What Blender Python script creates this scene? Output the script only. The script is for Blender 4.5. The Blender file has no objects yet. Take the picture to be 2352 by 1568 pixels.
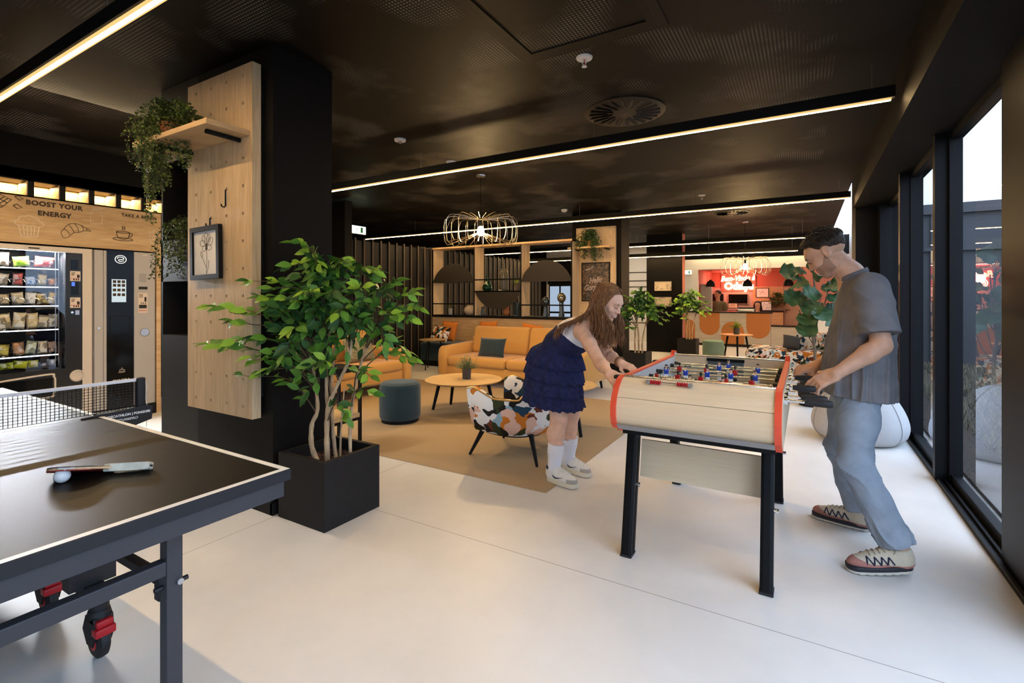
import bpy, bmesh, math, random
import numpy as np
from mathutils import Vector, Matrix, Euler
C = bpy.context.scene.collection
PI = math.pi
rnd = random.Random(7)

# ------------------------------------------------------------------ materials
def new_mat(name):
    m = bpy.data.materials.new(name); m.use_nodes = True
    nt = m.node_tree; b = nt.nodes['Principled BSDF']
    return m, nt, b

def mat(name, col, rough=.5, metal=0., noise=0., nscale=20., bump=0., bscale=60., emit=None, estr=0., spec=.5, sheen=0., stretch=None, coat=0., trans=0., ior=1.45, alpha=1.):
    m, nt, b = new_mat(name)
    L = nt.links.new
    b.inputs['Base Color'].default_value = (*col, 1); b.inputs['Roughness'].default_value = rough
    b.inputs['Metallic'].default_value = metal; b.inputs['Specular IOR Level'].default_value = spec
    b.inputs['Sheen Weight'].default_value = sheen; b.inputs['Coat Weight'].default_value = coat
    b.inputs['Transmission Weight'].default_value = trans; b.inputs['IOR'].default_value = ior; b.inputs['Alpha'].default_value = alpha
    if emit: b.inputs['Emission Color'].default_value = (*emit, 1); b.inputs['Emission Strength'].default_value = estr
    if noise or bump:
        tc = nt.nodes.new('ShaderNodeTexCoord'); src = tc.outputs['Object']
        if stretch:
            mp = nt.nodes.new('ShaderNodeMapping'); mp.inputs['Scale'].default_value = stretch; L(src, mp.inputs['Vector']); src = mp.outputs[0]
    if noise:
        n = nt.nodes.new('ShaderNodeTexNoise'); n.inputs['Scale'].default_value = nscale; n.inputs['Detail'].default_value = 4
        L(src, n.inputs['Vector'])
        r = nt.nodes.new('ShaderNodeValToRGB'); L(n.outputs['Fac'], r.inputs['Fac'])
        r.color_ramp.elements[0].position = .3; r.color_ramp.elements[1].position = .7
        r.color_ramp.elements[0].color = (*[c*(1-noise) for c in col], 1); r.color_ramp.elements[1].color = (*[min(1, c*(1+noise)) for c in col], 1)
        L(r.outputs['Color'], b.inputs['Base Color'])
    if bump:
        n2 = nt.nodes.new('ShaderNodeTexNoise'); n2.inputs['Scale'].default_value = bscale; n2.inputs['Detail'].default_value = 3
        L(src, n2.inputs['Vector'])
        bp = nt.nodes.new('ShaderNodeBump'); bp.inputs['Strength'].default_value = bump; bp.inputs['Distance'].default_value = .01
        L(n2.outputs['Fac'], bp.inputs['Height']); L(bp.outputs[0], b.inputs['Normal'])
    return m

def wood(name, c1, c2, scale=(14, 14, 1.1), rough=.5, fine=60):
    """straight-grained oak; the long axis of the grain is the one with the small scale"""
    m, nt, b = new_mat(name); L = nt.links.new
    tc = nt.nodes.new('ShaderNodeTexCoord'); mp = nt.nodes.new('ShaderNodeMapping'); mp.inputs['Scale'].default_value = scale
    L(tc.outputs['Object'], mp.inputs['Vector'])
    n = nt.nodes.new('ShaderNodeTexNoise'); n.inputs['Scale'].default_value = 1.3; n.inputs['Detail'].default_value = 6; n.inputs['Distortion'].default_value = 1.2
    L(mp.outputs[0], n.inputs['Vector'])
    mp2 = nt.nodes.new('ShaderNodeMapping'); mp2.inputs['Scale'].default_value = [s*8 for s in scale]; L(tc.outputs['Object'], mp2.inputs['Vector'])
    n2 = nt.nodes.new('ShaderNodeTexNoise'); n2.inputs['Scale'].default_value = 1.0; n2.inputs['Detail'].default_value = 3; L(mp2.outputs[0], n2.inputs['Vector'])
    mx = nt.nodes.new('ShaderNodeMath'); mx.operation = 'MULTIPLY_ADD'; mx.inputs[1].default_value = .45; L(n2.outputs['Fac'], mx.inputs[0]); 
    ml = nt.nodes.new('ShaderNodeMath'); ml.operation = 'MULTIPLY'; ml.inputs[1].default_value = .6; L(n.outputs['Fac'], ml.inputs[0]); L(ml.outputs[0], mx.inputs[2])
    r = nt.nodes.new('ShaderNodeValToRGB'); L(mx.outputs[0], r.inputs['Fac'])
    r.color_ramp.elements[0].position = .36; r.color_ramp.elements[1].position = .68
    r.color_ramp.elements[0].color = (*c1, 1); r.color_ramp.elements[1].color = (*c2, 1)
    L(r.outputs['Color'], b.inputs['Base Color']); b.inputs['Roughness'].default_value = rough; b.inputs['Specular IOR Level'].default_value = .3
    bp = nt.nodes.new('ShaderNodeBump'); bp.inputs['Strength'].default_value = .15; bp.inputs['Distance'].default_value = .002
    L(n2.outputs['Fac'], bp.inputs['Height']); L(bp.outputs[0], b.inputs['Normal'])
    return m

def emit_mat(name, col, strength):
    m = bpy.data.materials.new(name); m.use_nodes = True; nt = m.node_tree; nt.nodes.clear()
    e = nt.nodes.new('ShaderNodeEmission'); e.inputs[0].default_value = (*col, 1); e.inputs[1].default_value = strength
    o = nt.nodes.new('ShaderNodeOutputMaterial'); nt.links.new(e.outputs[0], o.inputs[0]); return m

def pattern_mat(name, scale=7.):
    """abstract patchwork print: white, black, orange, rust, olive, teal, pink shapes with dark eyes"""
    m, nt, b = new_mat(name); L = nt.links.new
    tc = nt.nodes.new('ShaderNodeTexCoord')
    n = nt.nodes.new('ShaderNodeTexNoise'); n.inputs['Scale'].default_value = scale*.8; n.inputs['Detail'].default_value = 1.5; L(tc.outputs['Object'], n.inputs['Vector'])
    mxv = nt.nodes.new('ShaderNodeMixRGB'); mxv.inputs['Fac'].default_value = .13; L(tc.outputs['Object'], mxv.inputs[1]); L(n.outputs['Color'], mxv.inputs[2])
    v = nt.nodes.new('ShaderNodeTexVoronoi'); v.inputs['Scale'].default_value = scale*1.7; v.inputs['Randomness'].default_value = 1; v.distance = 'MANHATTAN'
    L(mxv.outputs[0], v.inputs['Vector'])
    sp = nt.nodes.new('ShaderNodeSeparateColor'); L(v.outputs['Color'], sp.inputs[0])
    r = nt.nodes.new('ShaderNodeValToRGB'); r.color_ramp.interpolation = 'CONSTANT'
    cols = [(0, (.85, .82, .78)), (.24, (.016, .013, .010)), (.44, (.60, .19, .022)), (.56, (.035, .045, .016)), (.68, (.80, .76, .71)), (.78, (.018, .055, .10)), (.86, (.76, .48, .36)), (.92, (.15, .040, .020)), (.96, (.27, .42, .50))]
    e = r.color_ramp.elements
    e[0].position, e[0].color = 0, (*cols[0][1], 1); e[1].position, e[1].color = cols[1][0], (*cols[1][1], 1)
    for p, c in cols[2:]:
        x = e.new(p); x.color = (*c, 1)
    L(sp.outputs[0], r.inputs['Fac'])
    # small dark eyes in some of the shapes
    lt = nt.nodes.new('ShaderNodeMath'); lt.operation = 'LESS_THAN'; lt.inputs[1].default_value = .16; L(v.outputs['Distance'], lt.inputs[0])
    gt = nt.nodes.new('ShaderNodeMath'); gt.operation = 'GREATER_THAN'; gt.inputs[1].default_value = .55; L(sp.outputs[1], gt.inputs[0])
    mu = nt.nodes.new('ShaderNodeMath'); mu.operation = 'MULTIPLY'; L(lt.outputs[0], mu.inputs[0]); L(gt.outputs[0], mu.inputs[1])
    mc = nt.nodes.new('ShaderNodeMixRGB'); L(mu.outputs[0], mc.inputs[0]); L(r.outputs[0], mc.inputs[1]); mc.inputs[2].default_value = (.02, .016, .012, 1)
    L(mc.outputs[0], b.inputs['Base Color']); b.inputs['Roughness'].default_value = .85; b.inputs['Specular IOR Level'].default_value = .2
    return m

# ------------------------------------------------------------------ mesh builder
class MB:
    def __init__(s): s.bm = bmesh.new()
    def box(s, x0, x1, y0, y1, z0, z1, bev=0, seg=2, M=None):
        vs = [s.bm.verts.new((x, y, z)) for x in (x0, x1) for y in (y0, y1) for z in (z0, z1)]
        fs = [s.bm.faces.new([vs[i] for i in q]) for q in ((0, 1, 3, 2), (4, 6, 7, 5), (0, 4, 5, 1), (2, 3, 7, 6), (0, 2, 6, 4), (1, 5, 7, 3))]
        if bev:
            es = list({e for f in fs for e in f.edges})
            r = bmesh.ops.bevel(s.bm, geom=es, offset=bev, segments=seg, profile=.5, affect='EDGES')
            vs = list({v for f in r['faces'] for v in f.verts} | {v for v in vs if v.is_valid})
        if M is not None:
            for v in vs: v.co = M @ v.co
        return s
    def ring(s, c, ax, r, n, up=None, sq=1.):
        ax = Vector(ax).normalized(); u = Vector(up) if up else (Vector((0, 0, 1)) if abs(ax.z) < .9 else Vector((1, 0, 0)))
        u = (u - ax*u.dot(ax)).normalized(); w = ax.cross(u)
        return [s.bm.verts.new(Vector(c) + u*(r*math.cos(2*PI*i/n)) + w*(r*sq*math.sin(2*PI*i/n))) for i in range(n)]
    def skin(s, rings, cap0=True, cap1=True, closed=True):
        for a, b in zip(rings, rings[1:]):
            n = len(a)
            for i in range(n if closed else n-1):
                j = (i+1) % n
                s.bm.faces.new((a[i], a[j], b[j], b[i]))
        if closed and cap0 and len(rings[0]) > 2: s.bm.faces.new(list(reversed(rings[0])))
        if closed and cap1 and len(rings[-1]) > 2: s.bm.faces.new(rings[-1])
        return s
    def cyl(s, p0, p1, r0, r1=None, n=16, caps=True):
        r1 = r0 if r1 is None else r1; ax = Vector(p1)-Vector(p0)
        return s.skin([s.ring(p0, ax, r0, n), s.ring(p1, ax, r1, n)], caps, caps)
    def tube(s, pts, r, n=8, closed=False, caps=True):
        pts = [Vector(p) for p in pts]; R = []; N = len(pts); up = None
        rs = r if isinstance(r, (list, tuple)) else [r]*N
        for i in range(N):
            if closed: t = pts[(i+1) % N]-pts[i-1]
            else: t = pts[min(i+1, N-1)]-pts[max(i-1, 0)]
            if t.length < 1e-9: t = Vector((0, 0, 1))
            t.normalize()
            if up is None: up = Vector((0, 0, 1)) if abs(t.z) < .9 else Vector((1, 0, 0))
            up = (up - t*up.dot(t))
            if up.length < 1e-6: up = Vector((1, 0, 0)) - t*t.x
            up.normalize(); w = t.cross(up)
            R.append([s.bm.verts.new(pts[i] + up*(rs[i]*math.cos(2*PI*k/n)) + w*(rs[i]*math.sin(2*PI*k/n))) for k in range(n)])
        if closed: R.append(R[0])
        return s.skin(R, caps and not closed, caps and not closed)
    def lathe(s, prof, n=24, c=(0, 0, 0), axis='Z', capb=True, capt=True):
        R = []
        for r, h in prof:
            ring = []
            for i in range(n):
                a = 2*PI*i/n
                p = (r*math.cos(a), r*math.sin(a), h)
                if axis == 'X': p = (h, r*math.cos(a), r*math.sin(a))
                if axis == 'Y': p = (r*math.sin(a), h, r*math.cos(a))
                ring.append(s.bm.verts.new(Vector(p)+Vector(c)))
            R.append(ring)
        return s.skin(R, capb, capt)
    def prism(s, poly, axis, d0, d1, bev=0):
        """poly in the plane across axis: X -> (y,z), Y -> (x,z), Z -> (x,y)"""
        f = {'X': lambda p, d: (d, p[0], p[1]), 'Y': lambda p, d: (p[0], d, p[1]), 'Z': lambda p, d: (p[0], p[1], d)}[axis]
        a = [s.bm.verts.new(f(p, d0)) for p in poly]; b = [s.bm.verts.new(f(p, d1)) for p in poly]
        n = len(poly); fs = [s.bm.faces.new(list(reversed(a))), s.bm.faces.new(b)]
        for i in range(n): fs.append(s.bm.faces.new((a[i], a[(i+1) % n], b[(i+1) % n], b[i])))
        if bev: bmesh.ops.bevel(s.bm, geom=list(fs[0].edges)+list(fs[1].edges), offset=bev, segments=2, profile=.5, affect='EDGES')
        return s
    def quad(s, *p):
        s.bm.faces.new([s.bm.verts.new(q) for q in p]); return s
    def build(s, name, m, parent=None, smooth=True, loc=None, ang=35, recalc=True):
        if recalc: bmesh.ops.recalc_face_normals(s.bm, faces=s.bm.faces)
        me = bpy.data.meshes.new(name); s.bm.to_mesh(me); s.bm.free()
        return link(name, me, m, parent, smooth, loc, ang)

def link(name, me, m, parent=None, smooth=True, loc=None, ang=35):
    if m is not None:
        for x in (m if isinstance(m, (list, tuple)) else [m]): me.materials.append(x)
    if smooth and len(me.polygons):
        me.shade_smooth()
        if ang is not None: me.set_sharp_from_angle(angle=math.radians(ang))
    o = bpy.data.objects.new(name, me); C.objects.link(o)
    if parent is not None: o.parent = parent
    if loc is not None: o.location = loc
    return o

def tag(o, label=None, cat=None, group=None, kind=None):
    if label: o['label'] = label
    if cat: o['category'] = cat
    if group: o['group'] = group
    if kind: o['kind'] = kind
    return o
def thing(name, label, cat, loc=(0, 0, 0), rotz=0., group=None):
    o = bpy.data.objects.new(name, None); C.objects.link(o); o.empty_display_size = .1
    o.location = loc; o.rotation_euler = (0, 0, rotz); return tag(o, label, cat, group)
def struct(o): o['kind'] = 'structure'; return o
def rebase(o, loc):
    """put a top-level mesh's origin at its base without moving it"""
    v = Vector(loc); o.data.transform(Matrix.Translation(-v)); o.location = v; return o
def dup(root, loc, rotz=None, label=None, group=None, only=None):
    r = root.copy(); C.objects.link(r); r.location = loc
    if rotz is not None: r.rotation_euler = (0, 0, rotz)
    if label: r['label'] = label
    if group: r['group'] = group
    for ch in list(root.children):
        c = ch.copy(); C.objects.link(c); c.parent = r
        for g in list(ch.children):
            d = g.copy(); C.objects.link(d); d.parent = c
    return r

def text_mesh(name, txt, size, m, M, parent=None, depth=.001, outline=0., shear=0., align='CENTER', spacing=1., bold=0., wscale=1.):
    cu = bpy.data.curves.new(name, 'FONT'); cu.body = txt; cu.size = size; cu.align_x = align; cu.align_y = 'CENTER'
    cu.shear = shear; cu.space_character = spacing; cu.offset = bold; cu.resolution_u = 4
    if outline: cu.fill_mode = 'NONE'; cu.bevel_depth = outline; cu.bevel_resolution = 1
    else: cu.extrude = depth
    o = bpy.data.objects.new(name, cu); C.objects.link(o)
    dg = bpy.context.evaluated_depsgraph_get(); me = bpy.data.meshes.new_from_object(o.evaluated_get(dg)); me.name = name
    bpy.data.objects.remove(o)
    me.transform(M @ Matrix.Diagonal((wscale, 1, 1, 1)))
    return link(name, me, m, parent, smooth=False)

def plane_M(o, u, v):
    """matrix taking (x,y,z) of a flat drawing to o + x*u + y*v + z*(u cross v)"""
    u, v = Vector(u), Vector(v); w = u.cross(v)
    return Matrix(((u.x, v.x, w.x, o[0]), (u.y, v.y, w.y, o[1]), (u.z, v.z, w.z, o[2]), (0, 0, 0, 1)))

def smooth_pts(pts, n=4, closed=False):
    """Catmull-Rom"""
    P = [np.array(p, float) for p in pts]; N = len(P); out = []
    for i in range(N if closed else N-1):
        if closed: a, b, c, d = P[i-1], P[i], P[(i+1) % N], P[(i+2) % N]
        else: a, b, c, d = P[max(i-1, 0)], P[i], P[i+1], P[min(i+2, N-1)]
        for k in range(n):
            t = k/n
            out.append(.5*((2*b)+(c-a)*t+(2*a-5*b+4*c-d)*t*t+(3*b-a-3*c+d)*t**3))
    if not closed: out.append(P[-1])
    return [tuple(p) for p in out]

def strokes(mb, lines, M, w, smooth=3, n=6):
    for ln in lines:
        closed = ln[0] == 'c'; pts = ln[1:] if closed else ln
        pts = smooth_pts([(p[0], p[1], 0) for p in pts], smooth, closed) if smooth else [(p[0], p[1], 0) for p in pts]
        mb.tube([M @ Vector(p) for p in pts], w, n, closed)

# ------------------------------------------------------------------ implicit surfaces
def smin(a, b, k):
    h = np.clip(.5+.5*(b-a)/k, 0, 1); return b+(a-b)*h-k*h*(1-h)
def smax(a, b, k): return -smin(-a, -b, k)
def cap(p, a, b, ra, rb=None):
    rb = ra if rb is None else rb; a = np.array(a, np.float32); b = np.array(b, np.float32); ba = b-a
    t = np.clip(((p-a) @ ba)/max(1e-9, float(ba @ ba)), 0, 1)
    return np.linalg.norm(p-a-t[:, None]*ba, axis=1)-(ra+(rb-ra)*t)
def ell(p, c, r, R=None):
    q = p-np.array(c, np.float32)
    if R is not None: q = q @ R
    r = np.array(r, np.float32)
    k0 = np.linalg.norm(q/r, axis=1); k1 = np.linalg.norm(q/(r*r), axis=1)
    return np.where(k1 > 1e-9, k0*(k0-1)/np.maximum(k1, 1e-9), -r.min())
def rbox(p, c, h, rad, R=None):
    q = p-np.array(c, np.float32)
    if R is not None: q = q @ R
    d = np.abs(q)-np.array(h, np.float32)+rad
    return np.linalg.norm(np.maximum(d, 0), axis=1)+np.minimum(d.max(axis=1), 0)-rad
def chain(p, pts, rs, k=.02):
    d = None
    for i in range(len(pts)-1):
        c = cap(p, pts[i], pts[i+1], rs[i], rs[i+1]); d = c if d is None else smin(d, c, k)
    return d
def wob(p, f, s=0.):
    return (np.sin(p[:, 0]*f+1.3*np.sin(p[:, 1]*f*.7+s)+s)*np.sin(p[:, 1]*f*1.1+1.7*np.sin(p[:, 2]*f*.6)+2*s)+np.sin(p[:, 2]*f*.9+1.5*np.sin(p[:, 0]*f*.8+s)))*.5
def rotm(rx=0, ry=0, rz=0):
    return np.array(Euler((rx, ry, rz)).to_matrix(), np.float32)

def sdf_mesh(fn, lo, hi, res, blk=8):
    lo = np.array(lo, np.float32); n = np.ceil((np.array(hi)-lo)/res/blk).astype(int)
    N = n*blk
    # coarse pass: keep the blocks the surface may cross
    ci = np.stack(np.meshgrid(*[np.arange(k) for k in n], indexing='ij'), -1).reshape(-1, 3)
    cc = lo+(ci*blk+blk/2)*res
    d = fn(cc.astype(np.float32)); keep = np.abs(d) < res*blk*1.45
    F = np.repeat(np.repeat(np.repeat(d.reshape(n).astype(np.float32), blk, 0), blk, 1), blk, 2)
    off = np.stack(np.meshgrid(*[np.arange(blk)]*3, indexing='ij'), -1).reshape(-1, 3)
    kb = ci[keep]
    for s in range(0, len(kb), 400):
        idx = (kb[s:s+400, None, :]*blk+off[None]).reshape(-1, 3)
        F[idx[:, 0], idx[:, 1], idx[:, 2]] = fn((lo+idx*res).astype(np.float32))
    S = F < 0
    # surface nets
    c8 = [S[a:N[0]-1+a, b:N[1]-1+b, c:N[2]-1+c] for a in (0, 1) for b in (0, 1) for c in (0, 1)]
    anyv = c8[0].copy(); allv = c8[0].copy()
    for c in c8[1:]: anyv |= c; allv &= c
    cell = np.argwhere(anyv & ~allv)
    vid = -np.ones(N-1, np.int64); vid[tuple(cell.T)] = np.arange(len(cell))
    acc = np.zeros((len(cell), 3)); cnt = np.zeros(len(cell))
    corners = [(a, b, c) for a in (0, 1) for b in (0, 1) for c in (0, 1)]
    val = {q: F[cell[:, 0]+q[0], cell[:, 1]+q[1], cell[:, 2]+q[2]] for q in corners}
    for q in corners:
        for ax in range(3):
            if q[ax] == 0:
                q2 = list(q); q2[ax] = 1; q2 = tuple(q2)
                a, b = val[q], val[q2]; m = (a < 0) != (b < 0)
                t = a/np.where(np.abs(a-b) < 1e-12, 1, a-b)
                pt = np.tile(np.array(q, float), (len(cell), 1)); pt[:, ax] = t
                acc[m] += pt[m]; cnt[m] += 1
    V = lo+(cell+acc/np.maximum(cnt, 1)[:, None])*res
    faces = []
    for ax in range(3):
        sl0 = [slice(1, N[k]-1) for k in range(3)]; sl1 = list(sl0); sl0[ax] = slice(0, N[ax]-1); sl1[ax] = slice(1, N[ax])
        A, B = S[tuple(sl0)], S[tuple(sl1)]
        e = np.argwhere(A != B); 
        if not len(e): continue
        inside = A[tuple(e.T)]
        g = e+1; g[:, ax] -= 1
        u, v = (ax+1) % 3, (ax+2) % 3
        def at(du, dv):
            h = g.copy(); h[:, u] += du; h[:, v] += dv
            ok = np.clip(h, 0, np.array(vid.shape)-1); return vid[ok[:, 0], ok[:, 1], ok[:, 2]]
        q = np.stack([at(-1, -1), at(0, -1), at(0, 0), at(-1, 0)], 1)
        q[~inside] = q[~inside][:, ::-1]
        faces.append(q[(q >= 0).all(1)])
    Q = np.concatenate(faces)
    return V, Q

def np_mesh(name, V, Q):
    me = bpy.data.meshes.new(name)
    me.vertices.add(len(V)); me.vertices.foreach_set('co', np.asarray(V, np.float32).ravel())
    k = Q.shape[1]
    me.loops.add(Q.size); me.loops.foreach_set('vertex_index', np.asarray(Q, np.int32).ravel())
    me.polygons.add(len(Q)); me.polygons.foreach_set('loop_start', np.arange(0, Q.size, k, dtype=np.int32))
    try: me.polygons.foreach_set('loop_total', np.full(len(Q), k, np.int32))
    except Exception: pass
    me.update(calc_edges=True); me.validate()
    return me

def sdf_obj(name, fn, lo, hi, res, m, parent=None, loc=None):
    V, Q = sdf_mesh(fn, lo, hi, res)
    return link(name, np_mesh(name, V, Q), m, parent, True, loc, None)

def cushion(name, w, h, t, m, parent=None, M=None, n=14, pinch=.06):
    """a pillow: w by h, t thick, corners drawn out, lying in its local xz plane and facing -y"""
    mb = MB(); R = []
    g = {}
    for sgn in (-1, 1):
        for i in range(n+1):
            for j in range(n+1):
                u, v = -1+2*i/n, -1+2*j/n
                edge = (1-abs(u)**2.6)*(1-abs(v)**2.6)
                y = sgn*t/2*max(0., edge)**.42
                k = 1-pinch*(1-abs(u)**2)*abs(v)**2; k2 = 1-pinch*(1-abs(v)**2)*abs(u)**2
                key = (sgn if 0 < i < n and 0 < j < n else 0, i, j)
                if key not in g:
                    p = Vector((u*w/2*k2, y, v*h/2*k))
                    g[key] = mb.bm.verts.new(M @ p if M is not None else p)
    def G(s, i, j): return g[(s if 0 < i < n and 0 < j < n else 0, i, j)]
    for s in (-1, 1):
        for i in range(n):
            for j in range(n):
                q = [G(s, i, j), G(s, i+1, j), G(s, i+1, j+1), G(s, i, j+1)]
                if s > 0: q.reverse()
                try: mb.bm.faces.new(q)
                except ValueError: pass
    return mb.build(name, m, parent, True, None, 80)
M_black = mat('black_paint', (.0050, .0045, .0042), .6, spec=.25, noise=.12, nscale=3)
M_blackwall = mat('black_wall_paint', (.0034, .0029, .0026), .65, spec=.2, noise=.1, nscale=2)
M_frame = mat('black_aluminium', (.0028, .0031, .0042), .5, metal=.0, spec=.2)
M_metal = mat('black_powder_coat', (.0055, .0052, .0052), .5, bump=.05, bscale=300, spec=.18)
M_chrome = mat('chrome', (.85, .85, .87), .14, metal=1.)
M_steel = mat('brushed_steel', (.55, .55, .56), .3, metal=1.)
M_white = mat('white_plastic', (.80, .79, .77), .4)
M_whitewall = mat('white_wall_paint', (.74, .72, .70), .8, bump=.05, bscale=200)
M_oak_v = wood('oak_veneer_upright_grain', (.50, .345, .19), (.71, .53, .325), (13, 13, .9))
M_oak_h = wood('oak_veneer_level_grain', (.46, .295, .145), (.64, .45, .25), (1.0, 1.0, 11))
M_oak_x = wood('oak_table_top', (.50, .32, .14), (.66, .45, .22), (1.2, 11, 11), .4)
M_ash = wood('pale_ash_laminate', (.66, .495, .31), (.74, .575, .38), (.7, .7, 18), .35)
M_ashgrey = wood('grey_washed_laminate', (.40, .345, .29), (.54, .48, .41), (.6, .6, 14), .5)
M_mustard = mat('mustard_fabric', (.56, .295, .080), .95, noise=.10, nscale=260, bump=.12, bscale=350, sheen=.25, spec=.15)
M_orange = mat('orange_fabric', (.62, .20, .034), .9, noise=.22, nscale=150, bump=.2, bscale=220, spec=.15)
M_teal = mat('teal_fabric', (.027, .050, .058), .95, noise=.2, nscale=300, bump=.12, bscale=400, sheen=.2, spec=.15)
M_tealdk = mat('dark_teal_velvet', (.020, .036, .045), .8, noise=.15, nscale=90, sheen=.35, spec=.2)
M_sage = mat('sage_fabric', (.17, .25, .195), .95, noise=.12, nscale=300, bump=.1, bscale=400, spec=.15)
M_pattern = pattern_mat('patterned_fabric', 7.2)
M_patternS = pattern_mat('patterned_cushion_fabric', 12.)
M_charcoal = mat('charcoal_planter', (.0115, .0108, .0112), .65, spec=.3, noise=.15, nscale=60, bump=.08, bscale=120)
M_bark = mat('bark_chips', (.085, .040, .024), .9, noise=.5, nscale=45)
M_trunk = mat('pale_bark', (.47, .33, .19), .85, noise=.35, nscale=28, bump=.5, bscale=60, stretch=(1, 1, .35))
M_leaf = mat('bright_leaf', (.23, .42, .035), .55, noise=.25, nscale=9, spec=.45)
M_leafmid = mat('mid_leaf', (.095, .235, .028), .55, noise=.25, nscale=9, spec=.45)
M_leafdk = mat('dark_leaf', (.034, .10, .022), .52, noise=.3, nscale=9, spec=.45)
M_ivy = mat('ivy_leaf', (.090, .14, .018), .5, noise=.35, nscale=30)
M_ivydk = mat('ivy_leaf_dark', (.035, .060, .012), .5, noise=.3, nscale=30)
M_terracotta = mat('terracotta', (.42, .15, .05), .7)
M_red = mat('red_edge_band', (.72, .075, .030), .4)
M_greyplastic = mat('grey_plastic', (.30, .29, .28), .5)
M_glassy = mat('dark_screen_glass', (.004, .0045, .005), .08, spec=.2)
M_red2 = mat('red_plastic', (.45, .012, .018), .35)
M_rubber = mat('black_rubber', (.010, .010, .011), .6)
M_paper = mat('white_paper', (.86, .84, .81), .8)
M_ink = mat('black_ink', (.012, .010, .009), .7)
M_inkbrown = mat('brown_ink', (.05, .028, .014), .7)
M_inkwhite = mat('white_print', (.78, .70, .58), .6)
# ------------------------------------------------------------------ floor and ceiling
H_C = 2.83
def floor_mat():
    m, nt, b = new_mat('pale_resin_floor_tiles'); L = nt.links.new
    tc = nt.nodes.new('ShaderNodeTexCoord'); sp = nt.nodes.new('ShaderNodeSeparateXYZ'); L(tc.outputs['Object'], sp.inputs[0])
    def joint(out, off, pitch, w):
        a = nt.nodes.new('ShaderNodeMath'); a.operation = 'SUBTRACT'; a.inputs[1].default_value = off-pitch/2; L(out, a.inputs[0])
        f = nt.nodes.new('ShaderNodeMath'); f.operation = 'FLOORED_MODULO'; f.inputs[1].default_value = pitch; L(a.outputs[0], f.inputs[0])
        d = nt.nodes.new('ShaderNodeMath'); d.operation = 'SUBTRACT'; d.inputs[1].default_value = pitch/2; L(f.outputs[0], d.inputs[0])
        ab = nt.nodes.new('ShaderNodeMath'); ab.operation = 'ABSOLUTE'; L(d.outputs[0], ab.inputs[0])
        l = nt.nodes.new('ShaderNodeMath'); l.operation = 'LESS_THAN'; l.inputs[1].default_value = w; L(ab.outputs[0], l.inputs[0]); return l.outputs[0]
    j1 = joint(sp.outputs['Y'], 2.18, 3.2, .0016); j2 = joint(sp.outputs['X'], -2.715, 7.5, .0016)
    mx = nt.nodes.new('ShaderNodeMath'); mx.operation = 'MAXIMUM'; L(j1, mx.inputs[0]); L(j2, mx.inputs[1])
    n = nt.nodes.new('ShaderNodeTexNoise'); n.inputs['Scale'].default_value = 1.6; n.inputs['Detail'].default_value = 7; n.inputs['Roughness'].default_value = .6
    L(tc.outputs['Object'], n.inputs['Vector'])
    r = nt.nodes.new('ShaderNodeValToRGB'); r.color_ramp.elements[0].color = (.66, .635, .605, 1); r.color_ramp.elements[1].color = (.735, .71, .68, 1)
    r.color_ramp.elements[0].position = .35; r.color_ramp.elements[1].position = .65; L(n.outputs['Fac'], r.inputs['Fac'])
    mc = nt.nodes.new('ShaderNodeMixRGB'); L(mx.outputs[0], mc.inputs[0]); L(r.outputs[0], mc.inputs[1]); mc.inputs[2].default_value = (.20, .18, .16, 1)
    L(mc.outputs[0], b.inputs['Base Color']); b.inputs['Roughness'].default_value = .42; b.inputs['Specular IOR Level'].default_value = .35
    return m
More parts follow.
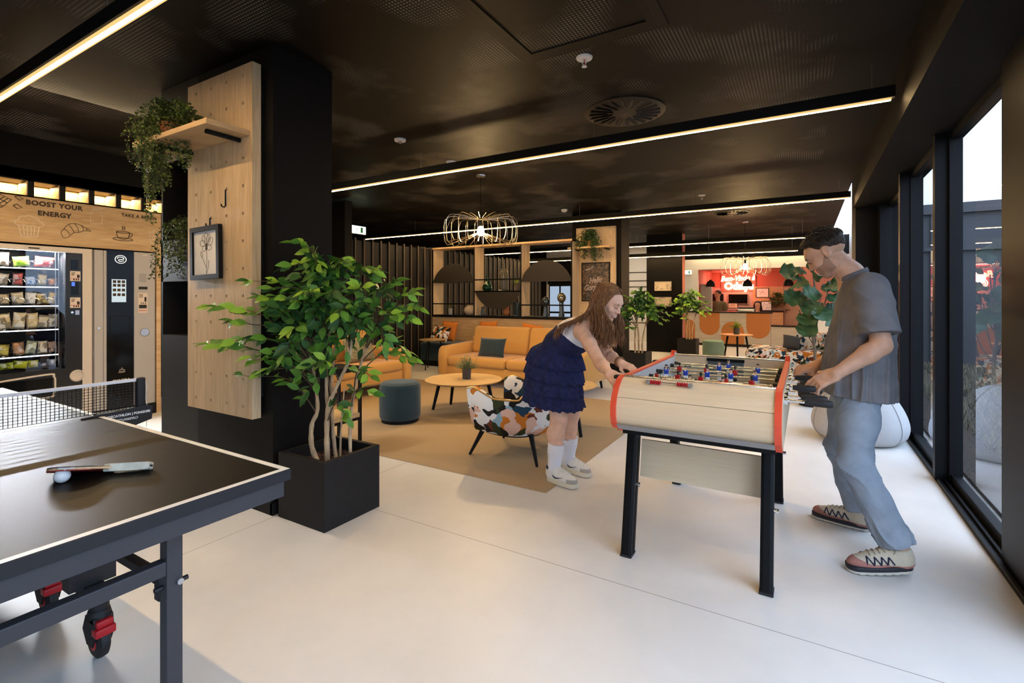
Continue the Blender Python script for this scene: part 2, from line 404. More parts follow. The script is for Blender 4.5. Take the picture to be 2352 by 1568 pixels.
def ceiling_mat():
    m, nt, b = new_mat('perforated_dark_bronze_ceiling'); L = nt.links.new
    tc = nt.nodes.new('ShaderNodeTexCoord'); sp = nt.nodes.new('ShaderNodeSeparateXYZ'); L(tc.outputs['Object'], sp.inputs[0])
    def cell(o, pitch):
        d = nt.nodes.new('ShaderNodeMath'); d.operation = 'DIVIDE'; d.inputs[1].default_value = pitch; L(o, d.inputs[0])
        f = nt.nodes.new('ShaderNodeMath'); f.operation = 'FRACT'; L(d.outputs[0], f.inputs[0])
        s = nt.nodes.new('ShaderNodeMath'); s.operation = 'SUBTRACT'; s.inputs[1].default_value = .5; L(f.outputs[0], s.inputs[0])
        p = nt.nodes.new('ShaderNodeMath'); p.operation = 'MULTIPLY'; L(s.outputs[0], p.inputs[0]); L(s.outputs[0], p.inputs[1]); return p.outputs[0]
    ad = nt.nodes.new('ShaderNodeMath'); L(cell(sp.outputs['X'], .021), ad.inputs[0]); L(cell(sp.outputs['Y'], .021), ad.inputs[1])
    lt = nt.nodes.new('ShaderNodeMath'); lt.operation = 'LESS_THAN'; lt.inputs[1].default_value = .080; L(ad.outputs[0], lt.inputs[0])
    # plain margin along the window bulkhead
    lx = nt.nodes.new('ShaderNodeMath'); lx.operation = 'LESS_THAN'; lx.inputs[1].default_value = .16; L(sp.outputs['X'], lx.inputs[0])
    hole = nt.nodes.new('ShaderNodeMath'); hole.operation = 'MULTIPLY'; L(lt.outputs[0], hole.inputs[0]); L(lx.outputs[0], hole.inputs[1])
    # sparkles of light in some holes, painted in as pale patches
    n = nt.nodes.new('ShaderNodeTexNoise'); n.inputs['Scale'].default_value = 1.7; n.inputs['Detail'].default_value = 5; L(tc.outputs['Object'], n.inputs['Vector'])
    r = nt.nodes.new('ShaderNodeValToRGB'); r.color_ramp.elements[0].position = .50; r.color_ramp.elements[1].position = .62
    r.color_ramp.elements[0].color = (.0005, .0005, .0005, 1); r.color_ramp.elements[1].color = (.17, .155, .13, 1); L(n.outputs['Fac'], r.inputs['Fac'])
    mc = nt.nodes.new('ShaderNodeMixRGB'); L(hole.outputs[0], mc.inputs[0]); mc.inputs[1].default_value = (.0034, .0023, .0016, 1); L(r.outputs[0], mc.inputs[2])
    L(mc.outputs[0], b.inputs['Base Color']); b.inputs['Roughness'].default_value = .6; b.inputs['Specular IOR Level'].default_value = .16
    return m
struct(MB().box(-10, .95, -3.2, 20, -.2, 0).build('floor', floor_mat(), smooth=False))
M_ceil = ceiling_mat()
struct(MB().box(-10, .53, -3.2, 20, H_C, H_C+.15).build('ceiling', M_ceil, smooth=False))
# bulkhead over the windows and the pillar that ends the glazing
struct(MB().box(.53, .98, -3.2, 7.71, 2.456, H_C+.15).build('trim_1', M_blackwall, smooth=False))
struct(MB().box(.553, 1.2, 7.71, 8.3, 0, H_C+.15).build('wall_pillar', M_blackwall, smooth=False))
struct(MB().box(.9, 1.1, 8.3, 14.75, 0, H_C+.15).build('wall_right', M_whitewall, smooth=False))
struct(MB().box(-10, .98, -3.4, -3.2, 0, H_C+.15).build('wall_rear', M_whitewall, smooth=False))
struct(MB().box(-10.2, -10, -3.4, 20, 0, H_C+.15).build('wall_far_left', M_blackwall, smooth=False))
# access hatch in the ceiling
t = thing('ceiling_hatch', 'square perforated ceiling hatch with a plain dark frame, above the foosball players', 'hatch', (-1.115, 2.36, H_C))
hb = MB()
for a in ((-.46, -.36, -.46, .46), (.36, .46, -.46, .46), (-.36, .36, -.46, -.36), (-.36, .36, .36, .46)): hb.box(a[0], a[1], a[2], a[3], -.006, .002)
hb.build('hatch_frame', mat('dark_bronze_paint', (.0055, .0038, .0026), .6, spec=.2), t, False)
for x in (-.41, .41): MB().box(x-.0015, x+.0015, -.44, .44, -.0065, -.0055).build('slot', M_ink, t, False)

# ------------------------------------------------------------------ columns
struct(MB().box(-3.60, -2.755, 1.82, 2.25, 0, H_C).build('column_near', M_blackwall, smooth=False))
cb = MB()  # recessed black cabinet that forms the left part of the column
for z0, z1 in ((0, 1.03), (1.42, 1.72), (2.29, H_C)): cb.box(-4.11, -3.60, 1.822, 2.25, z0, z1)
cb.box(-4.11, -4.09, 1.822, 2.25, 1.03, 2.29).box(-3.62, -3.60, 1.822, 2.25, 1.03, 2.29).box(-4.11, -3.60, 2.2, 2.25, 1.03, 2.29)
M_cab = mat('black_cabinet_laminate', (.0105, .009, .0082), .6, spec=.3, noise=.1, nscale=4)
o = rebase(cb.build('niche_cabinet', M_cab, smooth=False), (-3.855, 2.03, 0))
tag(o, 'tall black cabinet with two open niches, built against the near column', 'cabinet')
struct(MB().box(-3.60, -2.73, 1.80, 1.82, 0, .07).box(-2.755, -2.735, 1.80, 2.27, 0, .07).build('baseboard_near', M_black, smooth=False))
struct(MB().box(-3.68, -2.755, 8.36, 8.81, 0, H_C).build('column_far', M_blackwall, smooth=False))

def peg_board(w, h, t, cols, rows, pitchx, pitchz, x0, z0, r=.0105, seg=10):
    """board in local coords: x 0..w, y -t..0 (front at -t), z 0..h, with real drilled holes"""
    mb = MB(); bm = mb.bm
    xs = [0]+[x0+pitchx*(i+.5) for i in range(cols-1)]+[w]; zs = [0]+[z0+pitchz*(j+.5) for j in range(rows-1)]+[h]
    for i in range(cols):
        for j in range(rows):
            cx, cz = x0+pitchx*i, z0+pitchz*j
            xa, xb, za, zb = xs[i], xs[i+1], zs[j], zs[j+1]
            ring = [bm.verts.new((cx+r*math.cos(2*PI*k/seg), -t, cz+r*math.sin(2*PI*k/seg))) for k in range(seg)]
            back = [bm.verts.new((v.co.x, -t+.03, v.co.z)) for v in ring]
            outer = []
            for k in range(seg):
                a = 2*PI*k/seg; dx, dz = math.cos(a), math.sin(a)
                s = min((xb-cx)/dx if dx > 1e-6 else 9e9, (xa-cx)/dx if dx < -1e-6 else 9e9, (zb-cz)/dz if dz > 1e-6 else 9e9, (za-cz)/dz if dz < -1e-6 else 9e9)
                outer.append((a, (cx+dx*s, cz+dz*s)))
            for q in ((xb, zb), (xa, zb), (xa, za), (xb, za)): outer.append((math.atan2(q[1]-cz, q[0]-cx) % (2*PI), q))
            ov = [(a, bm.verts.new((p[0], -t, p[1]))) for a, p in sorted(outer)]
            # fan between the hole and the cell border
            for k in range(seg):
                a0, a1 = 2*PI*k/seg, 2*PI*(k+1)/seg
                seq = [v for a, v in ov if a0-1e-6 <= a <= a1+1e-6]
                if k == seg-1: seq = seq+[ov[0][1]]
                bm.faces.new([ring[k], ring[(k+1) % seg]]+list(reversed(seq)))
                bm.faces.new((ring[k], back[k], back[(k+1) % seg], ring[(k+1) % seg]))
            bm.faces.new(back)
    mb.quad((0, -t, 0), (0, 0, 0), (w, 0, 0), (w, -t, 0)); mb.quad((0, -t, h), (w, -t, h), (w, 0, h), (0, 0, h))
    mb.quad((0, -t, 0), (0, -t, h), (0, 0, h), (0, 0, 0)); mb.quad((w, -t, 0), (w, 0, 0), (w, 0, h), (w, -t, h)); mb.quad((0, 0, 0), (0, 0, h), (w, 0, h), (w, 0, 0))
    return mb
pb = peg_board(.735, 2.145, .055, 4, 13, .178, .1675, .105, .07).build('peg_board', M_oak_v, smooth=False, loc=(-3.58, 1.80, .572))
tag(pb, 'tall oak peg board with drilled holes on the near black column', 'peg board')
pb2 = peg_board(.735, 2.10, .055, 4, 13, .178, .1675, .105, .07).build('peg_board', M_oak_v, smooth=False, loc=(-3.57, 8.34, .456))
tag(pb2, 'oak peg board on the far column behind the girl, with a neon style poster', 'peg board')
struct(MB().box(-3.57, -2.85, 1.80, 1.82, .7, 2.6).build('trim_2', M_black, smooth=False))
struct(MB().box(-3.55, -2.85, 8.34, 8.36, .6, 2.4).build('trim_3', M_black, smooth=False))

# ------------------------------------------------------------------ glazing along the right
def glass_mat():
    m = bpy.data.materials.new('window_glass'); m.use_nodes = True; nt = m.node_tree; nt.nodes.clear(); L = nt.links.new
    tr = nt.nodes.new('ShaderNodeBsdfTransparent'); tr.inputs[0].default_value = (.90, .93, .95, 1)
    gl = nt.nodes.new('ShaderNodeBsdfGlossy'); gl.inputs['Roughness'].default_value = .0; gl.inputs[0].default_value = (.92, .94, 1, 1)
    # two-sided Schlick reflectance of a double pane
    ge = nt.nodes.new('ShaderNodeNewGeometry'); dt = nt.nodes.new('ShaderNodeVectorMath'); dt.operation = 'DOT_PRODUCT'; L(ge.outputs['Incoming'], dt.inputs[0]); L(ge.outputs['Normal'], dt.inputs[1])
    def mth(op, x, y=None):
        n = nt.nodes.new('ShaderNodeMath'); n.operation = op
        for i, q in enumerate((x, y)):
            if q is None: continue
            if isinstance(q, (int, float)): n.inputs[i].default_value = q
            else: L(q, n.inputs[i])
        return n.outputs[0]
    fr = mth('MULTIPLY_ADD', mth('POWER', mth('SUBTRACT', 1., mth('ABSOLUTE', dt.outputs['Value'])), 4.2), .86); fr.node.inputs[2].default_value = .09
    mx = nt.nodes.new('ShaderNodeMixShader'); o = nt.nodes.new('ShaderNodeOutputMaterial')
    L(fr, mx.inputs[0]); L(tr.outputs[0], mx.inputs[1]); L(gl.outputs[0], mx.inputs[2]); L(mx.outputs[0], o.inputs[0]); return m
M_glass = glass_mat()
XG = .86
panes = [(-3.2, -.05), (-.05, 3.30), (3.30, 4.58), (4.58, 5.82), (5.82, 7.71)]
for i, (a, b) in enumerate(panes):
    w = bpy.data.objects.new('window_%d' % (i+1), None); C.objects.link(w); w.location = (XG, a, 0); w['kind'] = 'structure'
    xo = 0 if i % 2 else .035
    MB().quad((xo, .04, .06), (xo, b-a-.04, .06), (xo, b-a-.04, 2.42), (xo, .04, 2.42)).build('pane', M_glass, w, False)
    f = MB()
    f.box(xo-.035, xo+.035, 0, .085, .03, 2.456).box(xo-.035, xo+.035, b-a-.085, b-a, .03, 2.456)
    f.box(xo-.025, xo+.025, .085, b-a-.085, 2.40, 2.456).box(xo-.025, xo+.025, .085, b-a-.085, .03, .075)
    f.build('window_frame', M_frame, w, False)
# heavy meeting stiles
st = MB()
st.box(.824, .90, 2.55, 3.265, .012, 2.456).box(.834, .99, 3.265, 3.33, .012, 2.456)
st.box(.787, .872, 4.53, 4.60, .012, 2.456).box(.80, .86, 4.60, 4.66, .012, 2.456)
st.box(.75, .835, 5.75, 5.84, .012, 2.456).box(.842, .92, 5.77, 5.86, .012, 2.456).box(.835, .842, 5.79, 5.84, .012, 2.456)
st.box(.78, .90, 7.45, 7.71, .012, 2.456)
struct(st.build('window_stile', M_frame, smooth=False))
tk = MB()
tk.box(.795, .95, -3.2, 7.71, 0, .012)
for x in (.797, .835, .872, .915): tk.box(x, x+.014, -3.2, 7.71, 0, .03)
struct(tk.build('window_track', M_frame, smooth=False))

# ------------------------------------------------------------------ outside: patio, planting bed, wing of the building
M_pave = mat('patio_paving', (.34, .31, .28), .8, noise=.2, nscale=8)
struct(MB().box(.95, 14, -8, 13, -.25, -.03).build('patio_ground', M_pave, smooth=False))
M_mulch = mat('mulch', (.040, .029, .020), .95, noise=.7, nscale=40, bump=1, bscale=40)
struct(MB().box(1.02, 14, -8, 12.9, -.03, -.005).build('planting_bed', M_mulch, smooth=False))
M_wing = mat('pale_render_wall', (.86, .87, .88), .9)
M_wingdk = mat('dark_facade_panel', (.030, .030, .034), .5)
struct(MB().box(1.1, 16, 13, 13.6, 3.2, 9).build('wall_wing_upper', M_wing, smooth=False))
fb_ = MB().box(.95, 16, 13.1, 13.6, -.3, 3.2)
for x in (2.2, 3.4, 4.6, 5.8, 7.0): fb_.box(x, x+.08, 13.02, 13.1, 0, 3.2)
fb_.box(1.1, 16, 13.0, 13.1, 2.25, 2.33).box(1.1, 16, 12.98, 13.1, 3.0, 3.2)
struct(fb_.build('wall_wing_lower', M_wingdk, smooth=False))
struct(MB().box(9, 9.3, -8, 13, 0, 4.5).build('wall_patio', M_wing, smooth=False))
tg = MB(); rg = random.Random(3)
for i in range(5200):
    x, y = 1.36+3.0*rg.random()**1.6, rg.uniform(3.0, 12.5); h = rg.uniform(.02, .10); a = rg.uniform(0, 2*PI); l = rg.uniform(.03, .12); w = .004
    tg.quad((x-w, y, -.01), (x+w, y, -.01), (x+w*.4+l*math.cos(a), y+l*math.sin(a), h+.02), (x-w*.4+l*math.cos(a), y+l*math.sin(a), h+.02))
tag(tg.build('grass', mat('dry_grass', (.11, .095, .055), .8, noise=.5, nscale=3), smooth=False, recalc=False), 'sparse dry grass growing in the bed outside the window', 'grass', kind='stuff')
# ------------------------------------------------------------------ light
M_strip = emit_mat('warm_led_strip', (1.0, .66, .31), 80.)
M_edge_glow = emit_mat('amber_edge_glow', (1.0, .62, .22), .78)  # warm halo beside the diffuser, painted as dim glowing side strips
def strip_light(y, z, xa, xb, label):
    t = thing('strip_light', label, 'light', ((xa+xb)/2, y, z), 0, 'suspended linear lights'); h = (xb-xa)/2
    MB().box(-h, h, -.03, .03, .012, .085).build('housing', M_metal, t, False)
    MB().box(-h+.02, h-.02, -.0105, .0105, -.004, .0115, .004).build('diffuser', M_strip, t, False)
    for y0 in (-.0185, .0107): MB().box(-h+.02, h-.02, y0, y0+.0078, -.001, .0115).build('edge_glow', M_edge_glow, t, False)
    n = max(2, int(2*h/1.6))
    for i in range(n+1):
        x = -h+.12+(2*h-.24)*i/n
        MB().cyl((x, 0, .085), (x, 0, H_C-z-.001), .0015, n=6).build('suspension_wire', M_steel, t, False)
    return t
strip_light(1.036, 2.565, -6.20, .49, 'suspended warm linear light nearest the camera, above the table tennis table')
strip_light(3.95, 2.565, -7.4, .49, 'suspended warm linear light running from the near column to the windows, second from the camera')
strip_light(7.50, 2.555, -8.6, .49, 'suspended warm linear light that passes behind the wire cage lamp in the lounge')
strip_light(11.0, 2.453, -8.6, .07, 'suspended warm linear light beyond the far column, second from the reception')
strip_light(11.9, 2.284, -8.6, -.12, 'suspended warm linear light closest to the reception desk')
def area(name, loc, rot, sx, sy, e, col, spread=PI):
    l = bpy.data.lights.new(name, 'AREA'); l.shape = 'RECTANGLE'; l.size = sx; l.size_y = sy; l.energy = e; l.color = col; l.spread = spread
    o = bpy.data.objects.new(name, l); C.objects.link(o); o.location = loc; o.rotation_euler = rot; return o
def point(name, loc, e, col, r=.03):
    l = bpy.data.lights.new(name, 'POINT'); l.energy = e; l.color = col; l.shadow_soft_size = r
    o = bpy.data.objects.new(name, l); C.objects.link(o); o.location = loc; return o
# daylight: bright overcast sky, with a portal over the glazing
w = bpy.data.worlds.new('sky'); bpy.context.scene.world = w; w.use_nodes = True
bg = w.node_tree.nodes['Background']; bg.inputs[0].default_value = (.60, .76, 1.0, 1); bg.inputs[1].default_value = 4.8
p = area('daylight_portal', (.96, 2.25, 1.25), (0, PI/2, 0), 2.4, 10.8, 1, (1, 1, 1)); p.data.cycles.is_portal = True

# wire cage pendant lamps
M_wire = mat('pale_gold_wire', (.78, .66, .50), .25, metal=1.)
M_bulb = emit_mat('glowing_bulb', (1., .66, .28), 220.)
def cage_lamp(loc, ceil, label):
    t = thing('cage_pendant_lamp', label, 'lamp', loc, 0, 'wire cage pendant lamps')
    MB().lathe([(.0, -.062), (.022, -.057), (.040, -.03), (.044, 0), (.036, .03), (.02, .052), (.015, .06)], 20).build('bulb', M_bulb, t)
    MB().cyl((0, 0, .055), (0, 0, .13), .02, n=14).cyl((0, 0, .13), (0, 0, .145), .026, n=14).build('lamp_holder', M_metal, t)
    MB().cyl((0, 0, .14), (0, 0, ceil), .004, n=6).build('cable', M_metal, t)
    MB().lathe([(.0, ceil-.025), (.055, ceil-.02), (.06, ceil)], 20).build('canopy', M_steel, t)
    cg = MB(); R, hh = .455, .16
    for i in range(24):
        a = 2*PI*i/24; up = (.05 if i % 2 else 0.)
        prof = [(.028, .14), (.36, hh+.02-up*.2), (.43, hh-.01-up), (R, hh-.06-up), (R, -hh+.07+up*.6), (.43, -hh+.01+up*.6), (.37, -hh-.005+up*.6), (.03, -.02+.0)]
        pts = smooth_pts([(r*math.cos(a), r*math.sin(a), z) for r, z in prof], 3)
        cg.tube(pts, .0032, 5)
    cg.lathe([(.03, .135), (.034, .14), (.03, .145)], 16)
    cg.build('cage', M_wire, t)
    point('lamp_glow', (loc[0], loc[1], loc[2]-.1), 48, (1., .66, .30), .05)
cage_lamp((-3.479, 5.089, 2.135), H_C-2.135, 'wire cage pendant lamp with a glowing bulb over the lounge rug')
cage_lamp((-1.04, 10.9, 1.93), H_C-1.93, 'wire cage pendant lamp with a glowing bulb in front of the reception')
# ------------------------------------------------------------------ table tennis table
M_tt = mat('black_playing_surface', (.0075, .0063, .0052), .42, noise=.15, nscale=200, spec=.09)
M_ttline = mat('white_line', (.86, .86, .84), .45)
M_ttframe = mat('dark_blue_grey_steel', (.040, .040, .046), .45)
M_ttedge = mat('dark_edge_profile', (.011, .0115, .015), .45)
TX0, TX1, TY0, TY1, TZ = -4.146, -1.405, -.540, .985, .76
t = thing('table_tennis_table', 'black table tennis table with white border lines in the left foreground', 'table', ((TX0+TX1)/2, (TY0+TY1)/2, 0))
ox, oy = (TX0+TX1)/2, (TY0+TY1)/2
def ttl(b, name, m, smooth=False, par=None, ang=35):
    o = b.build(name, m, par or t, smooth, ang=ang)
    if par is None: o.data.transform(Matrix.Translation((-ox, -oy, 0)))
    else: o.data.transform(Matrix.Translation((-ox, -oy, 0)))
    return o
for a, b in ((TX0, -2.778), (-2.774, TX1)):
    top = ttl(MB().box(a, b, TY0, TY1, TZ-.022, TZ), 'table_half', M_tt)
    l = MB(); e = .0006; wd = .02
    l.box(a, b, TY0, TY0+wd, TZ, TZ+e).box(a, b, TY1-wd, TY1, TZ, TZ+e)
    if a == TX0: l.box(a, a+wd, TY0+wd, TY1-wd, TZ, TZ+e)
    else: l.box(b-wd, b, TY0+wd, TY1-wd, TZ, TZ+e)
    l.box(a, b, .2225-.0015, .2225+.0015, TZ, TZ+e)
    ttl(l, 'border_line', M_ttline, par=top)
    ap = MB()
    ap.box(a, b, TY1-.004, TY1+.004, TZ-.034, TZ-.001).box(a, b, TY0-.004, TY0+.004, TZ-.034, TZ-.001)
    if a == TX0: ap.box(a-.004, a+.004, TY0, TY1, TZ-.034, TZ-.001)
    else: ap.box(b-.004, b+.004, TY0, TY1, TZ-.034, TZ-.001)
    ttl(ap, 'edge_profile', M_ttedge)
    fr = MB()
    i0, i1 = .012, .045
    fr.box(a+.01, b-.012, TY1-i1, TY1-i0, TZ-.086, TZ-.023).box(a+.01, b-.012, TY0+i0, TY0+i1, TZ-.086, TZ-.023)
    for x in ((a+i0, a+i1) if a == TX0 else (a+.02, a+.05)), ((b-i1, b-i0) if b == TX1 else (b-.05, b-.02)): fr.box(x[0], x[1], TY0+i1, TY1-i1, TZ-.086, TZ-.023)
    ttl(fr, 'apron_frame', M_ttframe)
for x in (-1.622, -3.93):
    for y in (.745, -.30):
        ttl(MB().box(x-.022, x+.022, y-.022, y+.022, .02, TZ-.03, .004).box(x-.024, x+.024, y-.024, y+.024, 0, .02), 'leg', M_ttframe)
    ttl(MB().box(x-.018, x+.018, -.28, .725, .488, .530, .003), 'end_crossbar', M_ttframe)
    s = 1 if x > -2.78 else -1
    for y in (.735, -.315): ttl(MB().box(min(x-.03*s, -2.78+.5*s), max(x-.03*s, -2.78+.5*s), y, y+.03, .43, .455), 'brace', M_ttedge)
    ttl(MB().box(x-.05, x-.02, .72, .78, .40, .47, .004).cyl((x-.07, .75, .42), (x-.02, .75, .42), .010).cyl((x, .70, .45), (x, .79, .45), .007), 'brace_bracket', M_ttedge, True)
    ttl(MB().cyl((x+.022, .755, .462), (x+.034, .755, .462), .009, n=10), 'bolt', M_steel, True)
cr = MB()
for y in (.77, -.33): cr.box(-3.36, -2.16, y-.03, y+.03, .215, .255, .004)
cr.box(-2.82, -2.74, -.33, .77, .215, .255).box(-2.30, -2.24, .70, .84, .25, .44).box(-3.32, -3.26, .70, .84, .25, .44)
ttl(cr, 'undercarriage', M_ttedge)
for cx, cy in ((-2.205, .775), (-2.69, .775), (-2.205, -.335), (-2.69, -.335)):
    cs = ttl(MB().cyl((cx, cy, .165), (cx, cy, .22), .03).cyl((cx, cy, .15), (cx, cy, .175), .038, .032), 'caster', M_rubber, True)
    def sub(b, n, m, sm=True): return ttl(b, n, m, sm, cs)
    sub(MB().prism([(cx-.055, .10), (cx-.03, .155), (cx+.035, .155), (cx+.045, .10), (cx+.02, .055), (cx-.02, .055)], 'Y', cy-.030, cy-.022).prism([(cx-.055, .10), (cx-.03, .155), (cx+.035, .155), (cx+.045, .10), (cx+.02, .055), (cx-.02, .055)], 'Y', cy+.022, cy+.030).box(cx-.03, cx+.035, cy-.03, cy+.03, .14, .156), 'fork', M_rubber, False)
    sub(MB().lathe([(.0, -.019), (.048, -.019), (.060, -.012), (.062, 0), (.060, .012), (.048, .019), (0, .019)], 28, (cx, cy, .0622), 'Y', False, False), 'wheel', M_rubber)
    sub(MB().lathe([(.02, -.0205), (.026, -.022), (.03, -.0195)], 20, (cx, cy, .0622), 'Y', False, False), 'hub_ring', M_red2)
    sub(MB().box(cx+.02, cx+.062, cy-.031, cy+.031, .095, .125, .006).box(cx+.032, cx+.055, cy-.025, cy+.025, .125, .15, .006), 'brake_pedal', M_red2)
# net
M_netcord = mat('black_net_cord', (.011, .010, .010), .8); M_tape = mat('white_net_tape', (.80, .80, .82), .8)
NX = -2.776; n = thing('table_tennis_net', 'black mesh net with white top tape clamped across the black table', 'net', (NX, .2225, TZ))
nb = MB(); Y0, Y1 = -.91, .905
k = 0
y = Y0
while y <= Y1+1e-6:
    nb.box(-.0011, .0011, y-.0011, y+.0011, .012, .140); y += .0145
z = .012
while z <= .14:
    nb.box(-.0011, .0011, Y0, Y1, z-.0011, z+.0011); z += .0128
nb.build('mesh', M_netcord, n, False)
MB().box(-.004, .004, Y0, Y1, .138, .153, .002).build('top_tape', M_tape, n, False)
for s in (-1, 1):
    ps = MB(); yy = s*.915
    ps.box(-.018, .018, yy-.018, yy+.018, .005, .155, .007, 3)
    po = ps.build('net_post', M_rubber, n)
    cl = MB()
    cl.prism([(s*.68, -.03), (s*.68, .006), (s*.93, .02), (s*.96, .012), (s*.955, -.05), (s*.86, -.075), (s*.76, -.04)], 'X', .018, .024)
    cl.box(-.03, .022, min(s*.74, s*.93), max(s*.74, s*.93), .001, .012, .003).box(-.03, .022, min(s*.775, s*.93), max(s*.775, s*.93), -.052, -.038)
    cl.box(-.03, .022, min(s*.90, s*.94), max(s*.90, s*.94), -.052, .012)
    c_ = cl.build('clamp', M_rubber, n, False)
    if s > 0:
        M = plane_M((.0245, .862, -.010), (0, 1, 0), (0, 0, 1))
        text_mesh('lettering', 'DECATHLON | PONGORI', .0150, M_tape, M, c_, .0003, bold=.0006)
        M = plane_M((.0245, .852, -.032), (0, 1, 0), (0, 0, 1))
        text_mesh('lettering', 'TTN900PRO', .016, M_tape, M, c_, .0003, outline=.0005, shear=.25)
    MB().tube([(0, yy+s*.02, .148), (.004, yy+s*.026, .11), (.0, yy+s*.024, .05), (.006, yy+s*.03, .0), (.0, yy+s*.026, -.09)], .0014, 5).build('cord', M_tape, n)
# bat and ball
b0 = Vector((-1.763, .752, .7755)); d = Vector((-.70, -.712, .022)).normalized()
vw = Vector((-1.88, .60, -.62)).normalized(); side = (vw-d*vw.dot(d)).normalized(); nrm = d.cross(side)
tb = thing('table_tennis_bat', 'table tennis bat with a pale wooden handle, resting on the white ball', 'bat', tuple(b0))
def loc(p): return d*p[0]+side*p[1]+nrm*p[2]
bl = MB(); out = [(.10, -.014)]+[(.185+.078*math.cos(a), .075*math.sin(a)) for a in [(-2.5+5.0*i/24) for i in range(25)]]+[(.10, .014)]
M_bladewood = wood('bat_plywood', (.50, .34, .18), (.66, .48, .28), (9, 9, 9), .5)
M4 = Matrix((( d.x, side.x, nrm.x, 0), (d.y, side.y, nrm.y, 0), (d.z, side.z, nrm.z, 0), (0, 0, 0, 1)))
def bt(b, nme, m, par=None, sm=False):
    o = b.build(nme, m, par or tb, sm); o.data.transform(M4); return o
blade = bt(MB().prism(out, 'Z', -.003, .003), 'blade', M_bladewood)
bt(MB().prism([(.112+(p[0]-.112)*1.0 if p[0] > .112 else .112, p[1]) for p in out[2:-2]], 'Z', .003, .0058), 'red_rubber', mat('red_bat_rubber', (.35, .03, .02), .5), blade)
bt(MB().prism([(max(p[0], .112), p[1]) for p in out[2:-2]], 'Z', -.0058, -.003), 'black_rubber', M_rubber, blade)
hd = MB().prism([(0, -.0165), (0, .0165), (.03, .0145), (.07, .0130), (.105, .0145), (.125, .004), (.125, -.004), (.105, -.0145), (.07, -.013), (.03, -.0145)], 'Z', -.0115, .0115, .004)
bt(hd, 'handle', mat('pale_handle', (.62, .62, .52), .5, noise=.15, nscale=50))
bt(MB().box(-.0008, .0, -.010, .010, -.003, .003), 'end_mark', M_steel)
et = text_mesh('lettering', 'cornilleau', .0105, M_tape, plane_M((0, 0, 0), (1, 0, 0), (0, 0, 1)), blade, .0003, bold=.0002)
et.data.transform(M4 @ Matrix.Translation((.185, -.0762, .0)))
bb = MB(); bmesh.ops.create_uvsphere(bb.bm, u_segments=28, v_segments=16, radius=.02)
o = bb.build('table_tennis_ball', mat('white_celluloid', (.82, .83, .84), .35), loc=tuple((b0+d*.205-side*.056).xy)+(TZ+.0204,))
tag(o, 'white table tennis ball under the blade of the bat', 'ball')
# ------------------------------------------------------------------ foosball table
FX0, FX1 = -.808, -.083; FC = (-.4455, 2.995)
fb = thing('foosball_table', 'pale wooden foosball table with red edged sides and black splayed legs, between the two players', 'foosball table', (*FC, 0))
def fo(b, name, m, smooth=False, par=None, ang=35):
    o = b.build(name, m, par or fb, smooth, ang=ang); o.data.transform(Matrix.Translation((-FC[0], -FC[1], 0))); return o
def prof(inset=0.):
    half = [(-.575, .910), (-.615, .900), (-.660, .868), (-.695, .825), (-.712, .780), (-.712, .735), (-.700, .695), (-.670, .668), (-.62, .662), (-.60, .640)]
    pts = []
    for y, z in half: pts.append((y*(1-inset*1.4), .775+(z-.775)*(1-inset*4)))
    return pts
P = prof()
left = [(FC[1]+y, z) for y, z in P]; right = [(FC[1]-y, z) for y, z in reversed(P)]
top = [(FC[1]+.60, .925), (FC[1]+.555, .935), (FC[1]+.53, .905), (FC[1]-.53, .905), (FC[1]-.555, .912)]
outline = left+right[:-1]+[right[-1]]+top
for x0, x1, inn in ((FX0, FX0+.026, FX0+.028), (FX1-.026, FX1, FX1-.028)):
    so = fo(MB().prism(outline, 'X', x0, x1), 'side_panel', M_red)
    # wooden faces inside the red edge band
    cy, cz = FC[1], .78
    inn_o = [(cy+(y-cy)*.978, cz+(z-cz)*.93) for y, z in outline]
    xo = x0-.0015 if x0 == FX0 else x1+.0015
    fo(MB().prism(inn_o, 'X', min(xo, x0 if x0 == FX0 else x1), max(xo, x0 if x0 == FX0 else x1)), 'side_face', M_ash, par=so)
    xi = x1 if x0 == FX0 else x0
    fo(MB().prism(inn_o, 'X', min(xi, xi+(.0015 if x0 == FX0 else -.0015)), max(xi, xi+(.0015 if x0 == FX0 else -.0015))), 'inner_face', mat('pale_grey_laminate', (.52, .50, .47), .5), par=so)
IX0, IX1 = FX0+.026, FX1-.026
def end_panel(s, z0, z1, name):
    pts = [(y, z) for y, z in P if True]
    # resample the curved front between heights z0 and z1
    zz = [z0+(z1-z0)*i/8 for i in range(9)]
    ys = [p[1] for p in P][::-1]; yy = [p[0] for p in P][::-1]
    f = [(FC[1]+s*(-1)*(-np.interp(z, ys, yy))*1, z) for z in zz]
    f = [(FC[1]+s*(abs(np.interp(z, ys, yy))-.012), z) for z in zz]
    bk = [(FC[1]+s*(abs(np.interp(z, ys, yy))-.034), z) for z in reversed(zz)]
    return fo(MB().prism(f+bk, 'X', IX0, IX1), name, M_ash, True, ang=25)
for s in (-1, 1):
    end_panel(s, .665, .8205, 'lower_end_panel'); end_panel(s, .8225, .905, 'upper_end_panel')
    fo(MB().box(IX0, IX1, FC[1]+s*.562-.016, FC[1]+s*.562+.016, .902, .912, .004), 'end_rail', M_chrome, True)
    fo(MB().box(IX0, IX1, FC[1]+s*.54-.004, FC[1]+s*.54+.004, .76, .902), 'inner_end_board', M_ash)
